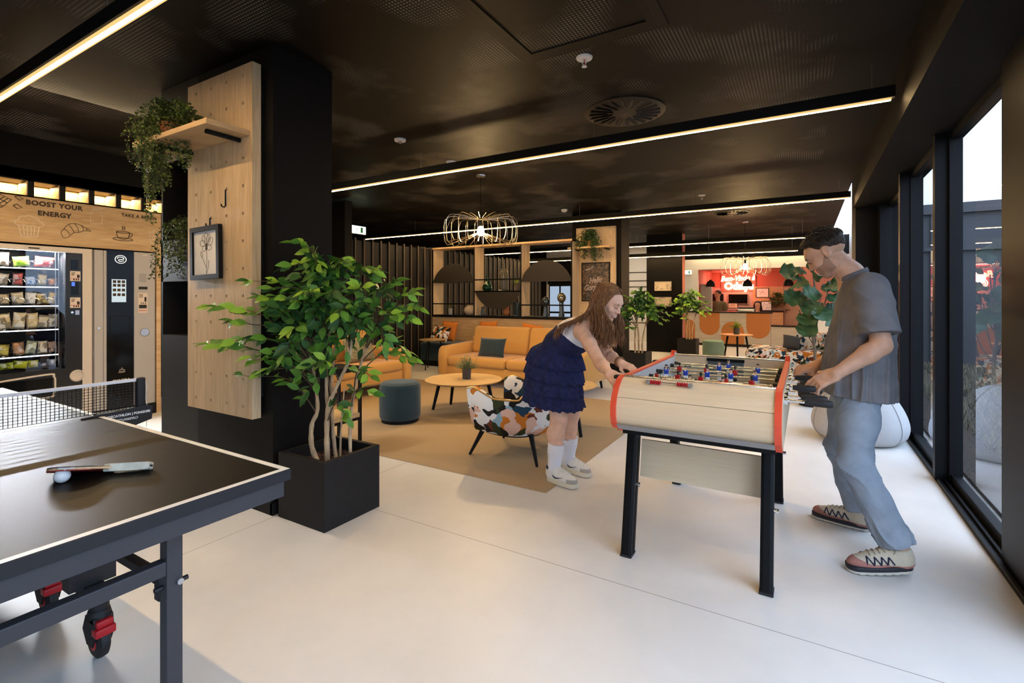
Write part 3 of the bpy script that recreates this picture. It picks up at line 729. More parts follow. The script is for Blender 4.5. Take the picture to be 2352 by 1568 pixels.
# far goal mouth
fo(MB().box(-.565, -.345, FC[1]+.530, FC[1]+.536, .79, .898), 'goal', mat('slate_goal', (.085, .105, .11), .6))
fo(MB().box(-.57, -.34, FC[1]+.524, FC[1]+.531, .878, .897), 'goal_lintel', M_metal)
fo(MB().box(IX0, IX1, FC[1]-.54, FC[1]+.54, .752, .76), 'playing_field', mat('grey_green_pitch', (.33, .38, .35), .5))
fo(MB().box(IX0, IX1, FC[1]-.60, FC[1]+.60, .628, .668), 'underframe', M_metal)
fo(MB().prism([(FC[1]-.70, .695), (FC[1]-.665, .664), (FC[1]-.60, .655), (FC[1]-.60, .665), (FC[1]-.66, .676)], 'X', IX0, IX1), 'lower_lip', M_greyplastic)
# legs: black channel profiles, splayed outwards along the table
for x in (-.775, -.148):
    for (yt, yb, s) in ((2.575, 2.455, -1), (3.415, 3.585, 1)):
        b = MB()
        def sect(y, z): 
            w, dpt = .026, .034
            return [(x-w, y-dpt, z), (x-w*.5, y-dpt-.004, z), (x+w*.5, y-dpt-.004, z), (x+w, y-dpt, z), (x+w, y-.006, z), (x+w-.006, y-.006, z), (x+w-.006, y+.006, z), (x+w, y+.006, z), (x+w, y+dpt, z), (x-w, y+dpt, z), (x-w, y+.006, z), (x-w+.006, y+.006, z), (x-w+.006, y-.006, z), (x-w, y-.006, z)]
        b.skin([[b.bm.verts.new(p) for p in sect(yb, .012)], [b.bm.verts.new(p) for p in sect(yt, .645)]])
        lg = fo(b, 'leg', M_frame)
        fo(MB().box(x-.029, x+.029, yb-.04, yb+.037, 0, .013, .003), 'foot_cap', M_rubber, par=lg)
        fo(MB().cyl((x+.026, yb+(yt-yb)*.55, .34), (x+.045, yb+(yt-yb)*.55, .34), .010, n=10), 'bolt', M_chrome, True, par=lg)
fo(MB().prism([(2.625, .545), (2.640, .545), (2.605, .360), (2.590, .360)], 'X', -.752, -.172), 'leg_panel', M_ash)
# score beads on the front
sc = fo(MB().cyl((-.648, 2.370, .899), (-.455, 2.370, .899), .0028, n=8), 'score_rod', M_chrome, True)
for x in (-.648, -.455): fo(MB().cyl((x, 2.362, .899), (x, 2.402, .892), .011, n=14), 'rod_end', M_chrome, True, par=sc)
for xs in ([-.634+.0105*i for i in range(5)], [-.512+.0105*i for i in range(5)]):
    for x in xs: fo(MB().lathe([(.003, -.0052), (.011, -.0012), (.011, .0012), (.003, .0052)], 16, (x, 2.370, .899), 'X'), 'score_bead', M_red2, True, par=sc)
# rods, handles and players
M_blue = mat('blue_shirt_paint', (.02, .06, .42), .35); M_redp = mat('red_shirt_paint', (.42, .012, .012), .35)
M_pskin = mat('painted_skin', (.66, .42, .28), .45); M_pblack = mat('painted_black', (.008, .007, .007), .4)
RZ = .852
rods = [(2.47, 'R', 1, 0, .10), (2.57, 'R', 2, 0, .085), (2.70, 'L', 3, 1, .06), (2.84, 'R', 5, 0, .045), (3.05, 'L', 5, 1, .02), (3.20, 'R', 3, 0, .05), (3.36, 'L', 2, 1, .04), (3.48, 'L', 1, 1, .05)]
places = {1: [-.43], 2: [-.47, -.25], 3: [-.68, -.52, -.36], 5: [-.725, -.612, -.49, -.365, -.24]}
for y, sd, nplay, team, out in rods:
    xa, xb = (FX0-.04, FX1-.02+out) if sd == 'R' else (FX0+.04-out, FX1+.05)
    r = fo(MB().cyl((xa, y, RZ), (xb, y, RZ), .0068, n=12), 'rod', M_chrome, True)
    e, s = (xb, 1) if sd == 'R' else (xa, -1)
    fo(MB().lathe([(.008, .022), (.0125, .024), (.0145, .04), (.0165, .085), (.0165, .11), (.012, .122), (0, .124)] if s > 0 else [(0, -.124), (.012, -.122), (.0165, -.11), (.0165, -.085), (.0145, -.04), (.0125, -.024), (.008, -.022)], 16, (e-.02*s, y, RZ), 'X'), 'handle', M_rubber, True, par=r)
    for x in (FX0-.006, FX1+.006): fo(MB().lathe([(.008, -.012), (.02, -.010), (.02, .010), (.008, .012)], 16, (x, y, RZ), 'X'), 'bearing', M_chrome, True, par=r)
    for x, q in ((IX0+.012, 1), (IX1-.012, -1)):
        fo(MB().cyl((x, y, RZ), (x+q*.022, y, RZ), .014, .012, n=14), 'bumper', M_rubber, True, par=r)
    mS = M_blue if team else M_redp; mH = M_pskin if team else M_pblack
    for px in places[nplay]:
        f = MB()
        f.box(px-.0145, px+.0145, y-.009, y+.009, RZ-.013, RZ+.020, .006, 2)
        pl = fo(f, 'player', mS, True)
        h = MB(); bmesh.ops.create_uvsphere(h.bm, u_segments=12, v_segments=8, radius=.0088, matrix=Matrix.Translation((px, y, RZ+.0345)) @ Matrix.Diagonal((.95, 1, 1.2, 1)))
        h.cyl((px, y, RZ+.016), (px, y, RZ+.03), .0045, n=8)
        fo(h, 'head', mH, True, par=pl)
        if team:
            hh = MB(); bmesh.ops.create_uvsphere(hh.bm, u_segments=12, v_segments=8, radius=.0092, matrix=Matrix.Translation((px, y+.001, RZ+.0385)) @ Matrix.Diagonal((1, 1, .85, 1)))
            fo(hh, 'hair', M_pblack, True, par=pl)
            fo(MB().prism([(px-.006, RZ+.0205), (px, RZ+.012), (px+.006, RZ+.0205)], 'Y', y-.0105, y-.0085), 'collar', M_tape, par=pl)
        lgm = MB(); lgm.box(px-.011, px+.011, y-.007, y+.007, RZ-.036, RZ-.012, .003).box(px-.010, px+.010, y-.006, y+.006, RZ-.075, RZ-.036, .003).box(px-.011, px+.011, y-.012, y+.009, RZ-.084, RZ-.074, .002)
        fo(lgm, 'legs', M_tape if team else M_pblack, True, par=pl)
# ------------------------------------------------------------------ lounge
def rug_mat(name, c1, c2):
    m, nt, b = new_mat(name); L = nt.links.new
    tc = nt.nodes.new('ShaderNodeTexCoord'); w1 = nt.nodes.new('ShaderNodeTexWave'); w1.bands_direction = 'X'; w1.inputs['Scale'].default_value = 42; w1.inputs['Distortion'].default_value = .6
    w2 = nt.nodes.new('ShaderNodeTexWave'); w2.bands_direction = 'Y'; w2.inputs['Scale'].default_value = 24; w2.inputs['Distortion'].default_value = .6
    L(tc.outputs['Object'], w1.inputs[0]); L(tc.outputs['Object'], w2.inputs[0])
    mu = nt.nodes.new('ShaderNodeMath'); mu.operation = 'MULTIPLY'; L(w1.outputs['Fac'], mu.inputs[0]); L(w2.outputs['Fac'], mu.inputs[1])
    r = nt.nodes.new('ShaderNodeValToRGB'); r.color_ramp.elements[0].color = (*c1, 1); r.color_ramp.elements[1].color = (*c2, 1); L(mu.outputs[0], r.inputs[0])
    L(r.outputs[0], b.inputs['Base Color']); b.inputs['Roughness'].default_value = .95; b.inputs['Specular IOR Level'].default_value = .1
    bp = nt.nodes.new('ShaderNodeBump'); bp.inputs['Strength'].default_value = .5; bp.inputs['Distance'].default_value = .004; L(mu.outputs[0], bp.inputs['Height']); L(bp.outputs[0], b.inputs['Normal'])
    return m
RX0, RX1, RY0, RY1 = -5.45, -1.485, 2.94, 6.0
rg_ = thing('rug', 'large woven sisal rug with a plain border on the lounge floor', 'rug', ((RX0+RX1)/2, (RY0+RY1)/2, 0))
hx, hy = (RX1-RX0)/2, (RY1-RY0)/2
MB().box(-hx+.14, hx-.14, -hy+.14, hy-.14, .0005, .005).build('weave', rug_mat('sisal_weave', (.36, .255, .145), (.60, .455, .285)), rg_, False)
b = MB(); b.box(-hx, hx, -hy, -hy+.14, .0004, .0055).box(-hx, hx, hy-.14, hy, .0004, .0055).box(-hx, -hx+.14, -hy+.14, hy-.14, .0004, .0055).box(hx-.14, hx, -hy+.14, hy-.14, .0004, .0055)
b.build('border', rug_mat('sisal_border', (.39, .275, .16), (.58, .43, .265)), rg_, False)
RG = .0056

def sofa(name, label, W, D, loc, rz, nseat=2):
    """local: width along x, facing -y"""
    t = thing(name, label, 'sofa', loc, rz)
    aw = .17; hw = W/2
    MB().box(-hw+.02, hw-.02, -D/2+.03, D/2-.02, .14, .285, .02, 3).build('base', M_mustard, t)
    for s in (-1, 1):
        x0, x1 = (-hw, -hw+aw) if s < 0 else (hw-aw, hw)
        pts = [(-D/2, .14), (-D/2-.01, .42), (-D/2+.01, .52), (-D/2+.07, .562), (D/2-.18, .585), (D/2-.03, .58), (D/2, .52), (D/2, .14)]
        MB().prism(pts, 'X', x0, x1, .035).build('armrest', M_mustard, t, ang=50)
    sw = (W-2*aw)/nseat
    for i in range(nseat):
        x0 = -hw+aw+i*sw
        MB().box(x0+.004, x0+sw-.004, -D/2+.0, D/2-.22, .275, .425, .05, 4).build('seat_cushion', M_mustard, t, ang=60)
        # inclined back cushion
        bk = MB(); bk.box(x0+.004, x0+sw-.004, -.105, .095, 0, .44, .055, 4)
        o = bk.build('back_cushion', M_mustard, t, ang=60); o.location = (0, D/2-.255, .40); o.rotation_euler = (-.24, 0, 0)
    MB().box(-hw+.02, hw-.02, D/2-.10, D/2-.02, .14, .66, .03, 3).build('back_frame', M_mustard, t)
    for sx in (-1, 1):
        for sy in (-1, 1): MB().cyl((sx*(hw-.12), sy*(D/2-.12), .145), (sx*(hw-.10), sy*(D/2-.10), 0), .022, .015, 10).build('leg', M_metal, t)
    return t
sofa('sofa', 'mustard two seater sofa facing the coffee table, backed by the long bench', 2.40, .98, (-3.62, 6.38, RG), 0)
sofa('sofa', 'mustard sofa at the left end of the rug, half hidden by the near potted tree', 1.75, .92, (-5.31, 4.48, RG), PI/2)
o = cushion('cushion', .45, .29, .14, M_tealdk, None); o.location = (-4.00, 6.15, .565); o.rotation_euler = (-.30, 0, .03)
tag(o, 'dark teal cushion leaning on the back of the mustard sofa', 'cushion')
o = cushion('cushion', .50, .34, .14, mat('speckled_cushion_fabric', (.24, .215, .13), .9, noise=.75, nscale=70, bump=.2, bscale=90), None); o.location = (-5.23, 4.72, .60); o.rotation_euler = (-.35, 0, PI/2)
tag(o, 'speckled beige cushion on the side sofa behind the potted tree', 'cushion')

# ottoman
def pouf(loc, r, h, m, label, group=None):
    t = thing('pouf', label, 'pouf', loc, 0, group)
    k = .035
    MB().lathe([(0, h), (r-.09, h), (r-.03, h-.006), (r-.006, h-.022), (r, h-.05), (r-.004, h-.053), (r, h-.056), (r+.003, h*.5), (r, .06), (r-.012, .035), (0, .035)], 48, capb=False, capt=False).build('upholstery', m, t)
    MB().cyl((0, 0, 0), (0, 0, .04), r-.02, n=40).build('plinth', M_metal, t)
    return t
pouf((-3.685, 3.885, RG), .213, .415, M_teal, 'dark teal cylindrical pouf standing on the rug')
pouf((-1.66, 11.05, 0), .21, .42, M_sage, 'sage green cylindrical pouf in front of the reception desk')

# tables
def round_table(loc, r, h, legs, label, th=.022, tap=(.016, .022), wood_=None):
    t = thing('coffee_table', label, 'table', loc, 0)
    MB().lathe([(0, h-th), (r-.03, h-th), (r-.004, h-.006), (r, h-.003), (r-.002, h), (0, h)], 56, capb=False, capt=False).build('tabletop', wood_ or M_oak_x, t)
    MB().lathe([(0, h-th-.004), (r-.06, h-th-.004), (r-.012, h-.011), (r-.03, h-th+.001)], 48, capb=False, capt=False).build('top_edge', M_metal, t)
    for (a, ra, rb) in legs:
        p0 = (ra*math.cos(a), ra*math.sin(a), h-th); p1 = (rb*math.cos(a), rb*math.sin(a), 0)
        MB().cyl(p0, p1, tap[1], tap[0], 12).build('leg', M_metal, t)
    return t
round_table((-3.39, 4.615, RG), .445, .362, [(a, .28, .36) for a in (2.66, 3.62, 5.9, .4)], 'low round oak coffee table on black legs with a small potted plant')
round_table((-2.11, 4.42, RG), .39, .445, [(a, .25, .345) for a in (5.86, 1.3, 3.5)], 'round oak table on black legs standing behind the girl')
round_table((-5.87, 7.03, 0), .245, .545, [(a, .14, .21) for a in (2.7, 4.75, .6)], 'small round side table beside the dark teal bench', tap=(.010, .012))
round_table((-1.27, 11.55, 0), .33, .52, [(a, .19, .27) for a in (2.8, 4.9, .4)], 'round side table with a fern in front of the reception desk', tap=(.016, .022), wood_=wood('orange_brown_oak', (.42, .19, .06), (.56, .28, .10), (1.2, 11, 11)))

# small potted plants
def small_plant(loc, pr, ph, pm, label, kind, h, nleaf, m1, seed, group=None, name='potted_plant'):
    t = thing(name, label, 'plant', loc, 0, group); R = random.Random(seed)
    MB().lathe([(0, 0), (pr*.92, 0), (pr, ph), (pr*.9, ph), (pr*.88, ph*.85), (0, ph*.85)], 28, capb=False, capt=False).build('pot', pm, t)
    f = MB()
    for i in range(nleaf):
        a = R.uniform(0, 2*PI); el = R.uniform(.25, 1.45); l = h*R.uniform(.55, 1.)
        d = Vector((math.cos(a)*math.cos(el), math.sin(a)*math.cos(el), math.sin(el)))
        if kind == 'fern':
            pts = [Vector((0, 0, ph*.85))+d*l*s+Vector((0, 0, -.35*l*s*s*(1.3-el*.7))) for s in (0, .25, .5, .75, 1)]
            sd = d.cross(Vector((0, 0, 1))).normalized()
            for j in range(4):
                for q in range(3):
                    c0 = pts[j].lerp(pts[j+1], q/3); ww = h*.17*(1-(j+q/3)/4.4)
                    for s in (-1, 1):
                        tip = c0+sd*s*ww+d*ww*.5
                        f.quad(c0, c0+d*.004+sd*s*ww*.5+Vector((0, 0, .004)), tip, c0+sd*s*ww*.5-d*.006)
        else:
            base = Vector((R.uniform(-.4, .4)*pr, R.uniform(-.4, .4)*pr, ph*.85)); f.tube([base, base+d*l*.5, base+d*l], .0012, 4)
            for k in range(9):
                p = base+d*l*(.25+.75*k/8); aa = R.uniform(0, 2*PI); ee = R.uniform(-.3, .9); s = h*.085
                v = Vector((math.cos(aa)*math.cos(ee), math.sin(aa)*math.cos(ee), math.sin(ee))); u = v.cross(Vector((.3, .2, 1))).normalized()
                f.quad(p, p+v*s*.5+u*s*.42, p+v*s, p+v*s*.5-u*s*.42)
    f.build('foliage', m1, t, True, None, 60, False); return t
small_plant((-3.36, 4.63, RG+.362), .052, .115, mat('dark_brown_pot', (.05, .04, .035), .5), 'small potted plant with grey green leaves on the coffee table', 'bush', .18, 120, mat('grey_green_leaf', (.17, .21, .095), .6, noise=.35, nscale=30), 5)
small_plant((-1.27, 11.55, .52), .062, .145, mat('slate_pot', (.05, .055, .065), .6), 'green fern in a slate pot on the side table by reception', 'fern', .27, 34, mat('fern_leaf', (.15, .25, .03), .5, noise=.3, nscale=20), 6)

# patterned tub chair (local: faces -x; near arm towards -y)
def tub_chair(label, loc, rz):
    t = thing('armchair', label, 'armchair', loc, rz)
    path = smooth_pts([(-.30, -.27, 0), (-.10, -.315, 0), (.12, -.30, 0), (.27, -.16, 0), (.31, 0, 0), (.27, .16, 0), (.12, .30, 0), (-.10, .315, 0), (-.30, .27, 0)], 6)
    hts = np.interp(np.linspace(0, 1, len(path)), [0, .06, .17, .27, .38, .5, .62, .73, .83, .94, 1], [.555, .575, .50, .50, .66, .74, .66, .50, .50, .575, .555])
    outR, rim = [], []; N = len(path); mb = MB()
    for i, p in enumerate(path):
        tn = Vector(path[min(i+1, N-1)])-Vector(path[max(i-1, 0)]); tn.normalize(); nr = Vector((tn.y, -tn.x, 0)); P0 = Vector(p)
        ht = hts[i]
        sec = []
        prof = [(-.105, .185), (-.045, .20), (0.0, .28), (.035, ht*.75), (.052, ht-.015), (.042, ht), (.012, ht+.004), (-.008, ht-.02), (-.02, ht-.12), (-.03, .33), (-.05, .26)]
        for o, z in prof: sec.append(mb.bm.verts.new(P0+nr*o+Vector((0, 0, z))))
        outR.append(sec); rim.append(tuple(P0+nr*.047+Vector((0, 0, ht))))
    mb.skin(outR)
    mb.build('shell', M_pattern, t, ang=70)
    MB().tube(rim, .0065, 8).build('piping', mat('gold_piping', (.55, .33, .10), .35, metal=.6), t)
    inn = [(p[0]*.86, p[1]*.86) for p in path]
    MB().prism(inn, 'Z', .20, .37, .03).build('seat_cushion', M_pattern, t, ang=50)
    und = [(p[0]*.70, p[1]*.70) for p in path]
    MB().prism(und, 'Z', .175, .21).build('underside', M_metal, t)
    for x, y in ((-.22, -.20), (.22, -.20), (-.22, .20), (.22, .20)):
        MB().cyl((x, y, .215), (x*1.42, y*1.38, 0), .022, .011, 14).build('leg', M_metal, t)
    return t
tub_chair('patterned tub armchair with gold piping and black legs on the rug beside the girl', (-2.085, 3.62, RG), .02)

# open metal stand with a wooden shelf behind the column
t = thing('shelf_stand', 'black metal stand with a wooden shelf, behind the trunk of the near potted tree', 'stand', (-3.62, 2.98, 0))
for x, y in ((.14, .17), (-.14, .17), (.14, -.17), (-.14, -.17)): MB().box(x-.012, x+.012, y-.012, y+.012, 0, .66).build('leg', M_metal, t, False)
MB().box(-.15, .15, -.18, .18, .225, .262).build('shelf', M_oak_x, t, False)
b = MB().box(-.152, .152, .158, .182, .64, .664).box(-.152, .152, -.182, -.158, .64, .664).box(-.152, -.128, -.16, .16, .64, .664).box(.128, .152, -.16, .16, .64, .664).box(-.13, .13, .158, .182, .20, .222).box(.128, .152, -.16, .16, .20, .222)
b.build('frame', M_metal, t, False); MB().box(-.15, .15, -.18, .18, .664, .684).build('top', M_metal, t, False)

# ------------------------------------------------------------------ slatted partition and open shelving
SX = -6.65
sl = MB().box(SX-.30, SX-.24, 5.6, 12.9, 0, 2.33)
struct(sl.build('wall_slat_backing', M_black, smooth=False))
M_oakdk = wood('stained_oak_edge', (.24, .165, .095), (.36, .26, .16), (13, 13, .9))
st_ = thing('slat_screen', 'tall dark slatted partition with pale slat edges on the left of the lounge', 'screen', (SX, 9.25, 0))
y = 5.70; i = 0
M_slat = mat('black_slat', (.013, .0115, .0105), .5, noise=.15, nscale=4)
while y < 12.85:
    s = MB().box(-.23, 0, y-9.25, y-9.25+.045, .10, 2.34).build('slat', M_slat, st_, False)
    MB().box(-.02, .0015, y-9.25+.018, y-9.25+.029, .10, 2.338).build('oak_edge', M_oakdk, s, False)
    MB().box(-.16, -.02, y-9.25+.045, y-9.25+.19, .10, 2.30).build('infill', M_slat, s, False)
    y += .2
MB().box(-.25, -.004, -3.65, 3.65, 0, .10).build('base_rail', M_black, st_, False)
struct(MB().box(-9, -6.02, 5.15, 5.27, 0, 2.78).build('wall_return', M_blackwall, smooth=False))
struct(MB().box(-6.025, -6.005, 5.14, 5.28, 0, 2.785).build('trim_4', M_frame, smooth=False))

# shelving unit, local origin at its left front foot
SY = 7.95
su = thing('shelving_unit', 'open oak and black shelving divider with half round panels along the back of the lounge', 'shelving', (-6.645, SY, 0))
D = .33; xs = [0, 1.045, 2.10, 3.12]
MB().box(0, 3.12, .0, .04, .45, .912).build('back_panel', M_oak_h, su, False)
MB().box(0, 3.12, -.012, D, .912, .957).build('ledge', M_black, su, False)
MB().box(0, 3.12, .04, D, 0, .912).build('base', M_oak_h, su, False)
for x in xs:
    u = MB().box(x, x+.022, .006, D, .957, 2.33).build('divider', M_oak_v, su, False)
    MB().box(x-.001, x+.023, -.002, .006, .957, 2.33).build('edge_band', M_black, u, False)
MB().box(0, 3.142, 0, D, 2.30, 2.335).build('top_panel', M_oak_h, su, False)
MB().box(0, 3.142, -.003, .0, 2.30, 2.335).build('top_edge', M_oak_h, su, False)
def seg_panel(x0, x1, zflat, rise, up):
    c = (x0+x1)/2; hw = (x1-x0)/2-.002; R = (hw*hw+rise*rise)/(2*rise); a = math.asin(min(1, hw/R)); pts = []
    for k in range(33):
        q = -a+2*a*k/32; pts.append((c+R*math.sin(q), zflat+(1 if up else -1)*(R*math.cos(q)-R+rise)))
    return pts
M_disc = mat('dark_taupe_panel', (.030, .0235, .018), .6)
MB().prism(seg_panel(.022, 1.045, 1.635, .355, True), 'Y', .0, .02).build('half_round_panel', M_disc, su)
MB().prism(seg_panel(1.067, 2.10, 1.437, .352, False), 'Y', .0, .02).build('half_round_panel', M_disc, su)
MB().prism(seg_panel(2.122, 3.12, 1.630, .355, True), 'Y', .0, .02).build('half_round_panel', M_disc, su)
MB().box(.022, 1.045, .0, D, 1.613, 1.635).build('shelf', M_disc, su, False); MB().box(1.067, 2.10, .0, D, 1.416, 1.437).build('shelf', M_disc, su, False); MB().box(2.122, 3.12, .0, D, 1.608, 1.630).build('shelf', M_disc, su, False)
for x0, x1, z in ((.022, 1.045, 1.183), (1.067, 2.10, 1.655), (2.122, 3.12, 1.172)): MB().box(x0, x1, -.004, .012, z-.014, z+.010).build('front_rail', M_metal, su, False)

# bench with cushions
bn = thing('bench', 'long low dark teal upholstered bench in front of the oak shelving', 'bench', (-5.10, 7.62, 0))
MB().box(-1.33, 1.45, -.30, .31, .10, .45, .035, 4).build('upholstery', M_teal, bn); MB().box(-1.30, 1.42, -.28, .30, 0, .11).build('plinth', M_metal, bn, False)
def put_cushion(w, h, t_, m, loc, rot, label, grp=None, pinch=.06):
    o = cushion('cushion', w, h, t_, m, None, pinch=pinch); o.location = loc; o.rotation_euler = rot; return tag(o, label, 'cushion', grp)
put_cushion(.37, .40, .13, M_orange, (-6.08, 7.78, .645), (-.22, .06, 0), 'orange cushion behind the patterned cushion at the left end of the bench')
put_cushion(.40, .32, .14, M_patternS, (-6.12, 7.57, .605), (-.45, .12, .05), 'patterned cushion on the bench beside the small side table')
put_cushion(.40, .40, .13, M_orange, (-5.17, 7.80, .665), (-.2, -.04, 0), 'orange cushion showing above the middle of the mustard sofa')
put_cushion(.42, .38, .13, M_orange, (-4.24, 7.79, .645), (-.2, .14, 0), 'orange cushion slipping above the right seat of the mustard sofa')

# objects on the shelves
def vase(prof, m, loc, label, n=32, group=None, name='vase'):
    o = MB().lathe(prof, n, capb=False, capt=False).build(name, m, loc=loc, ang=60); return tag(o, label, 'vase', group)
M_ggreen = mat('green_glass', (.004, .035, .014), .06, spec=.8)
M_cglass = mat('clear_glass', (.75, .72, .62), .05, trans=.92, ior=1.3)
M_smoke = mat('smoky_glass', (.22, .27, .29), .05, trans=.85, ior=1.35)
M_stone = mat('beige_stoneware', (.50, .40, .28), .7, noise=.2, nscale=40)
sh = lambda x, y, z: (-6.645+x, SY+y, z)
vase([(0, .002), (.07, .002), (.098, .04), (.102, .075), (.08, .125), (.04, .18), (.022, .225), (.020, .27), (.026, .30), (.018, .302), (.012, .28), (0, .24)], M_ggreen, sh(1.27, .14, 1.437), 'dark green glass bottle vase on the middle half round shelf')
vase([(0, .003), (.088, .003), (.095, .02), (.095, .32), (.085, .37), (.05, .42), (.025, .45), (.024, .50), (.030, .52), (.022, .518), (.018, .45), (.045, .41), (.08, .36), (.088, .30), (.088, .03), (0, .02)], M_cglass, sh(1.63, .17, 1.437), 'tall pale clear glass bottle on the middle half round shelf')
small_plant(sh(1.93, .17, 1.437), .045, .15, mat('taupe_pot', (.09, .075, .06), .6), 'plant with bright upright leaves on the middle half round shelf', 'fern', .19, 11, mat('yellow_green_leaf', (.22, .30, .02), .5), 8)
small_plant(sh(.34, .16, .957), .045, .13, M_greyplastic, 'small leafy plant in a grey glass on the left part of the ledge', 'bush', .21, 12, mat('olive_leaf', (.09, .14, .02), .5), 9)
vase([(0, .002), (.08, .002), (.13, .05), (.145, .10), (.12, .155), (.075, .18), (.07, .205), (.075, .215), (.060, .213), (.055, .18), (.0, .15)], M_stone, sh(.88, .13, .957), 'squat beige stoneware jar on the left part of the ledge')
tv = MB(); 
o = sdf_obj('head_vase', lambda p: smin(smin(ell(p, (0, 0, .19), (.085, .075, .09)), chain(p, [(0, 0, .0), (0, 0, .12)], [.062, .05], .02), .03), smin(ell(p, (.055, -.05, .20), (.022, .02, .03)), ell(p, (.088, 0, .19), (.012, .02, .03)), .01), .015), (-.12, -.12, -.07), (.12, .12, .30), .01, M_terracotta)
o.location = sh(1.70, .16, 1.02); tag(o, 'terracotta head shaped vase on the ledge under the middle half round panel', 'vase')
vase([(0, .004), (.075, .004), (.077, .25), (.072, .25), (.070, .02), (0, .02)], M_smoke, sh(1.95, .15, .957), 'straight clear glass cylinder on the ledge beside the terracotta head')
vase([(0, .002), (.045, .002), (.05, .05), (.035, .12), (.03, .17), (.02, .17), (0, .15)], M_smoke, sh(1.15, .16, .957), 'small dark glass vase on the ledge at the foot of the second divider')
for x, lab, dz in ((2.54, 'dark glass head sculpture on a tall neck, left of the pair on the ledge', 0.), (2.86, 'pale glass head sculpture on a tall neck, right of the pair on the ledge', .07)):
    t = thing('glass_head', lab, 'sculpture', sh(x, .17, .957))
    MB().lathe([(0, 0), (.05, 0), (.055, .02), (.042, .10), (.036, .20+dz), (0, .20+dz)], 24, capb=False, capt=False).build('neck', M_smoke, t)
    hm = MB(); bmesh.ops.create_uvsphere(hm.bm, u_segments=24, v_segments=16, radius=.088, matrix=Matrix.Translation((0, 0, .275+dz)) @ Matrix.Diagonal((.88, .95, 1.05, 1)))
    hm.build('head', mat('dark_mirror_glass', (.10, .12, .13), .08, metal=.8) if not dz else mat('gold_mirror_glass', (.38, .34, .24), .08, metal=.8), t)

# ------------------------------------------------------------------ shelf planks, poster, frame, hooks on the peg boards
def plank(loc, w, label, dx0=-.17):
    t = thing('wall_shelf', label, 'shelf', loc)
    MB().box(dx0, w, -.25, 0, 0, .032, .002, 1).build('plank', M_oak_h, t, False)
    for x in (.06, w-.10): MB().cyl((x, -.20, -.014), (x, 0, -.014), .013, n=12).build('peg', M_metal, t)
    return t
plank((-3.58, 1.743, 2.275), .71, 'oak plank shelf on black pegs, holding the trailing plant on the near peg board')
plank((-3.57, 8.283, 2.165), .72, 'oak plank shelf on the far peg board, holding a trailing plant', -.06)
def hook(loc, label, l=.10):
    b = MB().tube([(0, .03, 0), (0, -.006, 0), (0, -.006, -l), (-.004, -.012, -l-.008), (-.02, -.02, -l), (-.022, -.02, -l+.012)], .0045, 8)
    tag(b.build('hook', M_metal, loc=loc), label, 'hook', None)
hook((-3.119, 1.745, 1.975), 'black metal hook hanging empty on the near peg board'); hook((-3.297, 1.745, 1.812), 'black metal hook that carries the framed flower drawing', .045)
pf = thing('picture_frame', 'black framed line drawing of a flower on the near peg board', 'picture', (-3.315, 1.735, 1.590), 0)
pf.rotation_euler = (.0, -.02, 0)
w, h = .395, .335
w, h = .34, .34
f = MB(); bw = .03
f.box(-w/2, w/2, -.025, 0, h/2-bw, h/2).box(-w/2, w/2, -.025, 0, -h/2, -h/2+bw).box(-w/2, -w/2+bw, -.025, 0, -h/2+bw, h/2-bw).box(w/2-bw, w/2, -.025, 0, -h/2+bw, h/2-bw)
f.build('frame', M_metal, pf, False); pp = MB().box(-w/2+bw, w/2-bw, -.012, -.002, -h/2+bw, h/2-bw).build('print', M_paper, pf, False)
fl = MB(); FM = plane_M((.01, -.0125, .0), (1, 0, 0), (0, 0, 1))
def petal(cx, cz, a, l, wd): 
    u = (math.cos(a), math.sin(a)); v = (-u[1], u[0])
    return ['c']+[(cx+u[0]*l*p+v[0]*wd*q, cz+u[1]*l*p+v[1]*wd*q) for p, q in ((0, 0), (.35, .5), (.75, .75), (1, .15), (.9, -.25), (.6, -.7), (.3, -.45))]
lines = [petal(-.0, .045, a, l, wd) for a, l, wd in ((1.57, .085, .035), (1.05, .08, .03), (2.1, .08, .03), (.45, .085, .03), (2.75, .08, .03), (-.4, .06, .028), (3.6, .055, .026))]
lines += [[(0, .03), (.004, -.05), (-.004, -.11), (0, -.165)], [(-.001, -.10), (-.03, -.06), (-.05, -.03)], [(.0, -.13), (.02, -.09), (.028, -.05)], ['c', (-.055, -.03), (-.07, .0), (-.06, .012), (-.048, -.005)]]
strokes(fl, lines, FM, .0013); fl.prism([(-.012+.01, .045), (.01, .056), (.022, .045), (.018, .022), (.01, .012), (.0, .022)], 'Y', -.0132, -.0122); fl.build('flower_drawing', M_inkbrown, pp)
# neon style poster on the far column
po = thing('poster', 'dark framed poster with glowing style script lettering on the far peg board', 'poster', (-3.195, 8.285, 1.585))
MB().box(-.265, .265, -.02, 0, -.345, .345).build('frame', M_metal, po, False)
pm, nt, bs = new_mat('dark_leafy_print'); n = nt.nodes.new('ShaderNodeTexVoronoi'); n.inputs['Scale'].default_value = 34; tc = nt.nodes.new('ShaderNodeTexCoord'); nt.links.new(tc.outputs['Object'], n.inputs[0])
r = nt.nodes.new('ShaderNodeValToRGB'); sp = nt.nodes.new('ShaderNodeSeparateColor'); nt.links.new(n.outputs['Color'], sp.inputs[0]); nt.links.new(sp.outputs[0], r.inputs[0])
r.color_ramp.elements[0].color = (.008, .006, .005, 1); r.color_ramp.elements[0].position = .3; r.color_ramp.elements[1].color = (.16, .085, .04, 1); nt.links.new(r.outputs[0], bs.inputs['Base Color']); bs.inputs['Roughness'].default_value = .4
pq = MB().box(-.245, .245, -.023, -.02, -.325, .325).build('print', pm, po, False)
M_pinkneon = mat('printed_pink_neon', (.85, .66, .58), .5)
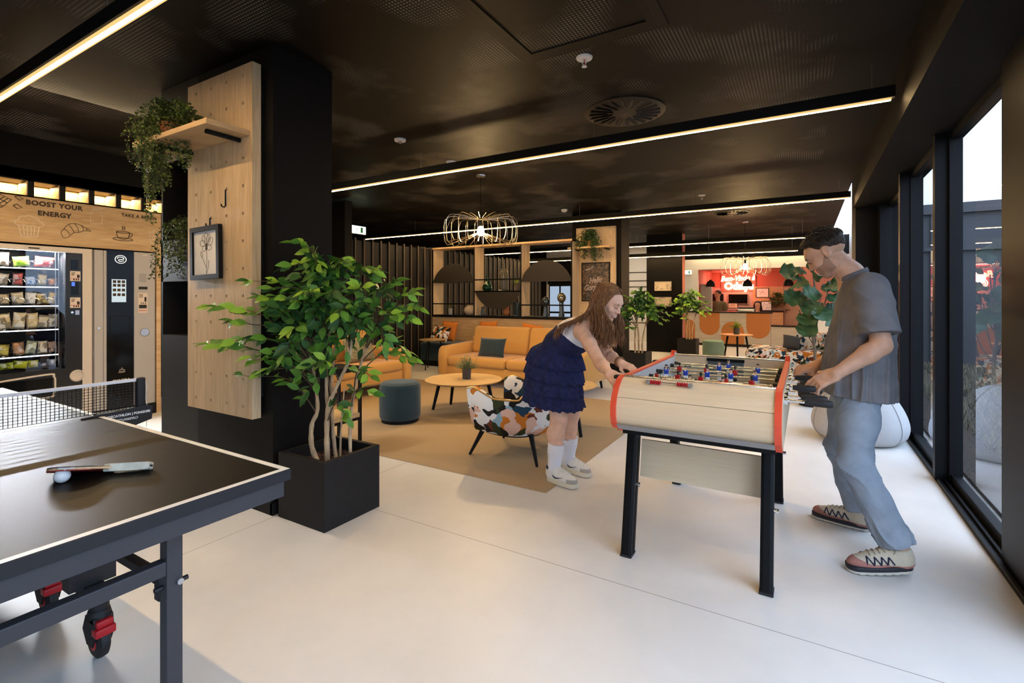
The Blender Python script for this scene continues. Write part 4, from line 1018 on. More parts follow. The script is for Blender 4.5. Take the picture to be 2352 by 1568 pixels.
for s_, z in (('Hello', .03), ('Gorgeous', -.095)):
    text_mesh('lettering', s_, .135, M_pinkneon, plane_M((-.0, -.0245, z), (1, 0, .08), (-.0, 0, 1)), pq, .0008, outline=.0024, shear=.3, wscale=.80)
sk = MB(); strokes(sk, [[(-.2, .22), (-.12, .235), (-.04, .28)], [(-.18, .21), (-.1, .225), (-.03, .26)]], plane_M((0, -.0245, 0), (1, 0, 0), (0, 0, 1)), .002); sk.build('light_streak', M_paper, pq)

# ------------------------------------------------------------------ exit sign, ceiling fittings
M_exit = emit_mat('lit_exit_face', (.80, 1., .72), 3.2)
def exit_sign(loc, rz, w, h, label):
    t = thing('exit_sign', label, 'sign', loc, rz)
    MB().box(-w/2, w/2, 0, .05, 0, h, .004).build('housing', M_white, t, False); fc = MB().box(-w/2+.006, w/2-.006, -.003, 0, .006, h-.006).build('face', M_exit, t, False)
    g = MB(); M = plane_M((-w*.1, -.0035, h*.5), (h, 0, 0), (0, 0, h)); M_g = mat('exit_green', (.02, .30, .10), .5)
    strokes(g, [[(-.08, -.3), (.0, -.08), (.05, .1), (.1, .22)], [(.05, .1), (-.12, .05), (-.2, -.02)], [(.08, .18), (.22, .1), (.28, .16)], [(.0, -.08), (.14, -.14), (.16, -.32)]], M, h*.035)
    g.prism([(w*.14, h*.18), (w*.30, h*.18), (w*.30, h*.84), (w*.14, h*.84)], 'Y', -.0042, -.0032)
    g.build('running_figure', M_g, fc); return t
exit_sign((-6.58, 5.92, 2.395), PI/2, .34, .14, 'green lit exit sign above the slatted partition')
for (x, y, kind, lab) in ((-1.21, 2.937, 's', 'white fire sprinkler on the ceiling beside the hatch'), (-3.364, 3.546, 'd', 'white round detector on the ceiling nearest the near column'), (-3.42, 4.415, 'm', 'white smoke detector on the ceiling just above the near linear light'), (-1.326, 7.764, 's', 'small white sprinkler on the ceiling beyond the second linear light'), (-3.589, 7.809, 'm', 'white smoke detector on the ceiling right of the wire cage lamp')):
    if kind == 's':
        t = thing('sprinkler', lab, 'sprinkler', (x, y, H_C))
        MB().lathe([(0, -.004), (.020, -.014), (.048, -.010), (.053, -.002), (.053, 0)], 28).build('rosette', M_white, t)
        MB().tube([(-.012, 0, -.012), (-.013, 0, -.035), (-.004, 0, -.052)], .003, 6).tube([(.012, 0, -.012), (.013, 0, -.035), (.004, 0, -.052)], .003, 6).lathe([(0, -.060), (.017, -.060), (.017, -.057), (.006, -.052), (0, -.05)], 16).build('deflector', M_white, t)
        MB().cyl((0, 0, -.014), (0, 0, -.05), .0035, n=8).build('glass_bulb', M_red2, t)
    else:
        t = thing('smoke_detector', lab, 'detector', (x, y, H_C))
        MB().lathe([(0, -.045 if kind == 'm' else -.022), (.03, -.044 if kind == 'm' else -.021), (.048, -.034 if kind == 'm' else -.014), (.052, -.018), (.056, -.004), (.056, 0)], 28).build('body', M_white, t)
        if kind == 'd': MB().lathe([(0, -.040), (.015, -.036), (.024, -.022), (.024, -.02)], 20).build('lens', M_greyplastic, t)
def diffuser(x, y, r, label, n=22):
    t = thing('swirl_diffuser', label, 'vent', (x, y, H_C)); m = mat('bronze_diffuser', (.014, .010, .007), .5)
    MB().lathe([(0, -.012), (r*.97, -.012), (r, -.008), (r, 0)], 56, capb=False).build('plate', m, t)
    b = MB()
    for i in range(n):
        a = 2*PI*i/n+.05; r0 = r*(.30 if i % 2 else .42); u = Vector((math.cos(a), math.sin(a), 0)); v = Vector((-u.y, u.x, 0)); wd = r*.032
        b.quad(u*r0-v*wd+Vector((0, 0, -.0125)), u*r*.88-v*wd+Vector((0, 0, -.0125)), u*r*.88+v*wd+Vector((0, 0, -.0125)), u*r0+v*wd+Vector((0, 0, -.0125)))
        b.quad(u*r0+v*wd+Vector((0, 0, -.0125)), u*r*.88+v*wd+Vector((0, 0, -.0125)), u*r*.88+v*wd*2.2+Vector((0, 0, -.022)), u*r0+v*wd*2.2+Vector((0, 0, -.022)))
    b.build('slots', M_ink, t, False, recalc=False); MB().cyl((0, 0, -.016), (0, 0, -.012), .008, n=12).build('screw', M_steel, t)
diffuser(-1.281, 3.965, .325, 'round swirl air diffuser in the ceiling above the foosball players'); diffuser(-1.13, 9.63, .30, 'round swirl air diffuser in the ceiling before the reception')
# ------------------------------------------------------------------ vending corner (faces +x at x = VX)
VX = -6.33
M_champ = mat('champagne_steel_paint', (.60, .53, .45), .38, noise=.04, nscale=200)
M_grey_v = mat('silver_grey_paint', (.40, .38, .36), .36)
M_vblack = mat('black_vending_panel', (.012, .011, .010), .25)
M_vled = emit_mat('cool_shelf_led', (.86, .92, 1.0), 4.5)
struct(MB().box(-10, VX-.95, -1.2, 5.2, 0, H_C).build('wall_left', M_blackwall, smooth=False))
struct(MB().box(VX-.95, VX+.0, -1.2, 4.9, 2.42, H_C).build('trim_5', M_blackwall, smooth=False))
# header with drawings
hd = thing('header_panel', 'oak header panel over the vending machines with snack and coffee drawings and lettering', 'sign', (VX, 0, 1.82))
MB().box(-.02, .0, .0, 2.80, 0, .447).build('panel', M_oak_x if False else wood('oak_header_grain', (.40, .25, .115), (.58, .41, .22), (11, .9, 11)), hd, False)
def HM(y, z, s=1.): return plane_M((.0015, y, z-1.82), (0, s, 0), (0, 0, s))
M_lb = M_inkbrown
text_mesh('lettering', 'BOOST YOUR', .062, M_lb, HM(1.874, 2.205), hd, .0008, bold=.003, spacing=1.12)
text_mesh('lettering', 'ENERGY', .062, M_lb, HM(1.872, 2.115), hd, .0008, bold=.003, spacing=1.12)
text_mesh('lettering', 'TAKE A BREAK', .046, M_lb, HM(2.585, 2.195), hd, .0008, bold=.0015, spacing=1.1)
def drawing(lines, y, z, s, m, w=.003, name='drawing'):
    b = MB(); strokes(b, lines, HM(y, z, s), w, 3, 5); b.build(name, m, hd, True)
arc = lambda cx, cy, rx, ry, a0, a1, n=10: [(cx+rx*math.cos(a0+(a1-a0)*i/n), cy+ry*math.sin(a0+(a1-a0)*i/n)) for i in range(n+1)]
muffin = [[(-.62, .02), (-.72, .12), (-.62, .3), (-.5, .32), (-.45, .52), (-.2, .58), (0, .68), (.22, .58), (.46, .5), (.52, .3), (.64, .28), (.72, .12), (.62, .0), (.4, -.04), (.2, .02), (0, -.04), (-.2, .02), (-.42, -.04), (-.62, .02)],
          [(-.5, -.04), (-.40, -.66), (-.36, -.70), (0, -.74), (.36, -.70), (.40, -.66), (.5, -.04)], [(-.28, -.05), (-.23, -.62)], [(-.09, -.05), (-.08, -.66)], [(.1, -.05), (.09, -.66)], [(.28, -.05), (.23, -.62)],
          [(-.3, .3), (-.27, .32)], [(0, .42), (.03, .44)], [(.2, .22), (.24, .22)], [(-.1, .2), (-.07, .18)], [(.3, .36), (.34, .38)]]
drawing(muffin, 1.685, 1.985, .145, M_inkwhite, .0030)
croi = [[(-.9, -.62), (-.98, -.3), (-.8, .0), (-.5, .42), (-.1, .55), (.35, .45), (.6, .28), (.9, .15), (1.0, .02), (.82, .02), (.55, .0), (.2, -.18), (-.1, -.22), (-.35, -.45), (-.55, -.7), (-.8, -.74), (-.9, -.62)],
        [(-.8, .0), (-.6, -.12), (-.4, -.42)], [(-.5, .42), (-.3, .15), (-.12, -.22)], [(-.1, .55), (.12, .2), (.18, -.15)], [(.35, .45), (.5, .2), (.5, .0)], [(.7, .24), (.76, .1), (.72, .0)]]
drawing(croi, 2.035, 1.985, .118, M_lb, .0024)
choc = [[(-.8, .0), (-.1, .75), (.75, .3), (.1, -.5), (-.8, 0)], [(-.45, .38), (.42, -.1)], [(-.5, -.15), (.22, .56)], [(-.2, -.3), (.5, .42)], [(-.8, 0), (-1.4, -.5), (-.5, -.95), (.1, -.5)], [(1.0, .7), (1.3, .85), (1.7, .55), (1.4, .35), (1.0, .7)], [(.9, -.3), (1.2, -.1), (1.6, -.45), (1.2, -.6), (.9, -.3)]]
b = MB(); strokes(b, choc, HM(1.50, 2.185, .085), .0038, 0, 5); b.build('drawing', M_lb, hd)
bottle = [[(-.45, .55), (-.55, -.9), (-.4, -1.0), (.45, -.95), (.55, -.8), (.5, .55), (-.45, .55)], [(-.3, .55), (-.3, .8), (.35, .85), (.38, .56)], [(-.3, .7), (.36, .74)], [(.36, .78), (.8, .95)], [(-.5, .2), (-.2, .3)]]
b = MB(); strokes(b, bottle, HM(2.20, 2.155, .088), .0018, 2, 5); b.build('drawing', M_inkwhite, hd)
cup = [[(-.62, .25), (-.55, -.2), (-.3, -.5), (.3, -.5), (.55, -.2), (.62, .25)], ['c']+arc(0, .25, .62, .10, 0, 2*PI*.95, 14), [(.6, .15), (.85, .18), (.88, -.05), (.7, -.22), (.52, -.22)], ['c']+arc(0, -.55, .95, .16, 0, 2*PI*.95, 14), [(-.1, .5), (.0, .65), (-.1, .78), (0, .92)], [(.1, .5), (.2, .65), (.1, .78), (.2, .92)]]
drawing(cup, 2.435, 1.985, .095, M_lb, .0036)
cup2 = [[(-.45, .35), (-.35, -.85), (.35, -.85), (.45, .35)], [(-.55, .35), (.55, .35), (.48, .55), (-.48, .55), (-.55, .35)], [(-.4, .0), (.4, 0)], [(-.36, -.5), (.36, -.5)], ['c']+arc(0, -.25, .14, .2, 0, 2*PI*.92, 10), [(0, .55), (.05, .95)]]
drawing(cup2, 2.725, 2.0, .085, M_inkwhite, .002)
# black box beam with warm lit openings above the header
bx = MB(); ys = [1.0+.233*i for i in range(9)]; z0, z1 = 2.267, 2.42
bx.box(VX-.26, VX, .4, 2.86, z1-.012, z1+.10).box(VX-.26, VX, .4, 2.86, z0-.01, z0+.004)
for y in ys: bx.box(VX-.26, VX, y-.022, y+.022, z0, z1)
bx.box(VX-.28, VX-.26, .4, 2.86, z0, z1+.1)
tag(rebase(bx.build('slotted_beam', M_black, smooth=False), (VX, 1.6, z0)), 'black slotted beam with warm lit square openings above the oak header', 'beam')
for y0, y1 in zip(ys[:-1], ys[1:]):
    pass
bk_ = MB()
for y0, y1 in zip(ys[:-1], ys[1:]): bk_.box(VX-.258, VX-.25, y0+.022, y1-.022, z0+.004, z1-.012).box(VX-.25, VX-.004, y1-.030, y1-.0225, z0+.004, z1-.012)
o = bk_.build('slot_lining', wood('oak_lining', (.45, .30, .14), (.58, .42, .22), (8, 1, 8)), smooth=False); o.parent = bpy.data.objects['slotted_beam']; o.matrix_parent_inverse = Matrix.Translation((-VX, -1.6, -z0))
l = area('beam_led', (VX-.20, 1.93, z1-.02), (0, 0, 0), .05, 1.8, 26, (1., .68, .32))
for y in ys[:-1]: pass
struct(MB().box(VX-.9, VX+.0, 2.755, 2.80, 0, 1.82).build('trim_6', M_oak_h, smooth=False))
struct(MB().box(VX-.02, VX+.0, 1.0, 2.755, 0, .11).build('baseboard_left', M_black, smooth=False))

# snack machine: open cabinet with glass front, shelves and selector column
vm = thing('snack_vending_machine', 'champagne coloured snack vending machine with a glass front and lit shelves', 'vending machine', (VX, 1.66, 0))
def vo(b, name, m, par=None, sm=False): 
    o = b.build(name, m, par or vm, sm); o.data.transform(Matrix.Translation((-VX, -1.66, 0))); return o
a, c = 1.13, 2.166
vo(MB().box(VX-.80, VX-.79, a, c, .1, 1.80).box(VX-.79, VX-.02, a, a+.02, .1, 1.80).box(VX-.79, VX-.02, 1.955, 1.965, .1, 1.80).box(VX-.79, VX-.02, a, c, 1.785, 1.80).box(VX-.79, VX-.02, a, c, .1, .12).box(VX-.79, VX-.05, c-.02, c, .1, 1.80), 'cabinet', M_vblack)
f = MB().box(VX-.045, VX, a, c, 1.752, 1.802).box(VX-.045, VX, c-.078, c, .12, 1.752).box(VX-.045, VX, a, a+.07, .12, 1.752).box(VX-.045, VX, a+.07, c-.078, .12, .15)
vo(f, 'door_frame', M_champ)
vo(MB().box(VX-.03, VX-.006, 1.955, c-.078, .15, 1.752).box(VX-.03, VX-.006, a+.07, 1.955, .15, .60), 'black_panel', M_vblack)
vo(MB().quad((VX-.012, a+.07, .60), (VX-.012, 1.955, .60), (VX-.012, 1.955, 1.752), (VX-.012, a+.07, 1.752)), 'glass', M_glass)
shelves = [1.590, 1.412, 1.226, .992, .742, .605]
for z in shelves[:-1]:
    s = vo(MB().box(VX-.62, VX-.10, a+.03, 1.925, z-.012, z), 'shelf', M_vblack); vo(MB().box(VX-.10, VX-.092, a+.03, 1.925, z-.010, z-.001), 'led_edge', M_vled, s)
vo(MB().box(VX-.62, VX-.10, a+.03, 1.925, .60, .606), 'shelf', M_vblack)
vo(MB().box(VX-.09, VX-.085, 1.925, 1.93, .62, 1.75).box(VX-.09, VX-.085, 1.90, 1.905, .62, 1.75), 'side_mirror_strip', M_steel)
# spirals
for z in shelves[:-1]:
    for k in range(7):
        yc = 1.86-.105*k; r = .036
        pts = [(VX-.105-.30*i/40, yc+r*math.cos(2*PI*5*i/40), z+.04+r*math.sin(2*PI*5*i/40)) for i in range(41)]
        vo(MB().tube(pts, .0018, 4), 'spiral', M_chrome, None, True)
# selector column
def lab(y0, y1, z0, z1, m, name, d=.002): return vo(MB().box(VX-.006, VX-.006+d, y0, y1, z0, z1), name, m)
lab(1.995, 2.055, 1.585, 1.685, M_glassy, 'screen'); lab(1.998, 2.058, 1.33, 1.47, M_glassy, 'screen')
vo(MB().box(VX-.004, VX-.0035, 2.002, 2.028, 1.42, 1.46), 'lit_display', emit_mat('blue_display', (.08, .16, .6), 1.2))
for z0, z1 in ((1.485, 1.57), (1.215, 1.305)):
    s = lab(1.99, 2.072, z0-.015, z1, mat('cream_label', (.66, .56, .47), .6), 'info_label', .003)
    q = MB(); qr = MB()
    for i in range(3): q.box(VX-.003, VX-.0026, 2.0, 2.03-.004*i, z1-.02-.012*i, z1-.014-.012*i)
    for i in range(3): q.box(VX-.003, VX-.0026, 2.015+.018*i, 2.025+.018*i, z0-.008, z0+.008)
    q.box(VX-.003, VX-.0026, 2.045, 2.066, z0+.018, z0+.05)
    vo(q, 'print', M_ink, s)
    for i in range(5): qr.box(VX-.003, VX-.0025, 1.996+.014*i, 2.006+.014*i, z0+.008, z0+.014)
    vo(qr, 'red_print', M_red2, s)
vo(MB().lathe([(0, .002), (.040, .002), (.046, .006), (.046, -.006), (.058, -.006), (.060, .004), (.052, .012), (.047, .009)], 30, (VX-.004, 2.045, .515), 'X', False, False), 'coin_return', M_champ, None, True)
vo(MB().box(VX-.006, VX+.002, 2.03, 2.062, 1.13, 1.175), 'coin_slot', M_steel); vo(MB().cyl((VX-.006, 2.005, 1.155), (VX+.004, 2.005, 1.155), .011, n=14), 'button', M_chrome, None, True)
b = MB(); pts = smooth_pts([(VX-.002, 1.20, .505), (VX-.002, 1.80, .555), (VX-.002, 1.865, .53), (VX-.002, 1.875, .47), (VX-.002, 1.865, .36), (VX-.002, 1.80, .33), (VX-.002, 1.20, .33)], 5); b.tube(pts, .009, 8); vo(b, 'tray_rim', M_champ, None, True)
vo(MB().box(VX-.006, VX-.002, 1.22, 1.855, .34, .52), 'tray_flap', M_glassy)
vo(MB().box(VX-.0, VX+.001, 1.68, 1.76, 1.77, 1.782), 'print', M_ink)
area('machine_led', (VX-.12, 1.55, 1.735), (0, -.5, 0), .03, .7, 80, (.92, .95, 1.))
# packets on the shelves: (shelf, y, w, h, colours, kind)
pk = [(0, 1.42, .11, .15, (.55, .10, .05), 'red striped crisp packet at the left of the top shelf'), (0, 1.545, .085, .16, (.55, .42, .30), 'beige snack packet on the top shelf'), (0, 1.67, .12, .115, (.22, .42, .02), 'green and yellow crisp packet on the top shelf'), (0, 1.84, .155, .125, (.50, .03, .02), 'large red crisp packet at the right of the top shelf'),
      (1, 1.43, .085, .13, (.55, .46, .34), 'cream packet at the left of the second shelf'), (1, 1.54, .085, .13, (.62, .52, .40), 'pale cookie packet on the second shelf'), (1, 1.645, .075, .14, (.60, .12, .10), 'white and red chocolate packet on the second shelf'), (1, 1.735, .08, .105, (.06, .22, .52), 'blue biscuit packet on the second shelf'), (1, 1.82, .075, .135, (.55, .42, .18), 'white and blue wafer packet on the second shelf'), (1, 1.90, .07, .085, (.68, .22, .02), 'small orange packet at the right of the second shelf'),
      (2, 1.44, .09, .13, (.5, .38, .22), 'wrapped sandwich at the left of the third shelf'), (2, 1.545, .085, .12, (.52, .40, .24), 'dark topped wrapped snack on the third shelf'), (2, 1.645, .09, .14, (.68, .56, .36), 'wrapped bread snack on the third shelf'), (2, 1.735, .085, .14, (.72, .70, .66), 'clear wrapped white snack on the third shelf'), (2, 1.82, .08, .13, (.62, .45, .16), 'wrapped dark filled roll on the third shelf'), (2, 1.895, .065, .145, (.66, .42, .06), 'yellow wrapped snack at the right of the third shelf'),
      (3, 1.44, .10, .18, (.66, .50, .26), 'wrapped baguette at the left of the fourth shelf'), (3, 1.55, .10, .18, (.68, .52, .28), 'second wrapped baguette from the left on the fourth shelf'), (3, 1.655, .095, .19, (.72, .58, .34), 'tall wrapped baguette in the middle of the fourth shelf'), (3, 1.75, .09, .18, (.70, .54, .28), 'tilted wrapped roll on the fourth shelf'), (3, 1.83, .085, .155, (.72, .60, .40), 'short wrapped roll on the fourth shelf'), (3, 1.905, .08, .165, (.72, .64, .52), 'wrapped toast sandwich at the right of the fourth shelf'),
      (4, 1.44, .085, .13, (.35, .40, .05), 'green snack at the left of the fifth shelf'), (4, 1.545, .085, .13, (.50, .42, .06), 'yellow labelled pouch on the fifth shelf'), (4, 1.65, .085, .15, (.52, .26, .12), 'red capped fruit pouch on the fifth shelf'), (4, 1.74, .08, .155, (.58, .62, .42), 'green and white pouch with a dark cap on the fifth shelf'), (4, 1.825, .075, .145, (.72, .62, .46), 'white packet with orange corner on the fifth shelf'), (4, 1.90, .065, .135, (.45, .30, .22), 'brown and white packet at the right of the fifth shelf'),
      (5, 1.46, .11, .085, (.45, .52, .02), 'yellow packet at the left of the bottom shelf'), (5, 1.57, .10, .085, (.42, .50, .02), 'yellow green packet on the bottom shelf'), (5, 1.665, .11, .095, (.55, .60, .02), 'bright yellow packet on the bottom shelf'), (5, 1.755, .08, .09, (.50, .48, .03), 'yellow and blue packet on the bottom shelf'), (5, 1.825, .06, .045, (.06, .10, .30), 'flat dark blue packet on the bottom shelf'), (5, 1.89, .075, .085, (.55, .58, .70), 'white and blue packet at the right of the bottom shelf')]
pmats = {}
def packet_mat(c, i):
    m, nt, b = new_mat('packet_film_%d' % i); L = nt.links.new
    tc = nt.nodes.new('ShaderNodeTexCoord'); mp = nt.nodes.new('ShaderNodeMapping'); mp.inputs['Scale'].default_value = (1, 1, 1); mp.inputs['Location'].default_value = (i*.37, i*.61, i*.23); L(tc.outputs['Object'], mp.inputs[0])
    v = nt.nodes.new('ShaderNodeTexVoronoi'); v.inputs['Scale'].default_value = 26; L(mp.outputs[0], v.inputs[0]); sp = nt.nodes.new('ShaderNodeSeparateColor'); L(v.outputs['Color'], sp.inputs[0])
    r = nt.nodes.new('ShaderNodeValToRGB'); r.color_ramp.interpolation = 'CONSTANT'; e = r.color_ramp.elements
    e[0].position = 0; e[0].color = (*c, 1); e[1].position = .55; e[1].color = (*[min(.85, x*.6+.42) for x in c], 1); x = e.new(.78); x.color = (*[q*.35 for q in c], 1)
    L(sp.outputs[0], r.inputs[0]); L(r.outputs[0], b.inputs['Base Color']); b.inputs['Roughness'].default_value = .28; return m
for i, (s, y, w, h, c, labl) in enumerate(pk):
    z = shelves[s] if s < 5 else .606
    t = thing('snack_packet', labl+' of the vending machine', 'snack', (VX-.155, y, z+.002), 0, 'snacks in the vending machine')
    h *= .80; w *= .88
    M = Matrix.Translation((0, 0, h/2+.012)) @ Matrix.Rotation(-PI/2, 4, 'Z') @ Matrix.Rotation(-.14+.03*(i % 3), 4, 'X') @ Matrix.Rotation(.07*((i*7) % 5-2), 4, 'Y')
    cushion('wrapper', w*1.12, h*1.08, .055 if s != 5 else .05, packet_mat(c, i), t, M, 10, .05)
    if s in (3,): cushion('paper_band', w*.98, h*.40, .062, mat('band_paper_%d' % i, (.78, .70, .58), .6), t, M @ Matrix.Translation((0, -.004, h*.12)), 8, .0)
    elif h > .1: cushion('label', w*.62, h*.34, .060, mat('packet_label_%d' % i, (.72, .68, .62) if i % 3 else (.10, .10, .28), .4), t, M @ Matrix.Translation((0, -.002, h*.08)), 6, .0)

area('vending_fill_light', (-4.9, 2.1, H_C-.02), (0, -.25, 0), .5, 1.6, 34, (1., .74, .42))  # added fill with no visible fitting, brightens the vending corner
# coffee machine
cm = thing('coffee_vending_machine', 'silver grey coffee vending machine with a tall black glass panel', 'vending machine', (VX, 2.46, 0))
def co(b, name, m, par=None, sm=False):
    o = b.build(name, m, par or cm, sm); o.data.transform(Matrix.Translation((-VX, -2.46, 0))); return o
a, c = 2.180, 2.742
co(MB().box(VX-.75, VX-.03, a, c, .10, 1.80), 'cabinet', M_grey_v)
co(MB().box(VX-.03, VX, a+.005, 2.262, .12, 1.80, .006).box(VX-.03, VX+.006, 2.262, 2.29, .12, 1.80, .008), 'door', M_grey_v)
co(MB().box(VX-.03, VX, 2.537, c, .12, 1.805, .006), 'side_panel', M_grey_v)
gp = co(MB().box(VX-.03, VX-.004, 2.29, 2.537, .12, 1.81), 'glass_panel', M_glassy)
co(MB().box(VX-.7, VX-.02, a, c, 0, .12), 'plinth', M_ink)
lg = MB(); LM = plane_M((VX-.003, 2.415, 1.715), (0, 1, 0), (0, 0, 1))
strokes(lg, [['c']+arc(0, 0, .050, .042, 0, 2*PI*.95, 20), [(-.032, .004), (-.02, .022), (.015, .022), (.03, .008), (.01, -.002), (-.01, -.002), (-.02, -.012), (-.005, -.022), (.028, -.014)]], LM, .0035); co(lg, 'round_emblem', emit_mat('lit_emblem', (1, .96, .85), 1.1), gp, True)
sc = co(MB().box(VX-.004, VX-.003, 2.335, 2.465, 1.255, 1.50), 'screen', emit_mat('machine_screen', (.62, .72, .74), .75), gp)
q = MB()
for z in (1.32, 1.37, 1.42, 1.46):
    for y in (2.345, 2.385, 2.425): q.box(VX-.003, VX-.0025, y, y+.03, z, z+.03)
co(q, 'screen_icons', M_inkbrown, sc)
co(MB().box(VX-.004, VX-.002, 2.315, 2.505, 1.245, 1.25).box(VX-.004, VX-.002, 2.32, 2.50, .86, .865).box(VX-.004, VX-.002, 2.32, 2.50, 1.10, 1.105).box(VX-.004, VX-.002, 2.32, 2.325, .86, 1.10).box(VX-.004, VX-.002, 2.495, 2.50, .86, 1.10), 'cup_bay_frame', M_metal, gp)
text_mesh('lettering', 'BEAUTIFUL', .032, M_inkwhite, plane_M((-.003, -.035, .415), (0, 1, 0), (0, 0, 1)), gp, .0004, bold=.0006)
b = MB(); strokes(b, cup, plane_M((VX-.003, 2.425, .52), (0, .032, 0), (0, 0, .032)), .0012); co(b, 'cup_drawing', M_inkwhite, gp, True)
text_mesh('lettering', 'FAS', .028, M_inkwhite, plane_M((.0005, .18, 1.775), (0, 1, 0), (0, 0, 1)), cm, .0004, shear=.2)
co(MB().box(VX, VX+.002, 2.58, 2.665, 1.395, 1.425, .0), 'card_slot', M_ink)
co(MB().lathe([(0, .0), (.040, .0), (.044, .005), (.046, .0)], 24, (VX+.001, 2.640, .918), 'X', False, False), 'coin_bowl', M_steel, None, True)
ib = co(MB().box(VX, VX+.002, 2.575, 2.665, 1.135, 1.355), 'info_label', mat('cream_label_tall', (.66, .56, .47), .6))
q = MB()
for i in range(3): q.box(VX+.002, VX+.0025, 2.583, 2.62, 1.335-.014*i, 1.341-.014*i)
q.box(VX+.002, VX+.0025, 2.635, 2.655, 1.26, 1.31).box(VX+.002, VX+.0025, 2.583, 2.657, 1.185, 1.225)
for i in range(3): q.box(VX+.002, VX+.0025, 2.60+.02*i, 2.61+.02*i, 1.235, 1.25)
co(q, 'print', M_ink, ib); q = MB()
for i in range(6): q.box(VX+.002, VX+.0027, 2.583+.013*i, 2.591+.013*i, 1.155, 1.165)
co(q, 'red_print', M_red2, ib)
co(MB().box(VX, VX+.0008, 2.585, 2.655, 1.475, 1.57), 'access_panel', mat('silver_grey_hatch', (.31, .295, .28), .36)); co(MB().cyl((VX, 2.222, .985), (VX+.006, 2.222, .985), .010, n=12), 'lock', M_chrome, None, True)
# ------------------------------------------------------------------ reception end of the room
M_coral = mat('coral_wall_paint', (.46, .16, .115), .8); M_rust = mat('rust_orange_laminate', (.44, .155, .035), .6, noise=.08, nscale=60)
struct(MB().box(-3.34, -2.50, 12.06, 12.36, 0, H_C).build('wall_picture_block', M_blackwall, smooth=False))
struct(MB().box(-2.505, -2.495, 12.08, 12.36, .0, H_C).build('trim_red_lit', M_coral, smooth=False))  # red light on the block's side, painted as a thin coral sheet
struct(MB().box(-7.35, -3.34, 14.6, 14.8, 0, H_C).build('wall_back', M_whitewall, smooth=False))
struct(MB().box(-10, -7.35, 14.6, 14.8, 0, H_C).build('wall_back_dark', M_blackwall, smooth=False))
dd = bpy.data.objects.new('door_2', None); C.objects.link(dd); dd.location = (-6.85, 14.6, 0); dd['kind'] = 'structure'
M_day = emit_mat('daylit_frosted_glass', (.62, .78, 1.), .45)
MB().box(-.40, .40, -.02, 0, 0, 2.1).box(-.44, .44, -.05, 0, 1.75, 2.6).build('frame', M_frame, dd, False)
for x0 in (-.36, .03):
    for z0, z1 in ((.12, .80), (.86, 1.68)): MB().box(x0, x0+.33, -.026, -.02, z0, z1).build('pane', M_day, dd, False)

lk = MB()
for z in (.55, 1.02, 1.62, 1.80, 2.05): lk.box(-5.2, -3.35, 14.585, 14.6, z, z+.022)
struct(lk.build('trim_8', M_ink, smooth=False))
# front wall of the reception with the alcove opening
AL, AR, AZ = -2.63, -.05, 2.12
struct(MB().box(-3.34, AL, 14.75, 14.9, 0, H_C).build('wall_reception_left', M_whitewall, smooth=False))
struct(MB().box(AL, 1.1, 14.75, 14.9, 2.10, H_C).build('wall_reception_head', M_whitewall, smooth=False))
struct(MB().box(AR, 1.1, 14.75, 14.9, 0, 2.10).build('wall_reception_right', M_coral, smooth=False))
struct(MB().box(AL-.05, AL, 14.9, 17.2, 0, 2.3).build('wall_alcove_left', M_coral, smooth=False))
struct(MB().box(AL, AR, 17.2, 17.35, 0, 2.3).build('wall_alcove_back', M_coral, smooth=False))
struct(MB().box(AL, AR, 17.185, 17.2, 0, 1.63).build('trim_9', mat('pinkish_beige_wall', (.50, .40, .34), .8), smooth=False))
struct(MB().box(AL, AR, 14.9, 17.35, AZ, 2.3).build('ceiling_alcove', M_coral, smooth=False))
struct(MB().box(AR, AR+.05, 14.9, 17.35, 0, 2.3).build('wall_alcove_right', M_coral, smooth=False))
struct(MB().box(AL+.005, -2.34, 15.2, 15.45, 0, 1.70).build('wall_alcove_pier', mat('grey_wall_paint', (.42, .40, .40), .8), smooth=False))
# cove light over the opening
struct(MB().box(-3.0, .9, 14.28, 14.34, 2.36, H_C).build('trim_10', M_black, smooth=False))
area('cove_led', (-1.3, 14.56, 2.75), (0, 0, 0), 3.0, .06, 27, (1., .72, .38))
area('corridor_fill_light', (-4.3, 13.4, H_C-.02), (0, 0, 0), .6, .6, 16, (1., .86, .68))  # unseen fill, added to lift the white wall behind the far column
area('alcove_downlight', (-1.3, 15.9, AZ-.01), (0, 0, 0), 2.2, .2, 12, (1., .80, .60))
struct(MB().box(.0, .9, 13.9, 14.0, 0, .98).build('wall_low_partition', M_white, smooth=False))
# desk
dk = thing('reception_desk', 'grey wood reception desk with rust orange rounded panels and a dark top', 'desk', (-1.86, 14.35, 0))
def dx(a): return a+1.86
MB().box(dx(-2.95), dx(-.77), 0, .37, .07, .90).build('front', M_ashgrey, dk, False)
MB().box(dx(-2.96), dx(-.74), -.04, .385, .90, .93).build('top', M_metal, dk, False); MB().box(dx(-2.93), dx(-.79), .02, .36, 0, .07).build('plinth', M_ink, dk, False)
def tab(x0, x1, z0, z1, down):
    r = (x1-x0)/2; c = (x0+x1)/2; pts = []
    if down: pts = [(x1, z1), (x0, z1)]+[(c-r*math.cos(PI*i/16), z0+r-r*math.sin(PI*i/16)) for i in range(17)]
    else: pts = [(x0, z0), (x1, z0)]+[(c+r*math.cos(PI*i/16), z1-r+r*math.sin(PI*i/16)) for i in range(17)]
    MB().prism(pts, 'Y', -.012, .0).build('rust_panel', M_rust, dk, False)
tab(dx(-2.51), dx(-1.995), .29, .90, True); tab(dx(-1.95), dx(-1.395), .07, .67, False); tab(dx(-1.34), dx(-.775), .24, .90, True); tab(dx(-2.945), dx(-2.63), .07, .70, False)
lc = thing('low_counter', 'lower grey wood counter at the right end of the reception desk', 'counter', (-.41, 14.45, 0))
